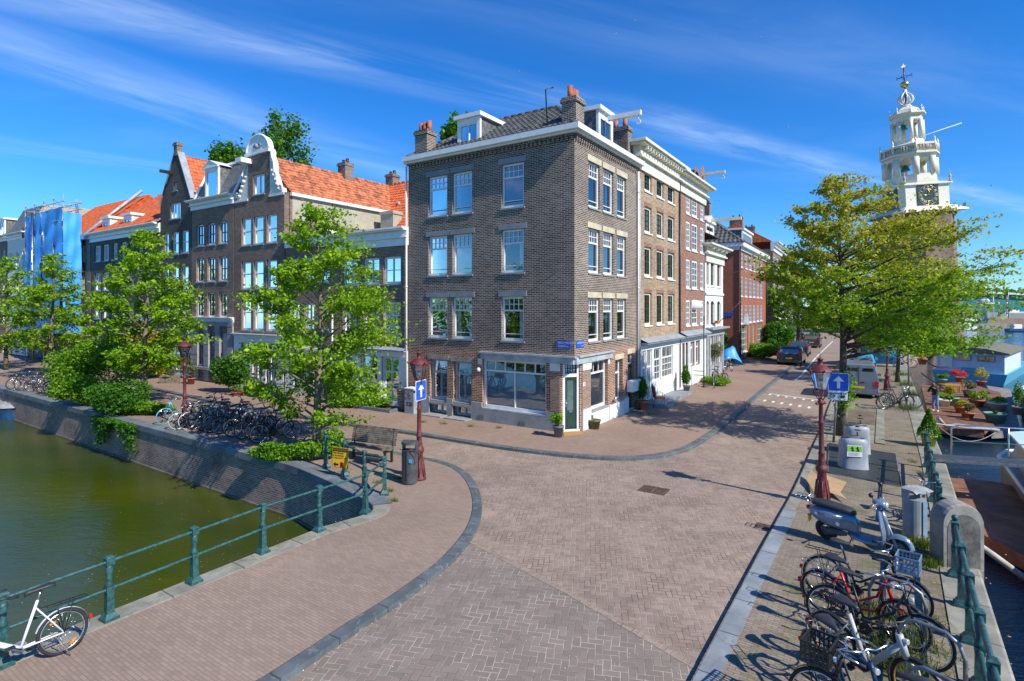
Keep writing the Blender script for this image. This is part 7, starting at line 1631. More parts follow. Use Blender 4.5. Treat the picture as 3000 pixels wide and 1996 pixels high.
b = loft(MB(), [(.42, .10, .30, .05), (.55, .17, .265, .045), (.75, .19, .25, .04), (.92, .18, .255, .045), (1.02, .13, .29, .06)], p=.6); b.build('footboard', 'scooter_blue', sc)
b = loft(MB(), [(.22, 1.0, .04, .17), (.34, 1.05, .035, .215), (.5, 1.055, .03, .23), (.66, 1.03, .03, .215), (.8, 1.0, .032, .16), (.9, .975, .035, .10), (.98, .96, .035, .06)], axis='z'); b.build('leg_shield', 'scooter_blue', sc)
b = loft(MB(), [(.30, 1.10, .05, .05), (.5, 1.10, .055, .055), (.7, 1.065, .05, .05), (.9, 1.01, .045, .045)], axis='z', p=1); b.build('nose_trim', 'scooter_blue', sc)
b = MB(); b.smooth = True; arc = [R(a) for a in range(5, 176, 14)]
b.grid([[(1.27 + (.265 - (q * q) * .06) * math.cos(a), q * .085, .24 + (.265 - q * q * .06) * math.sin(a) * (1 + .1 * math.cos(a))) for q in (-1, -.7, -.35, 0, .35, .7, 1)] for a in arc]); b.build('front_mudguard', 'scooter_blue', sc)
b = MB(); b.tube([(1.0, 0, .92), (1.17, 0, .45), (1.24, -.07, .3), (1.27, -.07, .22)], .03, 8); b.build('steering_column', 'steel', sc)
b = loft(MB(), [(.86, .04, 1.06, .03), (.91, .09, 1.06, .06), (.98, .11, 1.05, .075), (1.05, .085, 1.04, .075), (1.09, .07, 1.03, .065)], p=1); hd = b.build('headset', 'scooter_blue', sc)
b = MB(); b.lathe([(.0, .03), (.05, .025), (.068, 0), (.068, -.02)], (0, 0, 0), 14, fr=lambda x, y, z: (1.095 + z, y, 1.03 + x)); b.build('headlight', 'headlight', hd)
for s_ in (-1, 1):
    b = MB(); b.tube([(.97, s_ * .08, 1.06), (.94, s_ * .2, 1.08), (.9, s_ * .33, 1.07)], .017, 7); h_ = b.build('handlebar', 'scooter_blue', hd); b = MB(); b.tube([(.915, s_ * .26, 1.077), (.88, s_ * .37, 1.065)], .022, 7); b.build('grip', 'rubber', h_)
    b = MB(); b.tube([(.95, s_ * .18, 1.09), (.93, s_ * .24, 1.2), (.93, s_ * .3, 1.28)], .008, 5); b.ring((.92, s_ * .32, 1.31), .03, .02, 14, 5, 'x'); b.ball((.92, s_ * .32, 1.31), .045, 10); b.build('mirror', 'black_metal', hd)
    b = MB(); b.tube([(.99, s_ * .2, 1.07), (1.0, s_ * .36, 1.06)], .006, 5); b.build('brake_lever', 'chrome', hd)
b = loft(MB(), [(-.27, .05, .765, .03), (-.22, .11, .78, .045), (-.05, .13, .795, .05), (.15, .13, .785, .05), (.35, .125, .765, .055), (.5, .10, .745, .055), (.56, .05, .72, .04)], p=.7); b.build('seat', 'leather', sc)
b = MB(); 
for y in (-.10, .10): b.tube([(-.25, y, .72), (-.33, y, .83), (-.58, y, .84)], .009, 6)
for x in (-.36, -.46, -.57): b.tube([(x, -.10, .84), (x, .10, .84)], .008, 5)
b.tube([(-.2, .13, .75), (-.28, .1, .92), (-.28, -.1, .92), (-.2, -.13, .75)], .01, 6); b.build('luggage_rack', 'chrome', sc)
b = MB(); b.ball((-.335, 0, .62), .05, 10); b.build('tail_light', 'tail_red', sc)
for y in (-.12, .12): b = MB(); b.ball((-.3, y, .5), .026, 8); b.build('indicator', 'reflector', sc)
b = loft(MB(), [(-.05, .04, .27, .06), (.08, .055, .27, .08), (.3, .05, .29, .07), (.42, .03, .3, .04)], p=1); b.v = [(x, y - .13, z) for x, y, z in b.v]; b.build('exhaust', 'bin_grey', sc)
b = MB(); b.box((-.33, -.07, .33), (-.31, .07, .47)); b.build('number_plate', 'sign_yellow', sc)
b = MB(); b.tube([(.5, .08, .24), (.42, .2, .01)], .012, 5); b.tube([(.5, -.08, .24), (.44, -.14, .05)], .012, 5); b.build('stand', 'black_metal', sc)
for x, z, r_, mm in ((-.12, .62, .03, 'sign_white'), (.0, .64, .022, 'orange'), (.28, .5, .04, 'sign_white')):
    b = MB(); b.lathe([(0, .0), (r_, .0), (r_, .004)], (0, 0, 0), 10, fr=lambda a, c, h: (x + a, -.212 + .0 * h - h, z + c)); b.build('sticker', mm, sc)
b = MB(); b.tube([(-.15, -.19, .68), (.1, -.215, .665), (.35, -.175, .65)], .012, 5); b.build('side_trim', 'chrome', sc)
park(sc, G(2423, 1580), G(2637, 1640), R(7)); sc.scale = (1, 1, 1)

# ---------------------------------------------------------------- cars
def car(label, m, kind='suv', L=4.5, Wd=1.85, H=1.6):
    root = proto('parked_car', label, {'van': 'van'}.get(kind, 'car'))
    if kind == 'van': st = [(-2.2, .32, .95, 1.0), (-2.17, .3, 1.05, H - .05), (-2.0, .28, 1.05, H), (.2, .28, 1.05, H), (.75, .28, 1.02, H - .08), (1.3, .28, .98, 1.02), (2.0, .28, .82, .86), (2.2, .35, .6, .65)]
    elif kind == 'small': st = [(-L / 2, .35, .75, .8), (-L / 2 + .08, .28, .92, 1.0), (-L / 2 + .3, .25, .95, H - .1), (-L / 2 + .7, .25, .95, H), (.0, .25, .93, H), (.6, .25, .9, H - .12), (1.1, .25, .88, .92), (L / 2 - .15, .25, .7, .74), (L / 2, .33, .5, .55)]
    else: st = [(-L / 2, .38, .80, .85), (-L / 2 + .06, .30, 1.0, 1.05), (-L / 2 + .4, .28, 1.02, H - .16), (-L / 2 + .8, .28, 1.02, H - .02), (-.2, .28, 1.0, H), (.5, .28, .98, H - .08), (1.15, .28, .95, 1.0), (L / 2 - .2, .28, .78, .82), (L / 2, .36, .55, .6)]
    def ring(s_):
        x, zb, zs, zt = s_; w = Wd / 2; e = .93 if abs(x) > L / 2 - .1 else 1; wt = w * (1 - .22 * min(1, max(0, (zt - zs)) / .55)); wz = w * e
        return [(x, -wz * .92, zb), (x, -wz, zb + .12), (x, -wz, zs - .1), (x, -wz * .97, zs), (x, -wt, zt - .05), (x, -wt * .85, zt), (x, wt * .85, zt), (x, wt, zt - .05), (x, wz * .97, zs), (x, wz, zs - .1), (x, wz, zb + .12), (x, wz * .92, zb)]
    b = MB(); b.grid([ring(s_) for s_ in st], True, False, caps=True); b.smooth = False; b.build('body', m, root)
    # glass: side strips and front / rear screens, just proud of the body
    def lerp(a, c, t): return tuple(a[i] + (c[i] - a[i]) * t for i in range(len(a)))
    for s_ in (-1, 1):
        b = MB(); run = [q for q in st if q[3] - q[2] > .3]
        pts_t, pts_b = [], []
        for q in run: rg = ring(q); a, c = (rg[3], rg[4]) if s_ < 0 else (rg[8], rg[7]); lo, hi = lerp(a, c, .1), lerp(a, c, .86); pts_b.append((lo[0], lo[1] + s_ * .006, lo[2])); pts_t.append((hi[0], hi[1] + s_ * .006, hi[2]))
        if kind != 'van': b.grid([pts_b, pts_t]); b.build('side_window', 'car_glass', root)
        else: b.grid([pts_b[-2:], pts_t[-2:]]); b.build('side_window', 'car_glass', root)
    i = 1 if kind == 'van' else (1 if kind != 'x' else 2)
    a, c = ring(st[i]), ring(st[i + 1]); b = MB()
    if kind == 'van':
        for y0, y1 in ((-.66, -.04), (.04, .66)):
            b = MB(); b.face([(-2.19, y0, 1.12), (-2.19, y1, 1.12), (-2.178, y1, H - .2), (-2.178, y0, H - .2)]); b.build('rear_window', 'car_glass', root)
    else:
        ya, yb = a[8][1] * .86, c[7][1] * .86; z0, z1 = a[3][2] + .05, c[5][2] - .06; x0, x1 = st[i][0], st[i + 1][0]
        b.face([(x0 - .02, -ya, z0), (x0 - .02, ya, z0), (x1 - .05, yb, z1), (x1 - .05, -yb, z1)]); b.build('rear_window', 'car_glass', root)
    j = len(st) - 4 if kind == 'van' else len(st) - 4; a, c = ring(st[j]), ring(st[j + 1]); b = MB(); b.face([(a[5][0] + .06, -a[7][1] * .85, a[5][2] - .04), (a[5][0] + .06, a[7][1] * .85, a[5][2] - .04), (c[3][0] + .02, c[8][1] * .9, c[5][2] + .03), (c[3][0] + .02, -c[8][1] * .9, c[5][2] + .03)]); b.build('windscreen', 'car_glass', root)
    for x in (-L / 2 + .82, L / 2 - .85):
        for y in (-Wd / 2 + .1, Wd / 2 - .1):
            b = MB(); b.ring((x, y, .33), .25, .085, 22, 7, 'y', 1.2); w_ = b.build('wheel', 'rubber', root); b = MB(); b.lathe([(.19, -.07), (.2, 0), (.19, .07)], (0, 0, 0), 14, fr=lambda a_, c_, h: (x + a_, y + h, .33 + c_)); b.build('hub', 'steel', w_)
    for y in (-1, 1):
        zl = .95; xr = -L / 2
        b = MB(); yy = y * Wd * .43; b.box((xr - .02, yy - .09, .72 if kind != 'suv' else .80), (xr + .14, yy + .09, 1.02 if kind != 'suv' else 1.05));
        if kind == 'suv': b.box((xr + .03, yy - .05 - .03 * y, 1.05), (xr + .2, yy + .05 - .03 * y, 1.28))
        b.build('tail_light', 'tail_red', root)
        b = MB(); b.box((.75, y * (Wd / 2 - .02), 1.0), (.95, y * (Wd / 2 + .16), 1.14)); b.build('wing_mirror', m, root)
    b = MB(); b.box((-L / 2 - .015, -.26, .62), (-L / 2 + .02, .26, .73)); b.build('number_plate', 'sign_yellow', root)
    b = MB(); b.box((-L / 2 - .05, -Wd * .46, .36), (-L / 2 + .1, Wd * .46, .56)); b.build('bumper', m if kind == 'van' else 'bin_grey', root)
    if kind == 'suv':
        for y in (-.6, .6): b = MB(); b.tube([(-1.6, y, H + .03), (.3, y, H + .04)], .02, 5); b.build('roof_rail', 'black_metal', root)
    if kind == 'van': b = MB(); b.box((-2.205, -.012, .4), (-2.18, .012, H - .1)); b.build('door_seam', 'black_metal', root); b = MB(); b.box((-2.215, -.25, .92), (-2.19, -.08, .97)); b.build('handle', 'black_metal', root)
    return root
def put_car(c, px, py, ang, z=ZR):
    p = G(px, py, z); c.location = (p.x, p.y, z); c.rotation_euler.z = ang
dr_ = math.atan2(1, .62)
def rear_at(c, px, py, L, ang=dr_):
    p = G(px, py, ZR) + Vector((math.cos(ang), math.sin(ang), 0)) * L / 2; c.location = (p.x, p.y, ZR); c.rotation_euler.z = ang
c = car('black estate car with tall red tail lights parked on the left of the street', 'car_black', 'suv', 4.7, 1.9, 1.62); rear_at(c, 2311, 1074, 4.7)
c = car('dark grey car parked just beyond the black one', 'car_grey', 'suv', 4.4, 1.8, 1.5); rear_at(c, 2338, 1046, 4.4)
c = car('grey car farthest down the street, near the parking signs', 'car_grey', 'suv', 4.5, 1.85, 1.65); rear_at(c, 2377, 1020, 4.5)
c = car('silver grey panel van parked by the big elm, seen from behind', 'car_silver', 'van', 4.4, 1.85, 1.9); rear_at(c, 2516, 1172, 4.4)
c = car('small bright blue car in front of the van', 'car_blue', 'small', 3.7, 1.7, 1.5); rear_at(c, 2526, 1104, 3.7)
c = car('white car with roof rails parked beyond the small blue car', 'car_white', 'suv', 4.5, 1.85, 1.8); rear_at(c, 2528, 1072, 4.5)
# ---------------------------------------------------------------- tower on the quay
TZ = 99.0
tw = empty('clock_tower', ((2696 - CX) / FOC * TZ, TZ, 0), 'slightly leaning tower with cream openwork spire, clock face and gold ball', 'tower')
tz = lambda y: CAMZ + (HY - y) / FOC * TZ
K = .06085; TX = OFF[tw.name]
def octa(b, secs, n=8, rot=math.pi / 8):
    b.grid([[(TX.x + r * math.cos(rot + 2 * math.pi * k / n), TX.y + r * math.sin(rot + 2 * math.pi * k / n), z) for k in range(n)] for r, z in secs], True, False, caps=True); return b
b = octa(MB(), [(6.4, -1.7), (6.4, 1), (6.1, 1.2), (6.1, tz(640)), (6.6, tz(636)), (6.6, tz(630))]); b.build('brick_base', 'brick_brown', tw)
def sqr(b, secs): return octa(b, [(r * 1.414, z) for r, z in secs], 4, math.pi / 4)
b = sqr(MB(), [(5.6, tz(632)), (5.5, tz(629)), (4.4, tz(617)), (3.9, tz(613)), (3.75, tz(612)), (3.75, tz(556)), (4.15, tz(553)), (4.15, tz(549)), (3.4, tz(545))]); b.build('clock_stage', 'cream_paint', tw)
for ang in (0, 1, 2, 3):
    ca, sa = math.cos(ang * math.pi / 2), math.sin(ang * math.pi / 2); f = lambda x, y, z: (TX.x + ca * x + sa * y, TX.y + sa * x - ca * y, z)
    zc = (tz(551) + tz(615)) / 2 - .05; b = MB(); b.prism([(-1.8, zc - 1.75), (1.8, zc - 1.75), (1.8, zc + 1.75), (-1.8, zc + 1.75)], 3.74, 3.9, fr=lambda x, z, y: f(x, y, z)); cf = b.build('clock_face', 'clock_face', tw)
    b = MB(); b.ring(f(0, 0, 0) if 0 else (0, 0, 0), 1, 0, 3, 3); b = MB()
    b.tube([f(1.68 * math.cos(q), 3.93, zc + 1.68 * math.sin(q)) for q in [2 * math.pi * i / 28 for i in range(28)]], .035, 5, closed=True)
    b.tube([f(1.05 * math.cos(q), 3.93, zc + 1.05 * math.sin(q)) for q in [2 * math.pi * i / 24 for i in range(24)]], .03, 5, closed=True); b.build('clock_ring', 'gold', cf)
    for h_ in range(12):
        q = math.pi / 2 - h_ * math.pi / 6; b = MB(); num = (2, 1, 2, 3, 2, 1, 2, 3, 3, 2, 1, 2)[h_]
        for k in range(num): o_ = (k - (num - 1) / 2) * .2; cx, cz = -math.sin(q) * o_, math.cos(q) * o_; b.tube([f(1.12 * math.cos(q) + cx, 3.93, zc + 1.12 * math.sin(q) + cz), f(1.6 * math.cos(q) + cx, 3.93, zc + 1.6 * math.sin(q) + cz)], .05, 4)
        if ang == 0: b.build('numeral', 'cream_paint', cf)
    b = MB(); b.tube([f(0, 3.97, zc), f(.15, 3.97, zc + .95)], .06, 5); b.tube([f(.4, 3.97, zc - .02), f(-1.4, 3.97, zc + .06)], .05, 5); b.build('clock_hands', 'gold', cf)
    b = MB(); b.prism([(-2.3, tz(551) + .1), (2.3, tz(551) + .1), (0, tz(531))], 3.2, 4.1, fr=lambda x, z, y: f(x, y, z)); b.build('pediment', 'cream_paint', tw)
    for x in (-3.9, 3.9): b = MB(); p = f(x, 3.9, tz(548)); b.lathe([(.02, 0), (.28, .02), (.22, .25), (.1, .4), (.26, .75), (.2, 1.1), (.06, 1.3), (.1, 1.6), (.02, 1.9)], p, 8); b.build('finial', 'cream_paint', tw)
def arcade(r, z0, z1, zs, name, op=.55, n=8, taper=1.0):
    """open octagonal stage: piers, round arches and solid bands"""
    b = MB(); zo0, zo1 = zs
    octa(b, [(r, z0), (r, zo0)]); octa(b, [(r * taper, zo1), (r * taper, z1)])
    for k in range(n):
        a0 = math.pi / 8 + 2 * math.pi * k / n; a1 = a0 + 2 * math.pi / n; am = (a0 + a1) / 2
        ex = lambda a, rr, z: (TX.x + rr * math.cos(a), TX.y + rr * math.sin(a), z)
        for a in (a0,): p0, p1 = ex(a, r * .96, zo0), ex(a, r * taper * .96, zo1); b.tube([p0, p1], r * .135, 6)
        P0, P1 = Vector(ex(a0, r * taper * .97, 0)), Vector(ex(a1, r * taper * .97, 0)); w = (P1 - P0).length; u = (P1 - P0) / w; R_ = w * .33; m = 8
        for i in range(m):
            q0, q1 = math.pi * i / m, math.pi * (i + 1) / m; xa, xb = -R_ * math.cos(q0), -R_ * math.cos(q1); za, zb = zo1 - R_ * 1.05 + R_ * math.sin(q0), zo1 - R_ * 1.05 + R_ * math.sin(q1); C = (P0 + P1) / 2
            b.face([C + u * xa + Vector((0, 0, za)), C + u * xb + Vector((0, 0, zb)), C + u * xb + Vector((0, 0, zo1)), C + u * xa + Vector((0, 0, zo1))])
        for s_ in (-1, 1): C = (P0 + P1) / 2; b.face([C + u * s_ * R_ + Vector((0, 0, zo0)), C + u * s_ * w / 2 + Vector((0, 0, zo0)), C + u * s_ * w / 2 + Vector((0, 0, zo1)), C + u * s_ * R_ + Vector((0, 0, zo1))])
    return b.build(name, 'cream_paint', tw)
arcade(3.9, tz(552), tz(466), (tz(520), tz(472)), 'bell_stage')
b = octa(MB(), [(3.9, tz(466)), (4.5, tz(463)), (4.5, tz(458)), (4.2, tz(456))]); b.build('gallery_floor', 'cream_paint', tw)
b = octa(MB(), [(4.35, tz(440)), (4.45, tz(439)), (4.45, tz(434)), (4.3, tz(433))])
for k in range(64):
    a = 2 * math.pi * k / 64; rr = 4.3 * math.cos(math.pi / 8) / math.cos(((a - 0) % (math.pi / 4)) - math.pi / 8) if True else 4.2
    b.tube([(TX.x + rr * math.cos(a), TX.y + rr * math.sin(a), tz(457)), (TX.x + rr * math.cos(a), TX.y + rr * math.sin(a), tz(439))], .07, 4)
b.build('balustrade', 'cream_paint', tw)
for k in range(8): a = math.pi / 8 + k * math.pi / 4; b = MB(); b.lathe([(.2, tz(457)), (.2, tz(432)), (.08, tz(430)), (.2, tz(426)), (.04, tz(418))], (TX.x + 4.3 * math.cos(a), TX.y + 4.3 * math.sin(a), 0), 8); b.build('finial', 'cream_paint', tw)
b = octa(MB(), [(3.4, tz(456)), (3.2, tz(432)), (2.5, tz(424)), (2.35, tz(416))]); b.build('upper_base', 'cream_paint', tw)
arcade(2.35, tz(416), tz(346), (tz(414), tz(358)), 'lantern_stage')
b = octa(MB(), [(2.3, tz(348)), (2.9, tz(342)), (2.9, tz(338)), (2.3, tz(335)), (2.0, tz(326)), (1.3, tz(318)), (.8, tz(314)), (.9, tz(311)), (.4, tz(306))]); b.build('dome', 'cream_paint', tw)
for k in range(8): a = math.pi / 8 + k * math.pi / 4; b = MB(); b.lathe([(.15, tz(337)), (.15, tz(330)), (.05, tz(328)), (.13, tz(324)), (.02, tz(318))], (TX.x + 2.55 * math.cos(a), TX.y + 2.55 * math.sin(a), 0), 6); b.build('finial', 'cream_paint', tw)
for k in range(8):
    a = math.pi / 8 + k * math.pi / 4; b = MB(); b.tube([(TX.x + r * math.cos(a), TX.y + r * math.sin(a), tz(y)) for r, y in ((.3, 307), (.9, 301), (1.2, 292), (1.05, 283), (.6, 276), (.2, 270), (.15, 262))], .13, 5); b.build('onion_rib', 'cream_paint', tw)
b = MB(); b.lathe([(.12, tz(306)), (.12, tz(256)), (.2, tz(255)), (.1, tz(253))], (TX.x, TX.y, 0), 8); b.tube([(TX.x, TX.y, tz(254)), (TX.x, TX.y, tz(196))], .09, 6); b.tube([(TX.x - 1.3, TX.y, tz(229)), (TX.x + 1.4, TX.y, tz(219))], .08, 6); b.ring((TX.x, TX.y, tz(224)), .45, .05, 14, 4)
for x, z in ((-1.3, tz(229)), (1.4, tz(219))): b.tube([(TX.x + x, TX.y, z - .3), (TX.x + x, TX.y, z + .3)], .06, 4)
b.build('cross', 'blue_frame', tw)
b = MB(); b.ball((TX.x, TX.y, tz(247)), .72, 14, .75); b.build('gold_ball', 'gold', tw)
b = MB(); b.prism([(-.5, 0), (.1, -.15), (.5, .3), (.2, .3), (.1, .7), (-.1, .3)], -.05, .05, fr=lambda x, z, y: (TX.x - .1 + x, TX.y + y, tz(196) + z)); b.build('weather_vane', 'gold', tw)
for z in (tz(380), tz(500)): b = MB(); b.lathe([(.75, 0), (.6, .3), (.45, .8), (.2, 1.0), (.05, 1.1)], (TX.x - .8, TX.y, z), 12); b.build('bell', 'copper_green', tw)
b = MB(); b.tube([(TX.x, TX.y, tz(412)), (TX.x + 8.9, TX.y - 1, tz(374))], .07, 5); b.build('flagpole', 'white_paint', tw)
tw.rotation_euler = (0, R(-3.6), 0)

# ---------------------------------------------------------------- boats
def hull(b, F, L, Wd, z0, z1, bow=1.5, flare=.88, n=12):
    """hull with a pointed bow: F maps (along, across, z)"""
    def half(t): return Wd / 2 * (1 - max(0, (t - (1 - bow / L)) / (bow / L)) ** 2.2)
    rows = []
    for i in range(n + 1):
        t = (i / n) ** .8 if i else 0; x = L * t; w = max(.03, half(t)); sh = .25 * max(0, t - .6) / .4
        rows.append([F(x, -w * flare * .6, z0), F(x, -w * flare, z0 + .2), F(x, -w, z1 + sh), F(x, w, z1 + sh), F(x, w * flare, z0 + .2), F(x, w * flare * .6, z0)])
    b.grid(rows, True, False, caps=True); return b
def bframe(o, ang):
    c, s = math.cos(ang), math.sin(ang); return lambda x, y, z: Vector((o[0] + c * x - s * y, o[1] + s * x + c * y, z))
# house boat seen from the stern
dq = math.atan2(1, .68)
o_ = G(2836, 1124, ZW) ; hb = empty('houseboat', o_, 'blue and white houseboat with olive felt roof and two small windows', 'houseboat'); f = bframe((o_.x, o_.y), dq + R(-14))
b = hull(MB(), f, 16, 5.0, ZW - .4, ZW + .95, 3); b.build('hull', 'hull_cyan', hb)
hbz = ZW + .95; b = MB(); b.box((.25, -2.3, hbz), (10, 2.2, hbz + 1.75), f); b.build('cabin', 'cabin_white', hb)
b = MB(); b.grid([[f(x, -2.65, hbz + 1.72), f(x, -1.2, hbz + 2.05), f(x, 0, hbz + 2.12), f(x, 1.4, hbz + 2.02), f(x, 2.6, hbz + 1.7), f(x, 2.6, hbz + 1.62), f(x, -2.65, hbz + 1.62)] for x in (-.1, 10.2)], True, False, caps=True); b.build('roof', 'roof_olive', hb)
for y in (-1.7, -.15):
    b = MB(); b.box((.18, y - .05, hbz + .95), (.25, y + 1.15, hbz + 1.45), f); w_ = b.build('window', 'hull_cyan', hb); b = MB(); b.box((.15, y + .03, hbz + 1.02), (.19, y + 1.07, hbz + 1.38), f); b.build('pane', 'glass_dark', w_)
b = MB(); b.box((.0, -.5, hbz + .08), (.25, .45, hbz + .38), f); b.build('locker', 'hull_cyan', hb)
b = MB(); b.box((.16, 1.1, hbz + .35), (.2, 1.95, hbz + 1.5), f); b.build('door', 'white_paint', hb)
o_ = G(2915, 1072, ZW); tb = empty('tour_boat', o_, 'wooden canal boat with white ribbed roof behind the blue houseboat', 'boat'); f = bframe((o_.x, o_.y), dq + R(20))
b = hull(MB(), f, 11, 3.4, ZW - .3, ZW + .8, 2.5); b.build('hull', 'boat_roof', tb); b = MB(); b.box((.6, -1.5, ZW + .8), (8, 1.5, ZW + 1.15), f); b.build('cabin', 'wood_honey', tb)
for x in (.6, 2.4, 4.2, 6.0, 7.8):
    for y in (-1.45, 1.45): b = MB(); b.box((x, y - .05, ZW + 1.15), (x + .12, y + .05, ZW + 2.05), f); b.build('pillar', 'wood_honey', tb)
b = MB(); b.box((.3, -1.65, ZW + 2.05), (8.3, 1.65, ZW + 2.15), f)
for y in (-1.1, -.4, .4, 1.1): b.box((.3, y - .06, ZW + 2.15), (8.3, y + .06, ZW + 2.2), f)
b.build('roof', 'boat_roof', tb)
# white barge with red stripe
o_ = G(3005, 1275, ZW); wb = empty('barge', o_, 'white barge with dark red rubbing strake at the right edge', 'boat'); f = bframe((26.6, 23.6), dq + R(1))
b = hull(MB(), f, 15.5, 4.2, ZW - .4, ZW + .9, 5); b.build('hull', 'hull_grey', wb)
b = hull(MB(), f, 15.6, 4.3, ZW + .9, ZW + 1.06, 5, flare=1.0); b.build('rubbing_strake', 'boat_red', wb)
b = hull(MB(), f, 15.4, 4.1, ZW + 1.06, ZW + 1.3, 5, flare=1.0); b.build('bulwark', 'sign_white', wb)
b = MB(); b.grid([[f(x, -w, ZW + 1.2), f(x, -w * .95, z), f(x, w * .95, z), f(x, w, ZW + 1.2)] for x, w, z in ((1, 1.6, ZW + 2.6), (9.3, 1.6, ZW + 2.6), (11.0, 1.3, ZW + 2.5))], False, False, caps=True); b.build('cabin', 'sign_white', wb)
b = MB(); b.grid([[f(x, -w, ZW + 2.62), f(x, w, ZW + 2.62), f(x, w, ZW + 2.72), f(x, -w, ZW + 2.72)] for x, w in ((.7, 1.85), (9.6, 1.85), (10.9, 1.5), (11.6, .8))], True, False, caps=True); b.build('roof', 'boat_roof', wb)
for k in range(5): x = 2 + k * 1.7; b = MB(); b.box((x, 1.56, ZW + 1.75), (x + 1.0, 1.64, ZW + 2.35), f); b.build('window', 'glass_dark', wb)
for y in (-.9, .15): b = MB(); b.face([f(11.03, y, ZW + 1.7), f(11.03, y + .75, ZW + 1.7), f(11.02, y + .75, ZW + 2.35), f(11.02, y, ZW + 2.35)]); b.build('window', 'glass_dark', wb)
b = MB(); b.tube([f(12.5, 0, ZW + 1.2), f(12.5, 0, ZW + 4.0)], .09, 8); b.tube([f(12.5, 0, ZW + 3.6), f(8, .5, ZW + 3.7)], .05, 6); b.build('mast', 'steel', wb)
# large grey barge with pale roof, and its gangway
o_ = Vector((20.9, 20.3, 0)); gb = empty('grey_barge', (o_.x, o_.y, ZW), 'large grey houseboat with pale green flat roof at the right edge', 'houseboat'); f = bframe((o_.x, o_.y), dq + math.pi)
b = MB(); b.grid([[f(x, -w, ZW - .4), f(x, -w, ZW + .95), f(x, w + .0, ZW + .95), f(x, w, ZW - .4)] for x, w in ((-.6, 1.2), (0, 2.1), (1.2, 2.45), (16, 2.45))], False, False, caps=True); 
b.build('hull', 'hull_grey', gb)
b = MB(); b.tube([f(-.65, -1.2, ZW + .95), f(0, -2.12, ZW + .95), f(1.2, -2.5, ZW + .95), f(16, -2.5, ZW + .95)], .07, 6); b.build('rubbing_strake', 'white_paint', gb)
b = MB(); b.grid([[f(x, -w, ZW + .95), f(x, -w + .25, ZW + 1.75), f(x, w - .25, ZW + 1.75), f(x, w, ZW + .95)] for x, w in ((.6, 1.9), (1.3, 2.2), (16, 2.2))], False, False, caps=True); b.build('cabin', 'container_grey', gb)
b = MB(); b.grid([[f(x, -w, ZW + 1.76), f(x, w, ZW + 1.76), f(x, w, ZW + 1.84), f(x, -w, ZW + 1.84)] for x, w in ((.2, 1.5), (.9, 2.2), (16, 2.2))], True, False, caps=True); b.build('roof', 'boat_roof', gb)
for k in range(3): x = 3.0 + k * 2.6; b = MB(); q = 2.14; b.box((x, q - .12, ZW + 1.15), (x + 1.5, q + .03, ZW + 1.6), f); b.build('window', 'glass_dark', gb)
b = MB(); b.box((1.8, -.4, ZW + 1.85), (2.5, .2, ZW + 1.9), f); b.build('roof_hatch', 'bin_grey', gb)
gA, gB = Vector((13.3, 17.6, .05)), Vector((18.2, 15.8, .12)); gg_ = empty('gangway', gA, 'aluminium gangway with tubular handrail leading to the grey barge', 'gangway'); gd = (gB - gA).normalized(); gn = Vector((-gd.y, gd.x, 0)).normalized()
b = MB(); 
b.grid([[gA + gn * s_ + Vector((0, 0, z)) for s_, z in ((-.32, 0), (.32, 0), (.32, .09), (-.32, .09))], [gB + gn * s_ + Vector((0, 0, z)) for s_, z in ((-.32, 0), (.32, 0), (.32, .09), (-.32, .09))]], True, False, caps=True)
for k in range(70): t = k / 70; p = gA.lerp(gB, t) + Vector((0, 0, .095)); b.box((-.01, -.3, 0), (.015, .3, .012), lambda x, y, z: p + gd * x + gn * y + Vector((0, 0, z)))
b.build('walkway', 'steel', gg_)
s_ = .33; tp = lambda t, h: gA.lerp(gB, t) + gn * s_ + Vector((0, 0, h))
b = MB(); b.tube([tp(.12, .05), tp(.12, .95), tp(.16, 1.05), tp(.98, 1.05), tp(1, .95), tp(1, .05)], .025, 8); b.tube([tp(.12, .55), tp(1, .55)], .018, 6); b.build('handrail', 'chrome', gg_)
for t in (.4, .7): b = MB(); b.tube([tp(t, .05), tp(t, 1.05)], .02, 6); b.build('upright', 'chrome', gg_)
# rafts
def raft(label, pts, z, m, name='raft', plank=True, th=.35):
    b = MB(); P = [G(x, y, z) for x, y in pts]; b.prism(P, z - th, z); root = b.build(name, m); tag(root, label, 'raft')
    c = sum(P, Vector((0, 0, 0))) / len(P); OFF[root.name] = Vector((0, 0, 0)); return root, P
r1, P1_ = raft('rust brown raft moored in front of the grey barge', [(2760, 1398), (2905, 1410), (3010, 1432), (3060, 1660), (2838, 1545), (2790, 1480)], -1.15, 'rust')
r2, P2_ = raft('plank terrace raft crowded with potted plants', [(2698, 1128), (2820, 1118), (2930, 1150), (2960, 1225), (2880, 1262), (2745, 1250), (2718, 1205)], -1.1, 'wood_brown')
r3, P3_ = raft('dark landing stage between terrace raft and grey barge', [(2890, 1130), (2960, 1140), (2990, 1260), (2905, 1264), (2930, 1200)], -1.12, 'deck_grey')
b = MB()
for k in range(7): t = (k + .5) / 7; p, q = P2_[0].lerp(P2_[5], t), P2_[2].lerp(P2_[4], t); b.tube([p + Vector((0, 0, .01)), q + Vector((0, 0, .01))], .012, 4)
o = b.build('plank_seams', 'ink_black', r2)
b = MB(); a_, c_ = P2_[5], P2_[4]; b.tube([a_ + Vector((-.2, -.3, .5)), a_.lerp(c_, .12) + Vector((0, -.2, .1)), a_.lerp(c_, .35) + Vector((0, -.2, .18)), c_ + Vector((.6, -.2, .05))], .09, 8); o = b.build('fender_roll', 'tarp_grey'); tag(o, 'long pale rolled cover along the front edge of the terrace raft', 'cover')
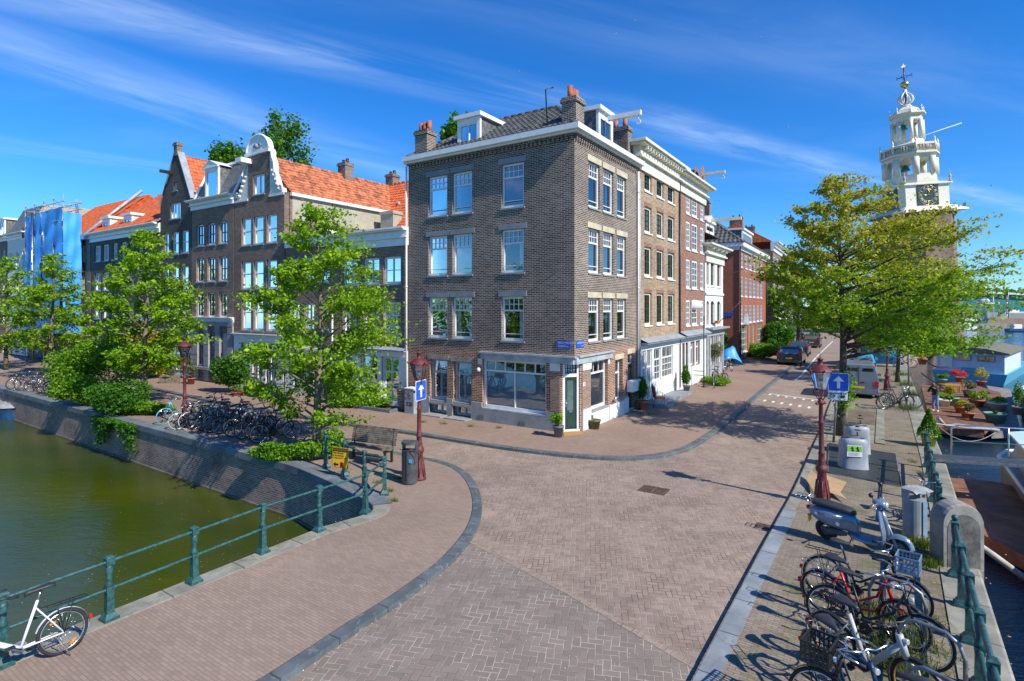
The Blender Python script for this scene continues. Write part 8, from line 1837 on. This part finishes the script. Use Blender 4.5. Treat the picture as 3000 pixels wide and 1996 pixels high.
for i, (pts, r_, lb, m) in enumerate((([G(2752, 1300, 0) + Vector((0, 0, .6)), G(2830, 1325, -1.0), G(2915, 1268, -.5)], .012, 'pale mooring rope from the quay to the grey barge', 'rope'), ([G(2735, 1240, .1), G(2800, 1252, -.9), G(2925, 1262, -.7)], .03, 'long thin pole lying along the terrace raft edge', 'rope'), ([G(2856, 1590, -.3), G(2885, 1606, -.6), G(2925, 1650, -.9), G(3010, 1700, -1.3)], .07, 'thick grey hose hanging from the concrete pier towards the water', 'hose'), ([G(2712, 1055, .2), G(2740, 1085, -.3), G(2775, 1075, -.2)], .05, 'black service hose sagging to the blue houseboat', 'rubber'), ([G(2700, 1095, .3), G(2775, 1145, -.4)], .04, 'dark handrail sloping down from the quay to the plant raft', 'black_metal'))):
    b = MB(); b.tube(pts if len(pts) < 3 else [pts[0] * (1 - t) ** 2 + pts[1] * 2 * t * (1 - t) + pts[-1] * t * t for t in [i / 12 for i in range(13)]], r_, 8); o = b.build('rope' if m == 'rope' else 'hose' if m in ('hose', 'rubber') else 'handrail', m); tag(o, lb, 'rope' if m == 'rope' else 'hose' if m in ('hose', 'rubber') else 'handrail')
# small tarpaulin covered boat at the left edge
o_ = G(20, 1222, ZW); sb = empty('small_boat', o_, 'small dark blue boat under a crumpled grey tarpaulin at the left edge', 'boat'); f = bframe((o_.x - 2.0, o_.y + .6), R(-16))
b = hull(MB(), f, 4.6, 1.8, ZW - .2, ZW + .55, 1.8); b.build('hull', 'hull_blue', sb)
b = MB(); b.smooth = True; nr = np.random.RandomState(2); b.grid([[f(4.3 * i / 12, (j / 6 - .5) * 1.8 * (1 - max(0, i / 12 - .6) ** 1.5 * 2.2), ZW + .62 + .32 * math.cos((j / 6 - .5) * 2.6) + nr.uniform(-.05, .05)) for j in range(7)] for i in range(13)]); b.build('tarpaulin', 'tarp_grey', sb)
b = MB(); b.tube([f(0, -.92, ZW + .6), f(2.6, -.95, ZW + .62), f(3.8, -.7, ZW + .7), f(4.62, 0, ZW + .85), f(3.8, .7, ZW + .7), f(2.6, .95, ZW + .62), f(0, .92, ZW + .6)], .035, 6); b.build('gunwale', 'black_metal', sb)

# ---------------------------------------------------------------- far side of the harbour
fq = cap('far_quay', [(119, 158), (136, 159), (230, 190), (330, 330), (120, 330)], 1.25, 'deck_grey')
b = MB(); pq = [(119, 159.4), (119, 158), (136, 158.9), (230, 190), (330, 330)]
for a, c in zip(pq, pq[1:]): b.face([(a[0], a[1], -3), (c[0], c[1], -3), (c[0], c[1], 1.25), (a[0], a[1], 1.25)])
o = b.build('quay_wall', 'brick_brown'); tag(o, 'far brown quay wall across the harbour', 'quay wall')
b = MB(); b.box((130, 156.5, -2), (139.5, 161, -.1)); base = b.build('mooring_block', 'concrete'); tag(base, 'stone block in the water under the pale lock tower', 'block')
lt = empty('lock_tower', (134, 158, -.1), 'pale blue grey round lock tower beside the far bridge', 'tower'); b = MB(); b.lathe([(1.35, 0), (1.35, 6.0), (1.5, 6.3), (1.45, 6.6), (1.0, 7.2), (.3, 7.4)], (134, 158, -.1), 20); b.build('shaft', 'cabin_white', lt); b = MB(); b.box((132.7, 156.3, 5.5), (135.9, 158, 5.9)); b.build('hood', 'sign_white', lt); b = MB(); b.lathe([(.3, 0), (.3, .1)], (0, 0, 0), 12, fr=lambda x, y, z: (134.2 + x, 156.6 - z, 1.2 + y)); b.build('porthole', 'ink_black', lt)
fb_ = empty('far_bridge', (125, 158, 0), 'low white girder bridge across the far water', 'bridge'); b = MB(); b.box((108, 157, .7), (132.6, 160, 1.3)); b.build('girder', 'sign_white', fb_); b = MB(); b.tube([(108, 157, 2.3), (132, 157, 2.3)], .07, 5); b.tube([(108, 157, 1.8), (132, 157, 1.8)], .05, 5); b.build('rail', 'steel', fb_)
for k in range(7): b = MB(); x = 110 + k * 3.6; b.tube([(x, 157, 1.3), (x, 157, 2.3)], .05, 5); b.build('post', 'steel', fb_)
nm = empty('museum_building', (385, 430, 0), 'huge sea green building with sloping pale roof edge on the horizon', 'building')
b = MB(); b.prism([(318, -1), (318, 17), (350, 15.5), (440, 10.5), (520, 6), (520, -1)], 430, 520, fr=lambda x, z, y: (x, y, z)); b.build('wall', 'copper_green', nm)
b = MB(); b.prism([(315, 17), (315, 18.4), (350, 17), (440, 12.2), (522, 7.6), (522, 6.1), (440, 10.6), (350, 15.6)], 427, 525, fr=lambda x, z, y: (x, y, z)); b.build('roof_edge', 'boat_roof', nm)
for k in range(4): b = MB(); x = 395 + k * 14; b.box((x, 429.5, 4.6), (x + 7, 429.9, 7.2)); b.build('window', 'glass_dark', nm)
nr = np.random.RandomState(8); q = np.stack([nr.uniform(470, 900, 5000), nr.uniform(600, 760, 5000), nr.uniform(-2, 1, 5000)], 1); q[:, 2] = 5 + (17 + 5 * np.sin(q[:, 0] * .02)) * nr.uniform(.2, 1, 5000) ** .4; o = leaves_mesh('far_trees', q, 7, 'leaf_poplar', 9); tag(o, 'far line of trees on the horizon beyond the harbour', 'trees', None, 'stuff')
for i, (x, d, h, m, lb) in enumerate(((2910, 165, 8.0, 'sign_white', 'white pole left of the others on the far quay'), (2954, 165, 9.0, 'steel', 'tallest grey pole on the far quay'), (2926, 180, 5.0, 'tail_red', 'short red and white mooring post on the far quay'), (2950, 182, 8.0, 'tail_red', 'tall red and white mooring post on the far quay'))):
    X = (x - CX) / FOC * d; r_ = empty('mooring_pole', (X, d, 1.2), lb, 'pole', 'poles on the far quay')
    if 'mooring post' in lb:
        for k in range(int(h)): b = MB(); b.tube([(X, d, 1.2 + k), (X, d, 2.2 + k)], .16, 6); b.build('band', 'tail_red' if k % 2 else 'sign_white', r_)
    else: b = MB(); b.tube([(X, d, 1.2), (X, d, 1.2 + h)], .12, 6); b.build('shaft', m, r_)
for i, (x, y, w, lb) in enumerate(((2985, 972, 6, 'dark work boat far out at the right edge'), (2975, 905, 14, 'white moored ship on the far side below the green building'), (2840, 968, 4, 'small white motorboat under the far bridge'))):
    p = G(x, y + 0, ZW) if y > 930 else Vector(((x - CX) / FOC * 290, 290, 1)); r_ = empty('boat', p, lb, 'boat'); f = bframe((p.x - w / 2, p.y), 0); b = hull(MB(), f, w, w * .28, p.z - .1, p.z + .8, w * .3); b.build('hull', 'hull_blue' if i == 0 else 'sign_white', r_); b = MB(); b.box((w * .2, -w * .1, p.z + .8), (w * .55, w * .1, p.z + 1.9), f); b.build('cabin', 'sign_white', r_)

# ---------------------------------------------------------------- people
def person(loc, rz, label, pose, jacket='black_cloth', trousers='jeans', hair='hair', H=1.72):
    root = proto('person', label, 'person'); k = H / 1.72
    def skin(name, verts, edges, rad, m, sub=2, parent=root):
        me = bpy.data.meshes.new(name); me.from_pydata([tuple(c * k for c in v) for v in verts], edges, []); o = bpy.data.objects.new(name, me); COL.objects.link(o); o.parent = parent
        me.materials.append(M[m]); md = o.modifiers.new('s', 'SKIN'); o.modifiers.new('u', 'SUBSURF').levels = sub; o.modifiers['u'].render_levels = sub
        sv = me.skin_vertices[0].data
        for i, r in enumerate(rad): sv[i].radius = (r * k, r * k) if not isinstance(r, tuple) else (r[0] * k, r[1] * k)
        sv[0].use_root = True
        dg = bpy.context.evaluated_depsgraph_get(); bpy.context.view_layer.update(); me2 = bpy.data.meshes.new_from_object(o.evaluated_get(dg)); o.modifiers.clear(); o.data = me2
        for p in me2.polygons: p.use_smooth = True
        return o
    J = dict(pel=(0, 0, .95), waist=(0, 0, 1.08), chest=(.0, 0, 1.3), neck=(0, 0, 1.47), head=(.02, 0, 1.58), top=(.01, 0, 1.68), lsh=(0, .17, 1.41), lel=(.0, .23, 1.15), lwr=(.08, .24, .92), lha=(.1, .24, .84), rsh=(0, -.17, 1.41), rel=(0, -.23, 1.15), rwr=(.08, -.24, .92), rha=(.1, -.24, .84), lhip=(0, .09, .9), lkn=(.03, .10, .5), lan=(0, .1, .1), lto=(.14, .11, .04), rhip=(0, -.09, .9), rkn=(.03, -.10, .5), ran=(0, -.1, .1), rto=(.14, -.11, .04)); J.update(pose)
    names = ['pel', 'waist', 'chest', 'neck', 'head', 'top', 'lsh', 'lel', 'lwr', 'lha', 'rsh', 'rel', 'rwr', 'rha', 'lhip', 'lkn', 'lan', 'lto', 'rhip', 'rkn', 'ran', 'rto']
    E = [(0, 1), (1, 2), (2, 3), (3, 4), (4, 5), (2, 6), (6, 7), (7, 8), (8, 9), (2, 10), (10, 11), (11, 12), (12, 13), (0, 14), (14, 15), (15, 16), (16, 17), (0, 18), (18, 19), (19, 20), (20, 21)]
    rd = [.12, .105, (.10, .13), .045, .085, .06, .055, .042, .03, .028, .055, .042, .03, .028, .08, .055, .038, .03, .08, .055, .038, .03]
    body = skin('body', [J[n] for n in names], E, rd, 'skin')
    for s_, w, h_ in (('l', 'lwr', 'lha'), ('r', 'rwr', 'rha')):
        a, c = Vector(J[w]), Vector(J[h_]); d = (c - a).normalized(); sd = d.orthogonal().normalized()
        vs, es, rr = [tuple(c)], [], [.024]
        for q in range(4): o1 = c + sd * (q - 1.5) * .018; L_ = (.06, .07, .065, .05)[q]; i0 = len(vs); vs += [tuple(o1 + d * .02), tuple(o1 + d * (.02 + L_ * .5)), tuple(o1 + d * (.02 + L_) + d.cross(sd) * .015)]; es += [(0, i0), (i0, i0 + 1), (i0 + 1, i0 + 2)]; rr += [.010, .009, .008]
        i0 = len(vs); vs += [tuple(c + sd * .035), tuple(c + sd * .05 + d * .035)]; es += [(0, i0), (i0, i0 + 1)]; rr += [.011, .009]
        skin('hand', vs, es, rr, 'skin', 1)
    jn = ['waist', 'chest', 'neck', 'lsh', 'lel', 'lwr', 'rsh', 'rel', 'rwr', 'pel']; je = [(0, 1), (1, 2), (1, 3), (3, 4), (4, 5), (1, 6), (6, 7), (7, 8), (0, 9)]
    skin('jacket', [J[n] for n in jn], je, [.14, (.125, .155), .065, .075, .06, .048, .075, .06, .048, .145], jacket)
    tn = ['pel', 'lhip', 'lkn', 'lan', 'rhip', 'rkn', 'ran']; skin('trousers', [J[n] for n in tn], [(0, 1), (1, 2), (2, 3), (0, 4), (4, 5), (5, 6)], [.135, .10, .075, .06, .10, .075, .06], trousers)
    for s_ in 'lr': a, c = Vector(J[s_ + 'an']), Vector(J[s_ + 'to']); skin('shoe', [tuple(a - Vector((.03, 0, .05))), tuple((a + c) / 2 - Vector((0, 0, .015))), tuple(c)], [(0, 1), (1, 2)], [.05, .045, .035], 'white_cloth', 1)
    h = Vector(J['head']); hd = Vector(J['top']) - h; fw = Vector(J.get('face', (1, 0, 0)))
    b = MB(); c = (h + hd * .35 - fw * .02) * k
    b.lathe([(.02, .13), (.075, .10), (.102, .04), (.104, -.02), (.095, -.08), (.06, -.13)], (c.x, c.y, c.z), 12); o = b.build('hair', hair, None); o.parent = root
    b = MB(); up = Vector((0, 0, 1)); sd = fw.cross(up).normalized()
    fc = h * k + fw * .085 * k; b.ball(tuple(fc + up * .0), .016, 6); b.box(tuple(fc + sd * .02 - up * .05 - fw * .01), tuple(fc - sd * .02 - up * .042 + fw * .004)); o = b.build('nose_and_mouth', 'skin', None); o.parent = root
    for q in (-1, 1): b = MB(); b.ball(tuple(fc + sd * .03 * q + up * .03 - fw * .012), .011, 6); o = b.build('eye', 'ink_black', None); o.parent = root; b = MB(); b.ball(tuple(h * k + sd * .088 * q), .025, 6); o = b.build('ear', 'skin', None); o.parent = root
    root.location = loc; root.rotation_euler.z = rz; return root
pr_ = G(2741, 1206, -1.1)
person(pr_, R(200), 'person in black jacket and light jeans standing on the plant raft', dict(chest=(.10, 0, 1.27), neck=(.17, 0, 1.42), head=(.23, 0, 1.51), top=(.25, 0, 1.61), lsh=(.12, .17, 1.38), rsh=(.12, -.17, 1.38), lel=(.3, .26, 1.28), lwr=(.5, .28, 1.38), lha=(.58, .28, 1.41), rel=(.2, -.27, 1.12), rwr=(.38, -.2, 1.08), rha=(.46, -.17, 1.08), lkn=(.06, .12, .5), lan=(.02, .14, .1), lto=(.16, .16, .04), rkn=(.02, -.13, .5), ran=(-.06, -.14, .1), rto=(.08, -.16, .04)))
person(G(2350, 1010), R(240), 'person in dark clothes standing by the grey post far down the street', dict(lel=(.05, .26, 1.15), lwr=(.2, .2, 1.05), lha=(.27, .17, 1.05)), trousers='black_cloth')

# ---------------------------------------------------------------- pots, doorstep things, plants
def potted(loc, r, h, potm, leafm, pr, ph, n, label, leaf=.05, seed=1, group=None, lumps=6, square=False):
    root = empty('potted_plant', loc, label, 'potted plant', group); b = MB()
    if square: b.box((loc[0] - r, loc[1] - r * .6, loc[2]), (loc[0] + r, loc[1] + r * .6, loc[2] + h))
    else: b.lathe([(r * .72, 0), (r * .98, h * .85), (r * 1.08, h * .86), (r * 1.08, h), (r * .92, h), (r * .88, h * .9)], loc, 16)
    b.build('pot', potm, root); b = MB(); b.lathe([(r * .85, h * .88), (.01, h * .93)], loc, 12); b.build('soil', 'soil', root)
    if n: bush('', (loc[0], loc[1], loc[2] + h), pr, pr, ph, n, leafm, '', leaf, seed, parent=root, stems=False, lumps=lumps)
    b = MB(); l = Vector(loc)
    for k in range(4): a = k * 1.6; b.tube([l + Vector((0, 0, h * .9)), l + Vector((math.cos(a) * pr * .3, math.sin(a) * pr * .3, h + ph * .5))], .01, 4)
    b.build('stems', 'bark', root); return root
potted(G(1636, 1280), .2, .42, 'pot_grey', 'leaf_bright', .3, .5, 900, 'grey pot with leafy green plant left of the corner door', .06, 31)
potted(G(1742, 1256), .24, .36, 'pot_olive', 'leaf_bright', .1, .05, 30, 'olive glazed pot beside the white plinth, nearly empty', .04, 32)
potted(G(1884, 1200), .27, .42, 'pot_clay', 'leaf_dark', .38, 1.15, 2600, 'terracotta pot with rounded dark shrub between corner house and ochre house', .07, 33, lumps=10)
b = MB(); dm = [G(1648, 1262), G(1694, 1256), G(1712, 1272), G(1652, 1279)]; b.prism(dm, .002, .02); o = b.build('doormat', 'doormat'); tag(o, 'orange brown doormat in front of the corner door', 'doormat')
# stone stoop and garden of the right row
b = MB()
st_ = empty('front_steps', FR(UR + 1.2, .6, 0), 'grey stone steps and landing before the ochre brick house', 'steps')
b = MB(); bx(b, FR, UR + .5, FR.u(1975), .02, 1.0, 0, .16); b.build('landing', 'bluestone', st_)
b = MB(); bx(b, FR, UR + .6, UR + 1.7, 1.002, 1.35, 0, .08); b.build('step', 'bluestone', st_)
ch = empty('garden_chair', FR(FR.u(1938, .9), .75, .16), 'black wrought iron garden chair with bright orange cushion', 'chair'); o_ = FR(FR.u(1938, .9), .75, .16); f = bframe((o_.x, o_.y), math.atan2(FR.n.y, FR.n.x) + .5)
b = MB(); b.box((-.24, -.25, .42), (.26, .25, .5), f); b.build('seat_cushion', 'orange', ch); b = MB(); b.grid([[f(-.22 - z * .1, y, .5 + z), f(-.14 - z * .1, y, .5 + z)] for z, y in ((0, -.24), (.45, -.24), (.45, .24), (0, .24))], True, True); b.build('back_cushion', 'orange', ch)
for y in (-.26, .26):
    b = MB(); b.tube([f(.25, y, 0), f(.24, y, .42), f(-.22, y, .42), f(-.3, y, 0)], .014, 5); b.build('leg', 'black_metal', ch)
b = MB(); b.tube([f(-.2, -.26, .4), f(-.3, -.26, 1.0), f(-.3, 0, 1.12), f(-.3, .26, 1.0), f(-.2, .26, .4)], .014, 6)
for y in (-.12, .12): b.tube([f(-.22, y, .42), f(-.3, y, 1.06)], .01, 5)
b.build('back_frame', 'black_metal', ch); b = MB(); 
for y in (-.27, .27): b = MB(); b.tube([f(-.24, y, .7), f(.0, y, .72), f(.24, y, .66), f(.25, y, .42)], .012, 5); b.build('armrest', 'black_metal', ch)
gf = empty('iron_railing', FR(FR.u(1985), 1, 0), 'low black iron railing with tall thin post beside the small front garden', 'railing')
p = G(2062, 1134); b = MB(); b.tube([p, p + Vector((0, 0, 4.3))], .035, 6); b.lathe([(.16, 0), (.16, .04)], p, 8); b.build('tall_post', 'black_metal', gf)
q = FR(FR.u(2020), .25, 0); b = MB()
for z in (.95, .7): b.tube([q + Vector((0, 0, z)), Vector((p.x, p.y, z))], .02, 5)
b.build('bars', 'black_metal', gf)
gc = FR(FR.u(2046), 1.1, 0)
bush('front_garden', gc, .8, 1.6, .5, 2600, 'leaf_bright', 'small green front garden bed at the red brown house', leaf=.1, seed=34, cat='garden', lumps=12, stems=False)
potted(FR(FR.u(1975), .7, .16), .2, .3, 'pot_grey', 'leaf_dark', .35, 1.2, 1500, 'dark leafy plant in a grey pot beside the orange cushioned chair', .07, 35)
oc = G(2091, 1102); olv = empty('olive_tree', oc, 'small round crowned olive tree in front of the dark shopfront', 'tree'); b = MB(); b.tube([oc, oc + Vector((.02, 0, .9)), oc + Vector((0, .1, 1.5))], .05, 6)
for k in range(6): a = k * 1.05; b.tube([oc + Vector((0, 0, 1.2)), oc + Vector((math.cos(a) * .4, math.sin(a) * .4, 1.9))], .02, 5)
b.build('trunk', 'bark', olv); bush('', oc + Vector((0, 0, 1.15)), .72, .72, 1.25, 2200, 'leaf_olive', '', .08, 36, parent=olv, stems=False, lumps=10)
g_ = G(2140, 1072); o = bush('blue_tarpaulin_heap', g_, .1, .1, .1, 10, 'leaf_dark', 'bright blue tarpaulin heap against the red brick side wall', leaf=.02, seed=37, cat='tarpaulin', lumps=1, stems=False)
b = MB(); b.smooth = True; nr = np.random.RandomState(5); b.grid([[(g_.x + (i / 8 - .5) * 1.7, g_.y + (j / 5 - .5) * .8, 0.02 + 1.7 * math.sin(math.pi * (.1 + .8 * i / 8)) * math.sin(math.pi * (.12 + .76 * j / 5)) + nr.uniform(-.28, .2) * (j > 0)) for i in range(9)] for j in range(6)]); b.build('cover', 'tarp_blue', o)
P4 = F4(.0, -.9, 0); bush('side_creeper', F4(-.35, -1.6, 0), .45, 1.2, 3.2, 2600, 'leaf_poplar', 'dark spiky creeper on the side wall above the blue tarpaulin', leaf=.3, seed=38, cat='creeper', stems=False)
# left row: planters, pots, cabinet, bench
for i, (x, y, r, h, pm, lm, pw, ph, lb) in enumerate(((560, 1126, .22, .4, 'pot_orange', 'leaf_olive', .4, 1.0, 'orange clay pot with pale plant beside the grey stone front'), (699, 1158, .35, .22, 'pot_clay', 'leaf_olive', .35, .35, 'wide clay bowl with grey green plant, leftmost of the low pots'), (722, 1160, .2, .28, 'yellow_paint', 'leaf_yellow', .2, .25, 'yellow pot among the low pots before the big elm'), (747, 1163, .22, .3, 'blue_pot', 'leaf_dark', .25, .3, 'blue pot among the low pots before the big elm'), (768, 1160, .26, .3, 'pot_orange', 'petal_red', .25, .3, 'orange pot with red flowers, right of the blue pot'), (977, 1192, .24, .32, 'pot_clay', 'leaf_dark', .1, .1, 'clay pot standing by the grey door left of the red door'), (968, 1182, .22, .85, 'blue_pot', 'leaf_dark', .3, .5, 'tall blue barrel planter beside the grey door'))):
    potted(G(x, y), r, h, pm, lm, pw, ph, 350, lb, .09, 60 + i, 'pots along the left house fronts')
potted(G(497, 1122), .5, .5, 'wood_grey', 'leaf_olive', .45, .35, 500, 'weathered wooden box planter in front of the glass shopfront', .1, 70, square=True)
b = MB(); b.ball((0, 0, .3), .28, 10, 1.1); o = b.build('bag', 'pot_teal', None, loc=G(797, 1170)); tag(o, 'turquoise bag standing by the left house fronts', 'bag')
sbn = empty('garden_bench', G(420, 1100), 'orange wooden bench half hidden by the yellow shrub', 'bench'); 
p = G(445, 1104); f = bframe((p.x, p.y), math.atan2(FL.d.y, FL.d.x))
b = MB(); b.box((-1.3, -.2, .42), (1.3, .2, .48), f); b.build('seat', 'orange', sbn); b = MB(); b.box((-1.3, -.24, .8), (1.3, -.19, .95), f); b.build('backrest', 'orange', sbn)
for x in (-1.1, 1.1): b = MB(); b.box((x - .04, -.2, 0), (x + .04, .2, .42), f); b.build('leg', 'black_metal', sbn)
cbp = FL(UL - .62, .35, 0); cab = empty('utility_cabinet', cbp, 'pale utility cabinet covered in black scrawled tags at the corner house', 'cabinet')
b = MB(); bx(b, FL, UL - .85, UL - .28, .1, .55, 0, 1.12); o = b.build('body', 'container_grey', cab); b = MB(); bx(b, FL, UL - .87, UL - .26, .08, .57, 1.12, 1.16); b.build('lid', 'sign_white', cab)
f = lambda x, y, z: FL(UL - .57 - x, .552 + abs(y), .42 + z); text_part('320', .26, f, 'graffiti', 'ink_black', o, .001, bold=.006)
f = lambda x, y, z: FL(UL - .278 + 0 * y + abs(y) * 0, .32 + x * 0 + z * .0, .6) ; b = MB()
b.tube([FL(UL - .3 - .1 * math.sin(i * 1.3), .556, .62 + .05 * i + .03 * math.cos(i * 2.1)) for i in range(9)], .008, 4); b.tube([FL(UL - .55 - .1 * math.sin(i * 1.9), .556, .66 + .045 * i) for i in range(8)], .008, 4); b.build('graffiti', 'ink_black', o)
pal = empty('pallet', FL(UL + .1, .6, 0), 'stack of grey wooden slats leaning at the joint of corner house and low house', 'pallet'); b = MB()
for k in range(8): bx(b, FL, UL - .2, UL + .35, .25 + .02 * k, .30 + .02 * k, .1 + k * .13, .2 + k * .13)
b.build('slats', 'wood_grey', pal); b = MB(); b.tube([FL(UL + .05, .24, 0), FL(UL + .05, .4, 1.2)], .03, 4); b.build('batten', 'wood_grey', pal)
# quay things on the right: fir in lime pot, cabinets, advertising column, posts
fp = G(2721, 1308); fir = empty('potted_fir', fp, 'small fir tree in a lime green pot by the quay railing', 'potted tree'); b = MB(); b.lathe([(.17, 0), (.24, .36), (.26, .36), (.26, .4), (.2, .38)], fp, 14); b.build('pot', 'pot_lime', fir); b = MB(); b.tube([fp, fp + Vector((0, 0, 1.25))], .02, 5); b.build('trunk', 'bark', fir)
nr = np.random.RandomState(12); n = 2600; t = nr.rand(n) ** .7; a = nr.rand(n) * 6.28; rr = .42 * (1 - t) * nr.uniform(.3, 1, n) ** .5; leaves_mesh('needles', np.stack([fp.x + rr * np.cos(a), fp.y + rr * np.sin(a), fp.z + .4 + t * .9 - rr * .2], 1), .05, 'leaf_poplar', 12, fir)
for i, (x, y, r, h, pm, lm, pw, ph, zz_, lb) in enumerate(((2760, 1130, .3, .5, 'pot_teal', 'leaf_bright', .35, .4, -1.1, 'teal bucket with fresh green plant at the back left of the raft'), (2765, 1190, .35, .4, 'sign_white', 'leaf_bright', .45, .45, -1.1, 'white tub with low bright leaves right of the standing person'), (2788, 1188, .35, .5, 'pot_teal', 'leaf_yellow', .35, .8, -1.1, 'teal tub with yellow green shrub behind the white tub'), (2812, 1120, .3, .4, 'pot_clay', 'petal_red', .6, .6, -1.1, 'mass of bright red flowers in a clay pot on the raft'), (2840, 1165, .35, .45, 'pot_grey', 'leaf_olive', .45, .9, -1.1, 'tall thin olive coloured plant in the middle of the raft'), (2862, 1190, .4, .4, 'pot_clay', 'leaf_bright', .6, .6, -1.1, 'clay pot with wide yellow green leaves on the right of the raft'), (2922, 1200, .45, .4, 'sign_white', 'leaf_bright', .45, .4, -1.1, 'oval white tub with grass like plant on the landing stage'), (2916, 1236, .48, .45, 'pot_teal', 'leaf_dark', .1, .1, -1.1, 'large teal tub at the right front of the raft'), (2875, 1130, .3, .35, 'pot_clay', 'leaf_yellow', .6, 1.1, -1.1, 'yellow leaved shrub in clay pot behind the tall olive one'), (2815, 1210, .3, .35, 'pot_orange', 'leaf_yellow', .3, .4, -1.1, 'small orange pot near the front middle of the raft'), (2835, 1225, .3, .3, 'pot_clay', 'leaf_olive', .3, .5, -1.1, 'low clay pot at the raft front with thin sprigs'), (2985, 1215, .3, .4, 'pot_grey', 'leaf_poplar', .3, 1.2, -.55, 'dark bare shrub in a grey pot on the white barge'), (2702, 1068, .35, .5, 'pot_clay', 'leaf_yellow', .5, .6, .0, 'clay pot with yellowish plant on the far quay edge'))):
    potted(G(x, y, zz_), r, h, pm, lm, pw, ph, 420, lb, .085, 80 + i, 'potted plants on the raft', lumps=5)
cr = G(2795, 1150, -1.1); tbl = empty('raft_table', cr, 'low brown wooden table between the plants on the raft', 'table'); b = MB(); b.box((cr.x - .8, cr.y - .4, cr.z + .5), (cr.x + .8, cr.y + .4, cr.z + .56)); b.build('tabletop', 'wood_honey', tbl)
for x, y in ((-.7, -.35), (.7, -.35), (-.7, .35), (.7, .35)): b = MB(); b.box((cr.x + x - .03, cr.y + y - .03, cr.z), (cr.x + x + .03, cr.y + y + .03, cr.z + .5)); b.build('leg', 'wood_honey', tbl)
p = G(2577, 1070); ac = empty('advertising_column', p, 'wide blue painted round kiosk on the quay under the elms', 'kiosk'); b = MB(); b.lathe([(1.35, .2), (1.35, 2.9)], p, 28); b.build('drum', 'blue_mural', ac); b = MB(); b.lathe([(1.45, 0), (1.5, .05), (1.5, .2), (1.35, .22)], p, 28); b.build('base', 'concrete', ac); b = MB(); b.lathe([(1.4, 2.9), (1.5, 2.95), (1.45, 3.1), (.2, 3.3)], p, 28); b.build('roof', 'lead', ac)
p = G(2662, 1160); gp = empty('lamp_pole', p, 'thin grey pole with a flat box light on the quay edge', 'pole'); b = MB(); b.tube([p, p + Vector((0, 0, 3.1))], .05, 8); b.build('pole', 'steel', gp); b = MB(); b.box((p.x - .22, p.y - .12, 3.1), (p.x + .2, p.y + .12, 3.25)); b.build('light_box', 'bin_grey', gp)
b = MB(); b.box((-.35, -.2, 0), (.35, .2, .55)); b.box((-.38, -.23, .55), (.38, .23, .6)); o = b.build('storage_box', 'crate_blue', None, loc=G(2648, 1160)); tag(o, 'blue grey storage box beside the thin grey pole', 'box')
for x, y, h, col_, lb in ((2312, 1012, 2.6, 'sign_yellow', 'blue and yellow parking sign by the far shopfronts'), (2400, 1000, 2.8, 'sign_yellow', 'blue and yellow sign standing beyond the farthest grey car')):
    p = G(x, y); r_ = empty('parking_sign', p, lb, 'sign', 'blue and yellow signs far down the street'); b = MB(); b.tube([p, p + Vector((0, 0, h))], .04, 6); b.build('pole', 'steel', r_); b = MB(); b.box((p.x - .3, p.y - .06, h - .1), (p.x + .3, p.y - .045, h + .6)); b.build('blue_plate', 'sign_blue', r_); b = MB(); b.box((p.x - .3, p.y - .06, h - .8), (p.x + .3, p.y - .045, h - .15)); b.build('yellow_plate', col_, r_)
p = G(2345, 1018); b = MB(); b.tube([p, p + Vector((0, 0, 3.4))], .07, 8); o = b.build('grey_post', 'steel'); tag(o, 'plain grey post beside the dark clothed person down the street', 'post')
# tree pit, kerbs and patches on the quay
o = flat('tree_pit_soil', [G(2480, 1238), G(2562, 1246), G(2562, 1208), G(2490, 1200)], .008, 'soil')
o = flat('cobble_patch', [G(2420, 1290), G(2560, 1300), G(2563, 1247), G(2440, 1236)], .006, 'coping_stone')
ribbon('pit_kerb', [G(2562, 1300), G(2568, 1200)], .3, -.02, .03, 'coping_stone', -1)
# gulls
for i, (x, y) in enumerate(((1803, 98), (1521, 209), (2226, 109), (2310, 372), (2905, 545), (2844, 545), (2150, 450), (1860, 60), (2100, 590))):
    d = 120; c = Vector(((x - CX) / FOC * d, d, CAMZ + (HY - y) / FOC * d)); b = MB(); s_ = .45; b.smooth = True
    b.tube([(-.22, 0, 0), (0, 0, 0), (.2, 0, .02)], .06, 6, rs=[.02, .07, .03]); b.face([(-.08, 0, .03), (.08, 0, .03), (.04, .35, .16), (-.1, .6, .08), (-.14, .3, .14)]); b.face([(-.08, 0, .03), (.08, 0, .03), (.04, -.35, .16), (-.1, -.6, .08), (-.14, -.3, .14)])
    o = b.build('gull', 'sign_white'); o.location = c; o.rotation_euler = (0, 0, i * 1.3); tag(o, 'white gull gliding high in the blue sky', 'bird', 'gulls in the sky')
